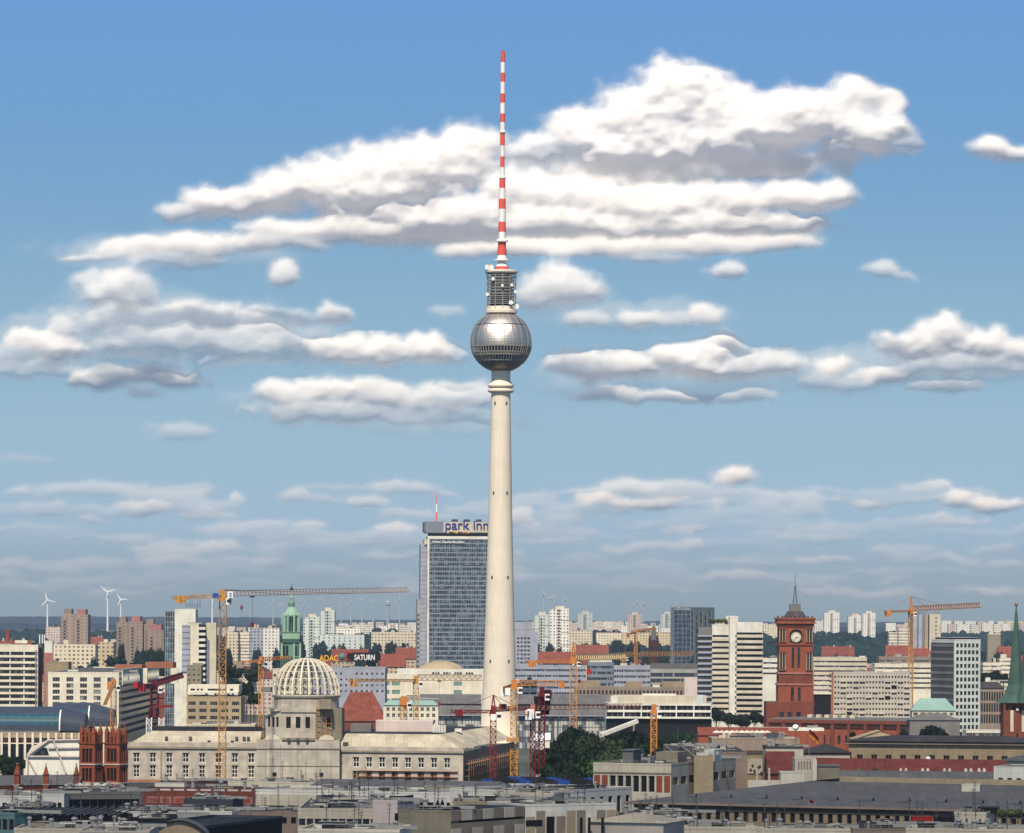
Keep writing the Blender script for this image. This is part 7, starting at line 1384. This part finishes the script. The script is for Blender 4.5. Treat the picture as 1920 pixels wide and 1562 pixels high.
for (px, py, d, w) in ((1028, 1392, 1530, 62), (1048, 1372, 1600, 66), (1080, 1356, 1650, 70), (1112, 1362, 1640, 66), (1150, 1368, 1620, 64), (1186, 1364, 1660, 70), (1222, 1376, 1640, 60), (1262, 1370, 1680, 62), (1296, 1362, 1700, 58), (1322, 1366, 1720, 50), (1060, 1404, 1500, 60), (1104, 1392, 1520, 66), (1148, 1396, 1500, 60), (1190, 1394, 1520, 58), (1236, 1392, 1540, 56), (1280, 1392, 1560, 50), (1036, 1430, 1440, 56), (1074, 1432, 1420, 50)):
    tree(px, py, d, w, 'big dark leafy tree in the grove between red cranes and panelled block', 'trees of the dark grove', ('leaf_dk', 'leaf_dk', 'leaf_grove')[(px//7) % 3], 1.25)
for (px, py, d, w) in ((1100, 1414, 1400, 50), (1122, 1418, 1380, 44)): tree(px, py, d, w, 'lighter green tree at the front edge of the dark grove', 'lighter trees of the grove', 'leaf', 1.1)
for (px, py, d, w) in ((1344, 1326, 2220, 34), (1366, 1334, 2200, 30), (1392, 1336, 2190, 34), (1416, 1332, 2230, 30), (1434, 1340, 2200, 22)): tree(px, py, d, w, 'dark tree at the foot of the white slab pair', 'trees below the slab pair', 'leaf_dk')
for (px, py, d, w) in ((424, 1246, 2450, 36), (446, 1242, 2480, 38), (470, 1252, 2460, 34), (436, 1268, 2350, 38), (462, 1276, 2300, 36), (476, 1296, 2200, 30), (448, 1300, 2180, 34)): tree(px, py, d, w, 'dark tree in the clump between yellow crane mast and palace dome', 'trees beside the crane mast', 'leaf_dk')
tree(1752, 1359, 1800, 50, 'round dark tree before the red city hall wing', None, 'leaf_dk', .75); tree(1733, 1366, 1820, 20, 'small dark tree touching the round one before the city hall wing', None, 'leaf_dk', .9)
for (px, py, d, w, lb) in ((1600, 1371, 1780, 17, 'small pointed dark tree before the orange red wall of the city hall wing'), (1695, 1368, 1790, 18, 'small dark tree beside the arched windows of the city hall wing'), (1862, 1388, 1720, 34, 'low dark tree beside the foot of the brick church tower'), (1838, 1392, 1700, 22, 'low bush like tree right of the globe lamps')): tree(px, py, d, w, lb, None, 'leaf_dk')
for i, (px, py, d, w) in enumerate(((1846, 1259, 2500, 26), (1866, 1256, 2520, 28), (1882, 1262, 2480, 22), (1856, 1272, 2400, 26), (1872, 1280, 2350, 24))): tree(px, py, d, w, 'dark tree beside the tall windowed stone block', 'trees beside the stone block', 'leaf_dk')
for (px, py, d, w) in ((8, 1412, 1520, 40), (34, 1416, 1500, 36), (20, 1426, 1470, 44)): tree(px, py, d, w, 'very dark tree under the cream arcade', 'trees under the arcade', 'leaf_dk')
for (px, py, d, w) in ((1612, 1440, 1225, 30), (1664, 1443, 1222, 18), (1642, 1440, 1228, 14)): tree(px, py, d, w, 'small olive tree rising in front of the dark red tiled roof', 'small trees before the dormered roof', 'leaf_ol', .8)
for px in (1880, 1896, 1910): tree(px, 1516, 950, 22, base=Z(1516, 950, px)-2.6, label='leafy roof shrub below the tan stone wall in the lower corner', group='roof shrubs in the corner', k='leaf_ol', hs=.9, name='roof_shrub')
for i, px in enumerate((1332, 1338, 1345, 1352, 1359)): tree(px, 1160, 2302.6, 11, base=Z(1173, 2300, 1340)+.1, label='dark shrub in the roof garden of the white slab pair', group='roof garden shrubs', k='leaf_ol', hs=.9, name='roof_shrub')
bpy.data.objects.remove([o for o in bpy.data.objects if o.name.startswith('roof_garden')][0])
for (px, py, d, w) in ((150, 1248, 2380, 26), (140, 1252, 2350, 20), (228, 1203, 3500, 16), (286, 1210, 3400, 34), (272, 1214, 3380, 24), (300, 1214, 3390, 22), (1400, 1345, 2100, 16)): tree(px, py, d, w, 'tree among houses '+zone(px), 'trees '+zone(px), 'leaf_dk')
ZT = [(560, 640, 1200, 4050), (640, 700, 1204, 4000), (700, 785, 1203, 4050), (1000, 1100, 1203, 4100), (1100, 1262, 1200, 4600), (960, 1262, 1216, 3600), (90, 310, 1212, 3500), (1530, 1700, 1222, 3500), (420, 540, 1207, 3700), (1780, 1920, 1222, 3600), (560, 700, 1226, 3100), (100, 300, 1228, 3000), (1764, 1920, 1198, 4800)]
for (a, b2, py, d) in ZT:
    px = a+rt.uniform(0, 6)
    while px < b2:
        w = rt.uniform(9, 17)/d*F; z_ = zone(px)
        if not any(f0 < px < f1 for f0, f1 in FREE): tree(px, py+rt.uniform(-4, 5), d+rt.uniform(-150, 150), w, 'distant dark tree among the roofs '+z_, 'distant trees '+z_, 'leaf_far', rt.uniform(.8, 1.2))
        px += w*rt.uniform(.7, 2.4)
def woods(px0, px1, py, d, dep, rows, r0=9, k='leaf_far', seed=1):
    """a far wood that reads as one mass"""
    r = random.Random(seed); b = MB(); g = gz(d); i0 = b.mi(k); V = []; Fc = []
    t = (1+5**.5)/2; iv = [Vector(v).normalized() for v in ((-1, t, 0), (1, t, 0), (-1, -t, 0), (1, -t, 0), (0, -1, t), (0, 1, t), (0, -1, -t), (0, 1, -t), (t, 0, -1), (t, 0, 1), (-t, 0, -1), (-t, 0, 1))]
    fi = ((0, 11, 5), (0, 5, 1), (0, 1, 7), (0, 7, 10), (0, 10, 11), (1, 5, 9), (5, 11, 4), (11, 10, 2), (10, 7, 6), (7, 1, 8), (3, 9, 4), (3, 4, 2), (3, 2, 6), (3, 6, 8), (3, 8, 9), (4, 9, 5), (2, 4, 11), (6, 2, 10), (8, 6, 7), (9, 8, 1))
    for j in range(rows):
        dd = d+dep*j/max(1, rows-1); zt = Z(py, d, (px0+px1)/2); x = X(px0, dd)
        while x < X(px1, dd):
            s = r0*r.uniform(.6, 1.2); zc = g+(zt-g)*(.45+.5*j/rows)*r.uniform(.86, 1.06)-s*.6; m = len(V)
            for v in iv: q = s*r.uniform(.75, 1.2); V.append((x+v.x*q, dd+r.uniform(-4, 4)+v.y*q, zc+v.z*q))
            Fc += [(m+a, m+b_, m+c) for a, b_, c in fi]; x += s*r.uniform(.45, .95)
    x0, x1 = X(px0, d), X(px1, d); b.v = V; b.f = Fc; b.m = [i0]*len(Fc); b.box(x0, x1, d+4, d+dep, g-2, g+(Z(py, d, px0)-g)*.5, k)
    o = b.build('woods', None); o['kind'] = 'stuff'; o['label'] = 'dark far off wood '+zone((px0+px1)/2); return o
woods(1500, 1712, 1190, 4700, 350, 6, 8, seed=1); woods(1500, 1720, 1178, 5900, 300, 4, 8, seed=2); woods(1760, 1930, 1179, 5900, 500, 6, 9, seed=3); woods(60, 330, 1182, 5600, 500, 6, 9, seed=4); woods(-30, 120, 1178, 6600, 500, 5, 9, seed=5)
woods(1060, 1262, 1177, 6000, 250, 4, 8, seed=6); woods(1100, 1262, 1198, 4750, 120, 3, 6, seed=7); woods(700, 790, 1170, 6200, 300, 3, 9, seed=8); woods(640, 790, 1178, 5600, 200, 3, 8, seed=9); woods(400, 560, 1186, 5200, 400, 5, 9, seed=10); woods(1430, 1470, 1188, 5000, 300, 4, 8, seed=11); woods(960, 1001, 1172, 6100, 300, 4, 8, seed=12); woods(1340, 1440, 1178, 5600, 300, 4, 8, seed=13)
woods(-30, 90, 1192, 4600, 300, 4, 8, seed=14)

# ---------------------------------------------------------------- clouds: relief bodies far beyond the haze, lit by the sun
def fbm(nx, ny, cell, seed, octv=6, gain=.52, ax=1.0, ridged=False):
    r = np.random.RandomState(seed); out = np.zeros((ny, nx)); amp = 1; tot = 0
    for o in range(octv):
        cx, cy = cell*ax/2**o, cell/2**o
        if cy < 1.2: break
        gx, gy = int(nx/cx)+4, int(ny/cy)+4; g = r.rand(gy, gx); X_, Y_ = np.arange(nx)/cx+r.rand(), np.arange(ny)/cy+r.rand(); xi, yi = X_.astype(int), Y_.astype(int); fx, fy = X_-xi, Y_-yi
        fx, fy = fx*fx*(3-2*fx), fy*fy*(3-2*fy); A = g[np.ix_(yi, xi)]; B_ = g[np.ix_(yi, xi+1)]; C_ = g[np.ix_(yi+1, xi)]; D_ = g[np.ix_(yi+1, xi+1)]
        v = (A*(1-fx)+B_*fx)*(1-fy)[:, None]+(C_*(1-fx)+D_*fx)*fy[:, None]
        if ridged: v = 1-np.abs(2*v-1)
        out += amp*v; tot += amp; amp *= gain
    return out/tot
SX0, SX1, SY0, SY1, ST = -260, 2180, -40, 1150, 2.4
NX, NY = int((SX1-SX0)/ST), int((SY1-SY0)/ST)
gu = SX0+np.arange(NX)*ST; gv = SY0+np.arange(NY)*ST; U, V_ = np.meshgrid(gu, gv)
def sstep(a, b, x): t = np.clip((x-a)/(b-a), 0, 1); return t*t*(3-2*t)
def cloud_layer(name, blobs, D, seed, noise=.5, relief=1.0, op=1.0, label='', cell=70, tint='cloud'):
    n1 = fbm(NX, NY, cell/ST, seed, 7, .55, 1.3); n2 = fbm(NX, NY, cell*.5/ST, seed+1, 5, .55, 1.2, True); n3 = fbm(NX, NY, 26/ST, seed+2, 4, .5)
    wx = (fbm(NX, NY, 60/ST, seed+3, 4)-.5)*46; wy = (fbm(NX, NY, 60/ST, seed+4, 4)-.5)*26
    Fd_ = np.full(U.shape, -1.0); Rm = np.zeros(U.shape); Op = np.zeros(U.shape)
    for bl in blobs:
        cx, cy, rx, ry = bl[:4]; o = bl[4] if len(bl) > 4 else 1.0
        du = (U+wx-cx)/rx; dv = (V_+wy-cy)/ry; dv = np.where(dv > 0, dv*1.25, dv*.92); r = np.sqrt(du*du+dv*dv); f = 1-r
        m = f > Fd_; 
        k = np.clip((f-Fd_)*3+.5, 0, 1); Fd_ = np.maximum(Fd_, f); Rm = Rm*(1-k)+min(rx, ry*1.7)*k; Op = Op*(1-k)+o*k
    dens = Fd_*1.0+.10+(n1-.5)*noise*1.6+(n2-.55)*noise*.6+(n3-.5)*.2; T_ = np.clip(dens, 0, 1)
    fine = fbm(NX, NY, 16/ST, seed+6, 4, .6)-.5; alpha = sstep(-.04, .50, dens+fine*.22*(1-np.clip(dens*1.6, 0, 1)))*Op*op
    def blur(a, k):
        for _ in range(2):
            c = np.cumsum(np.pad(a, ((k+1, k), (0, 0)), 'edge'), 0); a = (c[2*k+1:]-c[:-2*k-1])/(2*k+1)
            c = np.cumsum(np.pad(a, ((0, 0), (k+1, k)), 'edge'), 1); a = (c[:, 2*k+1:]-c[:, :-2*k-1])/(2*k+1)
        return a
    th = (1-np.exp(-3.2*T_))*1.02; Rs = blur(Rm, 6); raw = Rs*3.7*(1.05*th+.20*(n2-.5)*th*2+.14*(n3-.5)*th*2+.12*(n1-.5)*th)
    depth = (.46*blur(raw, 10)+.34*blur(raw, 4)+.20*blur(raw, 1))*relief
    alpha = .6*blur(alpha, 2)+.4*alpha; sc = D/30000.0; mask = alpha > .012; mk = mask.copy(); mk[1:-1, 1:-1] = mask[1:-1, 1:-1] | mask[:-2, 1:-1] | mask[2:, 1:-1] | mask[1:-1, :-2] | mask[1:-1, 2:]
    idx = -np.ones(U.shape, int); idx[mk] = np.arange(mk.sum()); uu, vv = U[mk]-960, V_[mk]-HY; u0 = uu+vv*ROLL; v0 = vv-uu*ROLL
    y = D-depth[mk]*sc; P_v = np.stack([u0/F*D, y, EYE-v0/F*D], 1)
    q = mk[:-1, :-1] & mk[1:, :-1] & mk[:-1, 1:] & mk[1:, 1:]; jj, ii = np.where(q)
    faces = np.stack([idx[jj+1, ii], idx[jj+1, ii+1], idx[jj, ii+1], idx[jj, ii]], 1)
    me = bpy.data.meshes.new(name); me.vertices.add(len(P_v)); me.vertices.foreach_set('co', P_v.ravel()); me.loops.add(faces.size); me.loops.foreach_set('vertex_index', faces.ravel())
    me.polygons.add(len(faces)); me.polygons.foreach_set('loop_start', np.arange(0, faces.size, 4)); me.polygons.foreach_set('loop_total', np.full(len(faces), 4)); me.polygons.foreach_set('use_smooth', np.ones(len(faces), bool))
    at = me.attributes.new('cover', 'FLOAT', 'POINT'); at.data.foreach_set('value', alpha[mk]); me.update(calc_edges=True); me.validate()
    me.materials.append(M[tint]); o = bpy.data.objects.new(name, me); COL.objects.link(o); o['kind'] = 'stuff'; o['label'] = label; return o
for key, colr, tr in (('cloud', (.56, .53, .50), 1.15), ('cloud_thin', (.66, .585, .53), .9)):
    m = bpy.data.materials.new(key); m.use_nodes = True; M[key] = m; n = m.node_tree; n.nodes.clear(); N = n.nodes.new; L = n.links.new
    o = N('ShaderNodeOutputMaterial'); df = N('ShaderNodeBsdfDiffuse'); df.inputs[0].default_value = (*colr, 1); tl = N('ShaderNodeBsdfTranslucent'); tl.inputs[0].default_value = (*colr, 1); mx = N('ShaderNodeMixShader'); mx.inputs[0].default_value = tr
    tp = N('ShaderNodeBsdfTransparent'); m2 = N('ShaderNodeMixShader'); a = N('ShaderNodeAttribute'); a.attribute_name = 'cover'
    tl.inputs[0].default_value = (*[c*tr for c in colr], 1); mx = N('ShaderNodeAddShader'); L(df.outputs[0], mx.inputs[0]); L(tl.outputs[0], mx.inputs[1]); L(a.outputs['Fac'], m2.inputs[0]); L(tp.outputs[0], m2.inputs[1]); L(mx.outputs[0], m2.inputs[2]); L(m2.outputs[0], o.inputs[0])
cloud_layer('clouds', [(1262, 214, 105, 90), (1180, 240, 110, 80), (1090, 265, 90, 65), (1020, 285, 110, 42, .85), (1340, 225, 90, 80), (1420, 250, 110, 70), (1500, 235, 110, 75), (1590, 205, 80, 58), (1660, 200, 38, 24), (1620, 260, 90, 50), (1690, 278, 45, 18, .7), (1560, 300, 60, 34, .9), (1250, 290, 260, 60), (1400, 310, 180, 40), (1575, 320, 26, 18, .8), (900, 268, 60, 30, .6), (1858, 285, 45, 34), (1905, 297, 45, 18)], 33000, 11, .5, 1.05, .97, 'towering white cumulus high beside the antenna', 54)
cloud_layer('clouds', [(872, 322, 88, 90), (790, 335, 105, 84), (700, 350, 110, 74), (610, 362, 100, 64), (530, 374, 86, 54), (455, 385, 70, 34), (385, 388, 50, 34), (335, 402, 36, 18, .8), (960, 365, 90, 50), (1040, 375, 100, 46), (1130, 385, 110, 42), (1240, 390, 120, 42), (1360, 385, 110, 42), (1480, 380, 90, 38), (1560, 375, 56, 34, .9), (800, 420, 230, 50), (1050, 430, 260, 46), (1300, 430, 230, 36), (1470, 430, 100, 26)], 31500, 23, .46, 1.05, .98, 'long bright cumulus bank behind the antenna', 60)
cloud_layer('clouds', [(820, 425, 230, 52), (980, 440, 230, 46), (1200, 440, 260, 44), (1400, 430, 140, 36), (640, 440, 120, 30, .8), (420, 455, 120, 24, .6), (1200, 325, 240, 40), (1420, 320, 140, 34, .9)], 34500, 91, .3, .5, .9, 'grey shaded belly of the big cloud bank')
cloud_layer('clouds', [(320, 620, 240, 70, .4), (180, 650, 220, 60, .35), (480, 650, 200, 60, .4), (640, 760, 240, 44, .35), (1250, 720, 280, 40, .35), (1560, 700, 160, 46, .35), (1800, 690, 180, 50, .4), (1050, 560, 120, 40, .3), (300, 480, 240, 40, .3), (1180, 600, 180, 36, .3), (220, 560, 110, 50, .3), (800, 800, 200, 26, .25)], 35500, 133, .55, .35, .8, 'thin veils of cloud between the puffs', 90)
cloud_layer('clouds', [(560, 432, 130, 24), (690, 438, 60, 14), (250, 468, 110, 24), (370, 464, 70, 26), (160, 482, 50, 10, .8), (520, 458, 110, 18, .9), (330, 490, 110, 12, .6), (860, 474, 60, 18), (940, 468, 90, 20), (1060, 470, 90, 20), (1170, 466, 100, 22), (1320, 462, 110, 18), (1450, 458, 100, 16), (1230, 486, 80, 10, .6), (530, 515, 36, 20, .9), (212, 545, 80, 46, .8), (265, 550, 40, 36, .7), (175, 530, 40, 30, .6), (1055, 545, 86, 42, .9), (1010, 560, 50, 30, .7), (1366, 514, 38, 19, .85), (1650, 512, 46, 20, .7), (1690, 525, 30, 12, .5), (840, 586, 38, 12, .35)], 30000, 37, .5, .7, .9, 'lower streaks and puffs of fair weather cloud', 50)
cloud_layer('clouds', [(100, 655, 90, 34), (130, 620, 40, 24, .7), (230, 610, 110, 46, .5), (390, 605, 90, 44, .75), (330, 650, 160, 50, .55), (500, 605, 60, 36, .75), (620, 592, 38, 22, .9), (550, 600, 60, 24, .6), (470, 660, 120, 40, .55), (700, 665, 140, 38), (800, 655, 76, 36), (600, 655, 60, 22, .9), (180, 712, 80, 28), (300, 712, 90, 22, .95), (60, 700, 90, 22, .5), (270, 742, 30, 16, .6), (540, 742, 70, 26), (620, 738, 90, 34), (720, 745, 80, 28, .95), (840, 750, 90, 32, .8), (900, 745, 60, 30, .7), (620, 780, 180, 26, .65), (800, 785, 140, 22, .45),
    (1200, 600, 70, 24, .75), (1100, 605, 60, 20, .55), (1320, 592, 40, 22, .9), (1260, 605, 60, 18, .5), (1110, 690, 90, 30, .95), (1180, 688, 90, 30), (1290, 680, 110, 44), (1340, 668, 70, 36), (1420, 690, 100, 30, .85), (1130, 740, 70, 14, .9), (1250, 746, 100, 14, .9), (1400, 748, 80, 14, .6), (1560, 690, 50, 26), (1640, 702, 80, 22), (1760, 640, 80, 44), (1720, 655, 90, 36), (1850, 650, 70, 38), (1920, 665, 70, 30), (1780, 690, 160, 26, .6), (1770, 730, 80, 12, .8), (1560, 720, 90, 22, .4), (30, 668, 60, 20, .5)], 30500, 51, .52, .8, .92, 'row of cumulus puffs beside the steel ball', 46)
cloud_layer('clouds', [(340, 815, 70, 20, .28), (60, 855, 60, 6, .2), (1380, 897, 44, 20, .85), (1200, 910, 80, 16, .6), (1290, 912, 60, 14, .45), (1130, 935, 50, 26, .9), (1200, 942, 100, 16, .8), (1340, 940, 30, 18, .5), (1440, 950, 40, 12, .3), (1500, 948, 26, 8, .5), (1620, 946, 36, 12, .6), (1750, 912, 34, 12, .6), (1800, 940, 34, 22, .85), (1860, 946, 70, 20, .85), (980, 970, 26, 22, .7), (1070, 975, 50, 12, .55), (1000, 995, 30, 10, .5), (1290, 990, 60, 10, .55), (1200, 985, 40, 8, .4), (1305, 1024, 50, 14, .55), (1230, 1030, 40, 8, .35), (1650, 1040, 36, 14, .3), (1080, 1062, 50, 12, .25), (1000, 928, 50, 8, .3),
    (270, 952, 70, 16, .6), (380, 955, 50, 14, .6), (445, 938, 20, 12, .5), (90, 955, 80, 14, .3), (690, 945, 60, 12, .5), (600, 940, 60, 8, .3), (760, 965, 50, 10, .35), (745, 995, 50, 12, .7), (400, 1028, 60, 18, .6), (340, 1038, 50, 10, .45), (230, 1010, 60, 12, .4), (100, 1008, 90, 8, .3), (520, 1025, 40, 8, .3), (600, 1026, 30, 8, .3), (170, 1090, 90, 12, .25), (400, 1080, 80, 10, .2), (620, 1010, 120, 9, .25), (1550, 920, 60, 6, .2), (1820, 1000, 120, 8, .2), (1480, 1005, 120, 8, .2), (950, 1085, 120, 9, .2), (700, 1080, 120, 8, .15), (1300, 1090, 150, 9, .15), (1750, 1075, 120, 10, .15)]+[(rt.uniform(-100, 2020), rt.uniform(915, 1115), rt.uniform(30, 130), rt.uniform(6, 15), rt.uniform(.15, .5)) for _ in range(130)], 42000, 67, .5, .8, 1.0, 'small faint clouds low over the horizon', 40, 'cloud_thin')
# cloud above the viewer, behind the picture: its shadow dims the nearest roofs as in the photograph
def near_cloud():
    cz = 1500.0; t = (cz-20)/math.sin(SUN_EL); ox, oy = sdir.x*t, sdir.y*t; nx, ny = 70, 60; W_x, W_y = 1500, 760; yc = 640
    b = MB(); b.mi('cloud'); fx = fbm(nx, ny, 14, 5, 4)
    top = np.zeros((ny, nx)); cov = np.zeros((ny, nx))
    for j in range(ny):
        for i in range(nx):
            u, v = 2*i/(nx-1)-1, 2*j/(ny-1)-1; e = min(1-abs(u), 1-abs(v)); f = min(1, max(0, e*2.6+(fx[j, i]-.5)*.5 if e > .02 else 0)); cov[j, i] = f*f*(3-2*f)*.54; top[j, i] = 160*math.sqrt(f)*(.6+.8*fx[j, i])
    for s_ in (1, -.3):
        for j in range(ny):
            for i in range(nx): b.v.append((ox+(2*i/(nx-1)-1)*W_x/2, oy+yc+(2*j/(ny-1)-1)*W_y, cz+s_*top[j, i]))
    me = bpy.data.meshes.new('cloud'); N1 = nx*ny; fs = []
    for k in (0, 1):
        for j in range(ny-1):
            for i in range(nx-1):
                q = [k*N1+j*nx+i, k*N1+j*nx+i+1, k*N1+(j+1)*nx+i+1, k*N1+(j+1)*nx+i]
                if cov[j:j+2, i:i+2].max() > 0: fs.append(q if k == 0 else q[::-1])
    me.from_pydata(b.v, [], fs); at = me.attributes.new('cover', 'FLOAT', 'POINT'); c = 1-np.sqrt(1-np.clip(cov, 0, .99)); at.data.foreach_set('value', np.concatenate([c.ravel()]*2).astype(np.float32))
    me.polygons.foreach_set('use_smooth', [True]*len(fs)); me.materials.append(M['cloud']); me.update(); o = bpy.data.objects.new('clouds', me); COL.objects.link(o); o['kind'] = 'stuff'; o['label'] = 'cloud high over the viewer that shades the nearest roofs'
near_cloud()
# ---------------------------------------------------------------- haze
q = MB(); q.box(-9000, 9000, -1200, 25500, -3, 400, 'ground'); q.slots = []; hz = q.build('haze', None) if False else None
me = bpy.data.meshes.new('haze'); bb = MB(); bb.box(-9000, 9000, -1200, 25500, -3, 400, 'ground'); me.from_pydata(bb.v, [], bb.f); me.update(); hz = bpy.data.objects.new('haze', me); COL.objects.link(hz); hz['kind'] = 'stuff'
m = bpy.data.materials.new('haze'); m.use_nodes = True; n = m.node_tree; n.nodes.clear(); o = n.nodes.new('ShaderNodeOutputMaterial'); pv = n.nodes.new('ShaderNodeVolumePrincipled')
pv.inputs['Color'].default_value = (.54, .68, .82, 1); pv.inputs['Density'].default_value = 3.6e-5; pv.inputs['Anisotropy'].default_value = .1; n.links.new(pv.outputs[0], o.inputs['Volume']); me.materials.append(m)
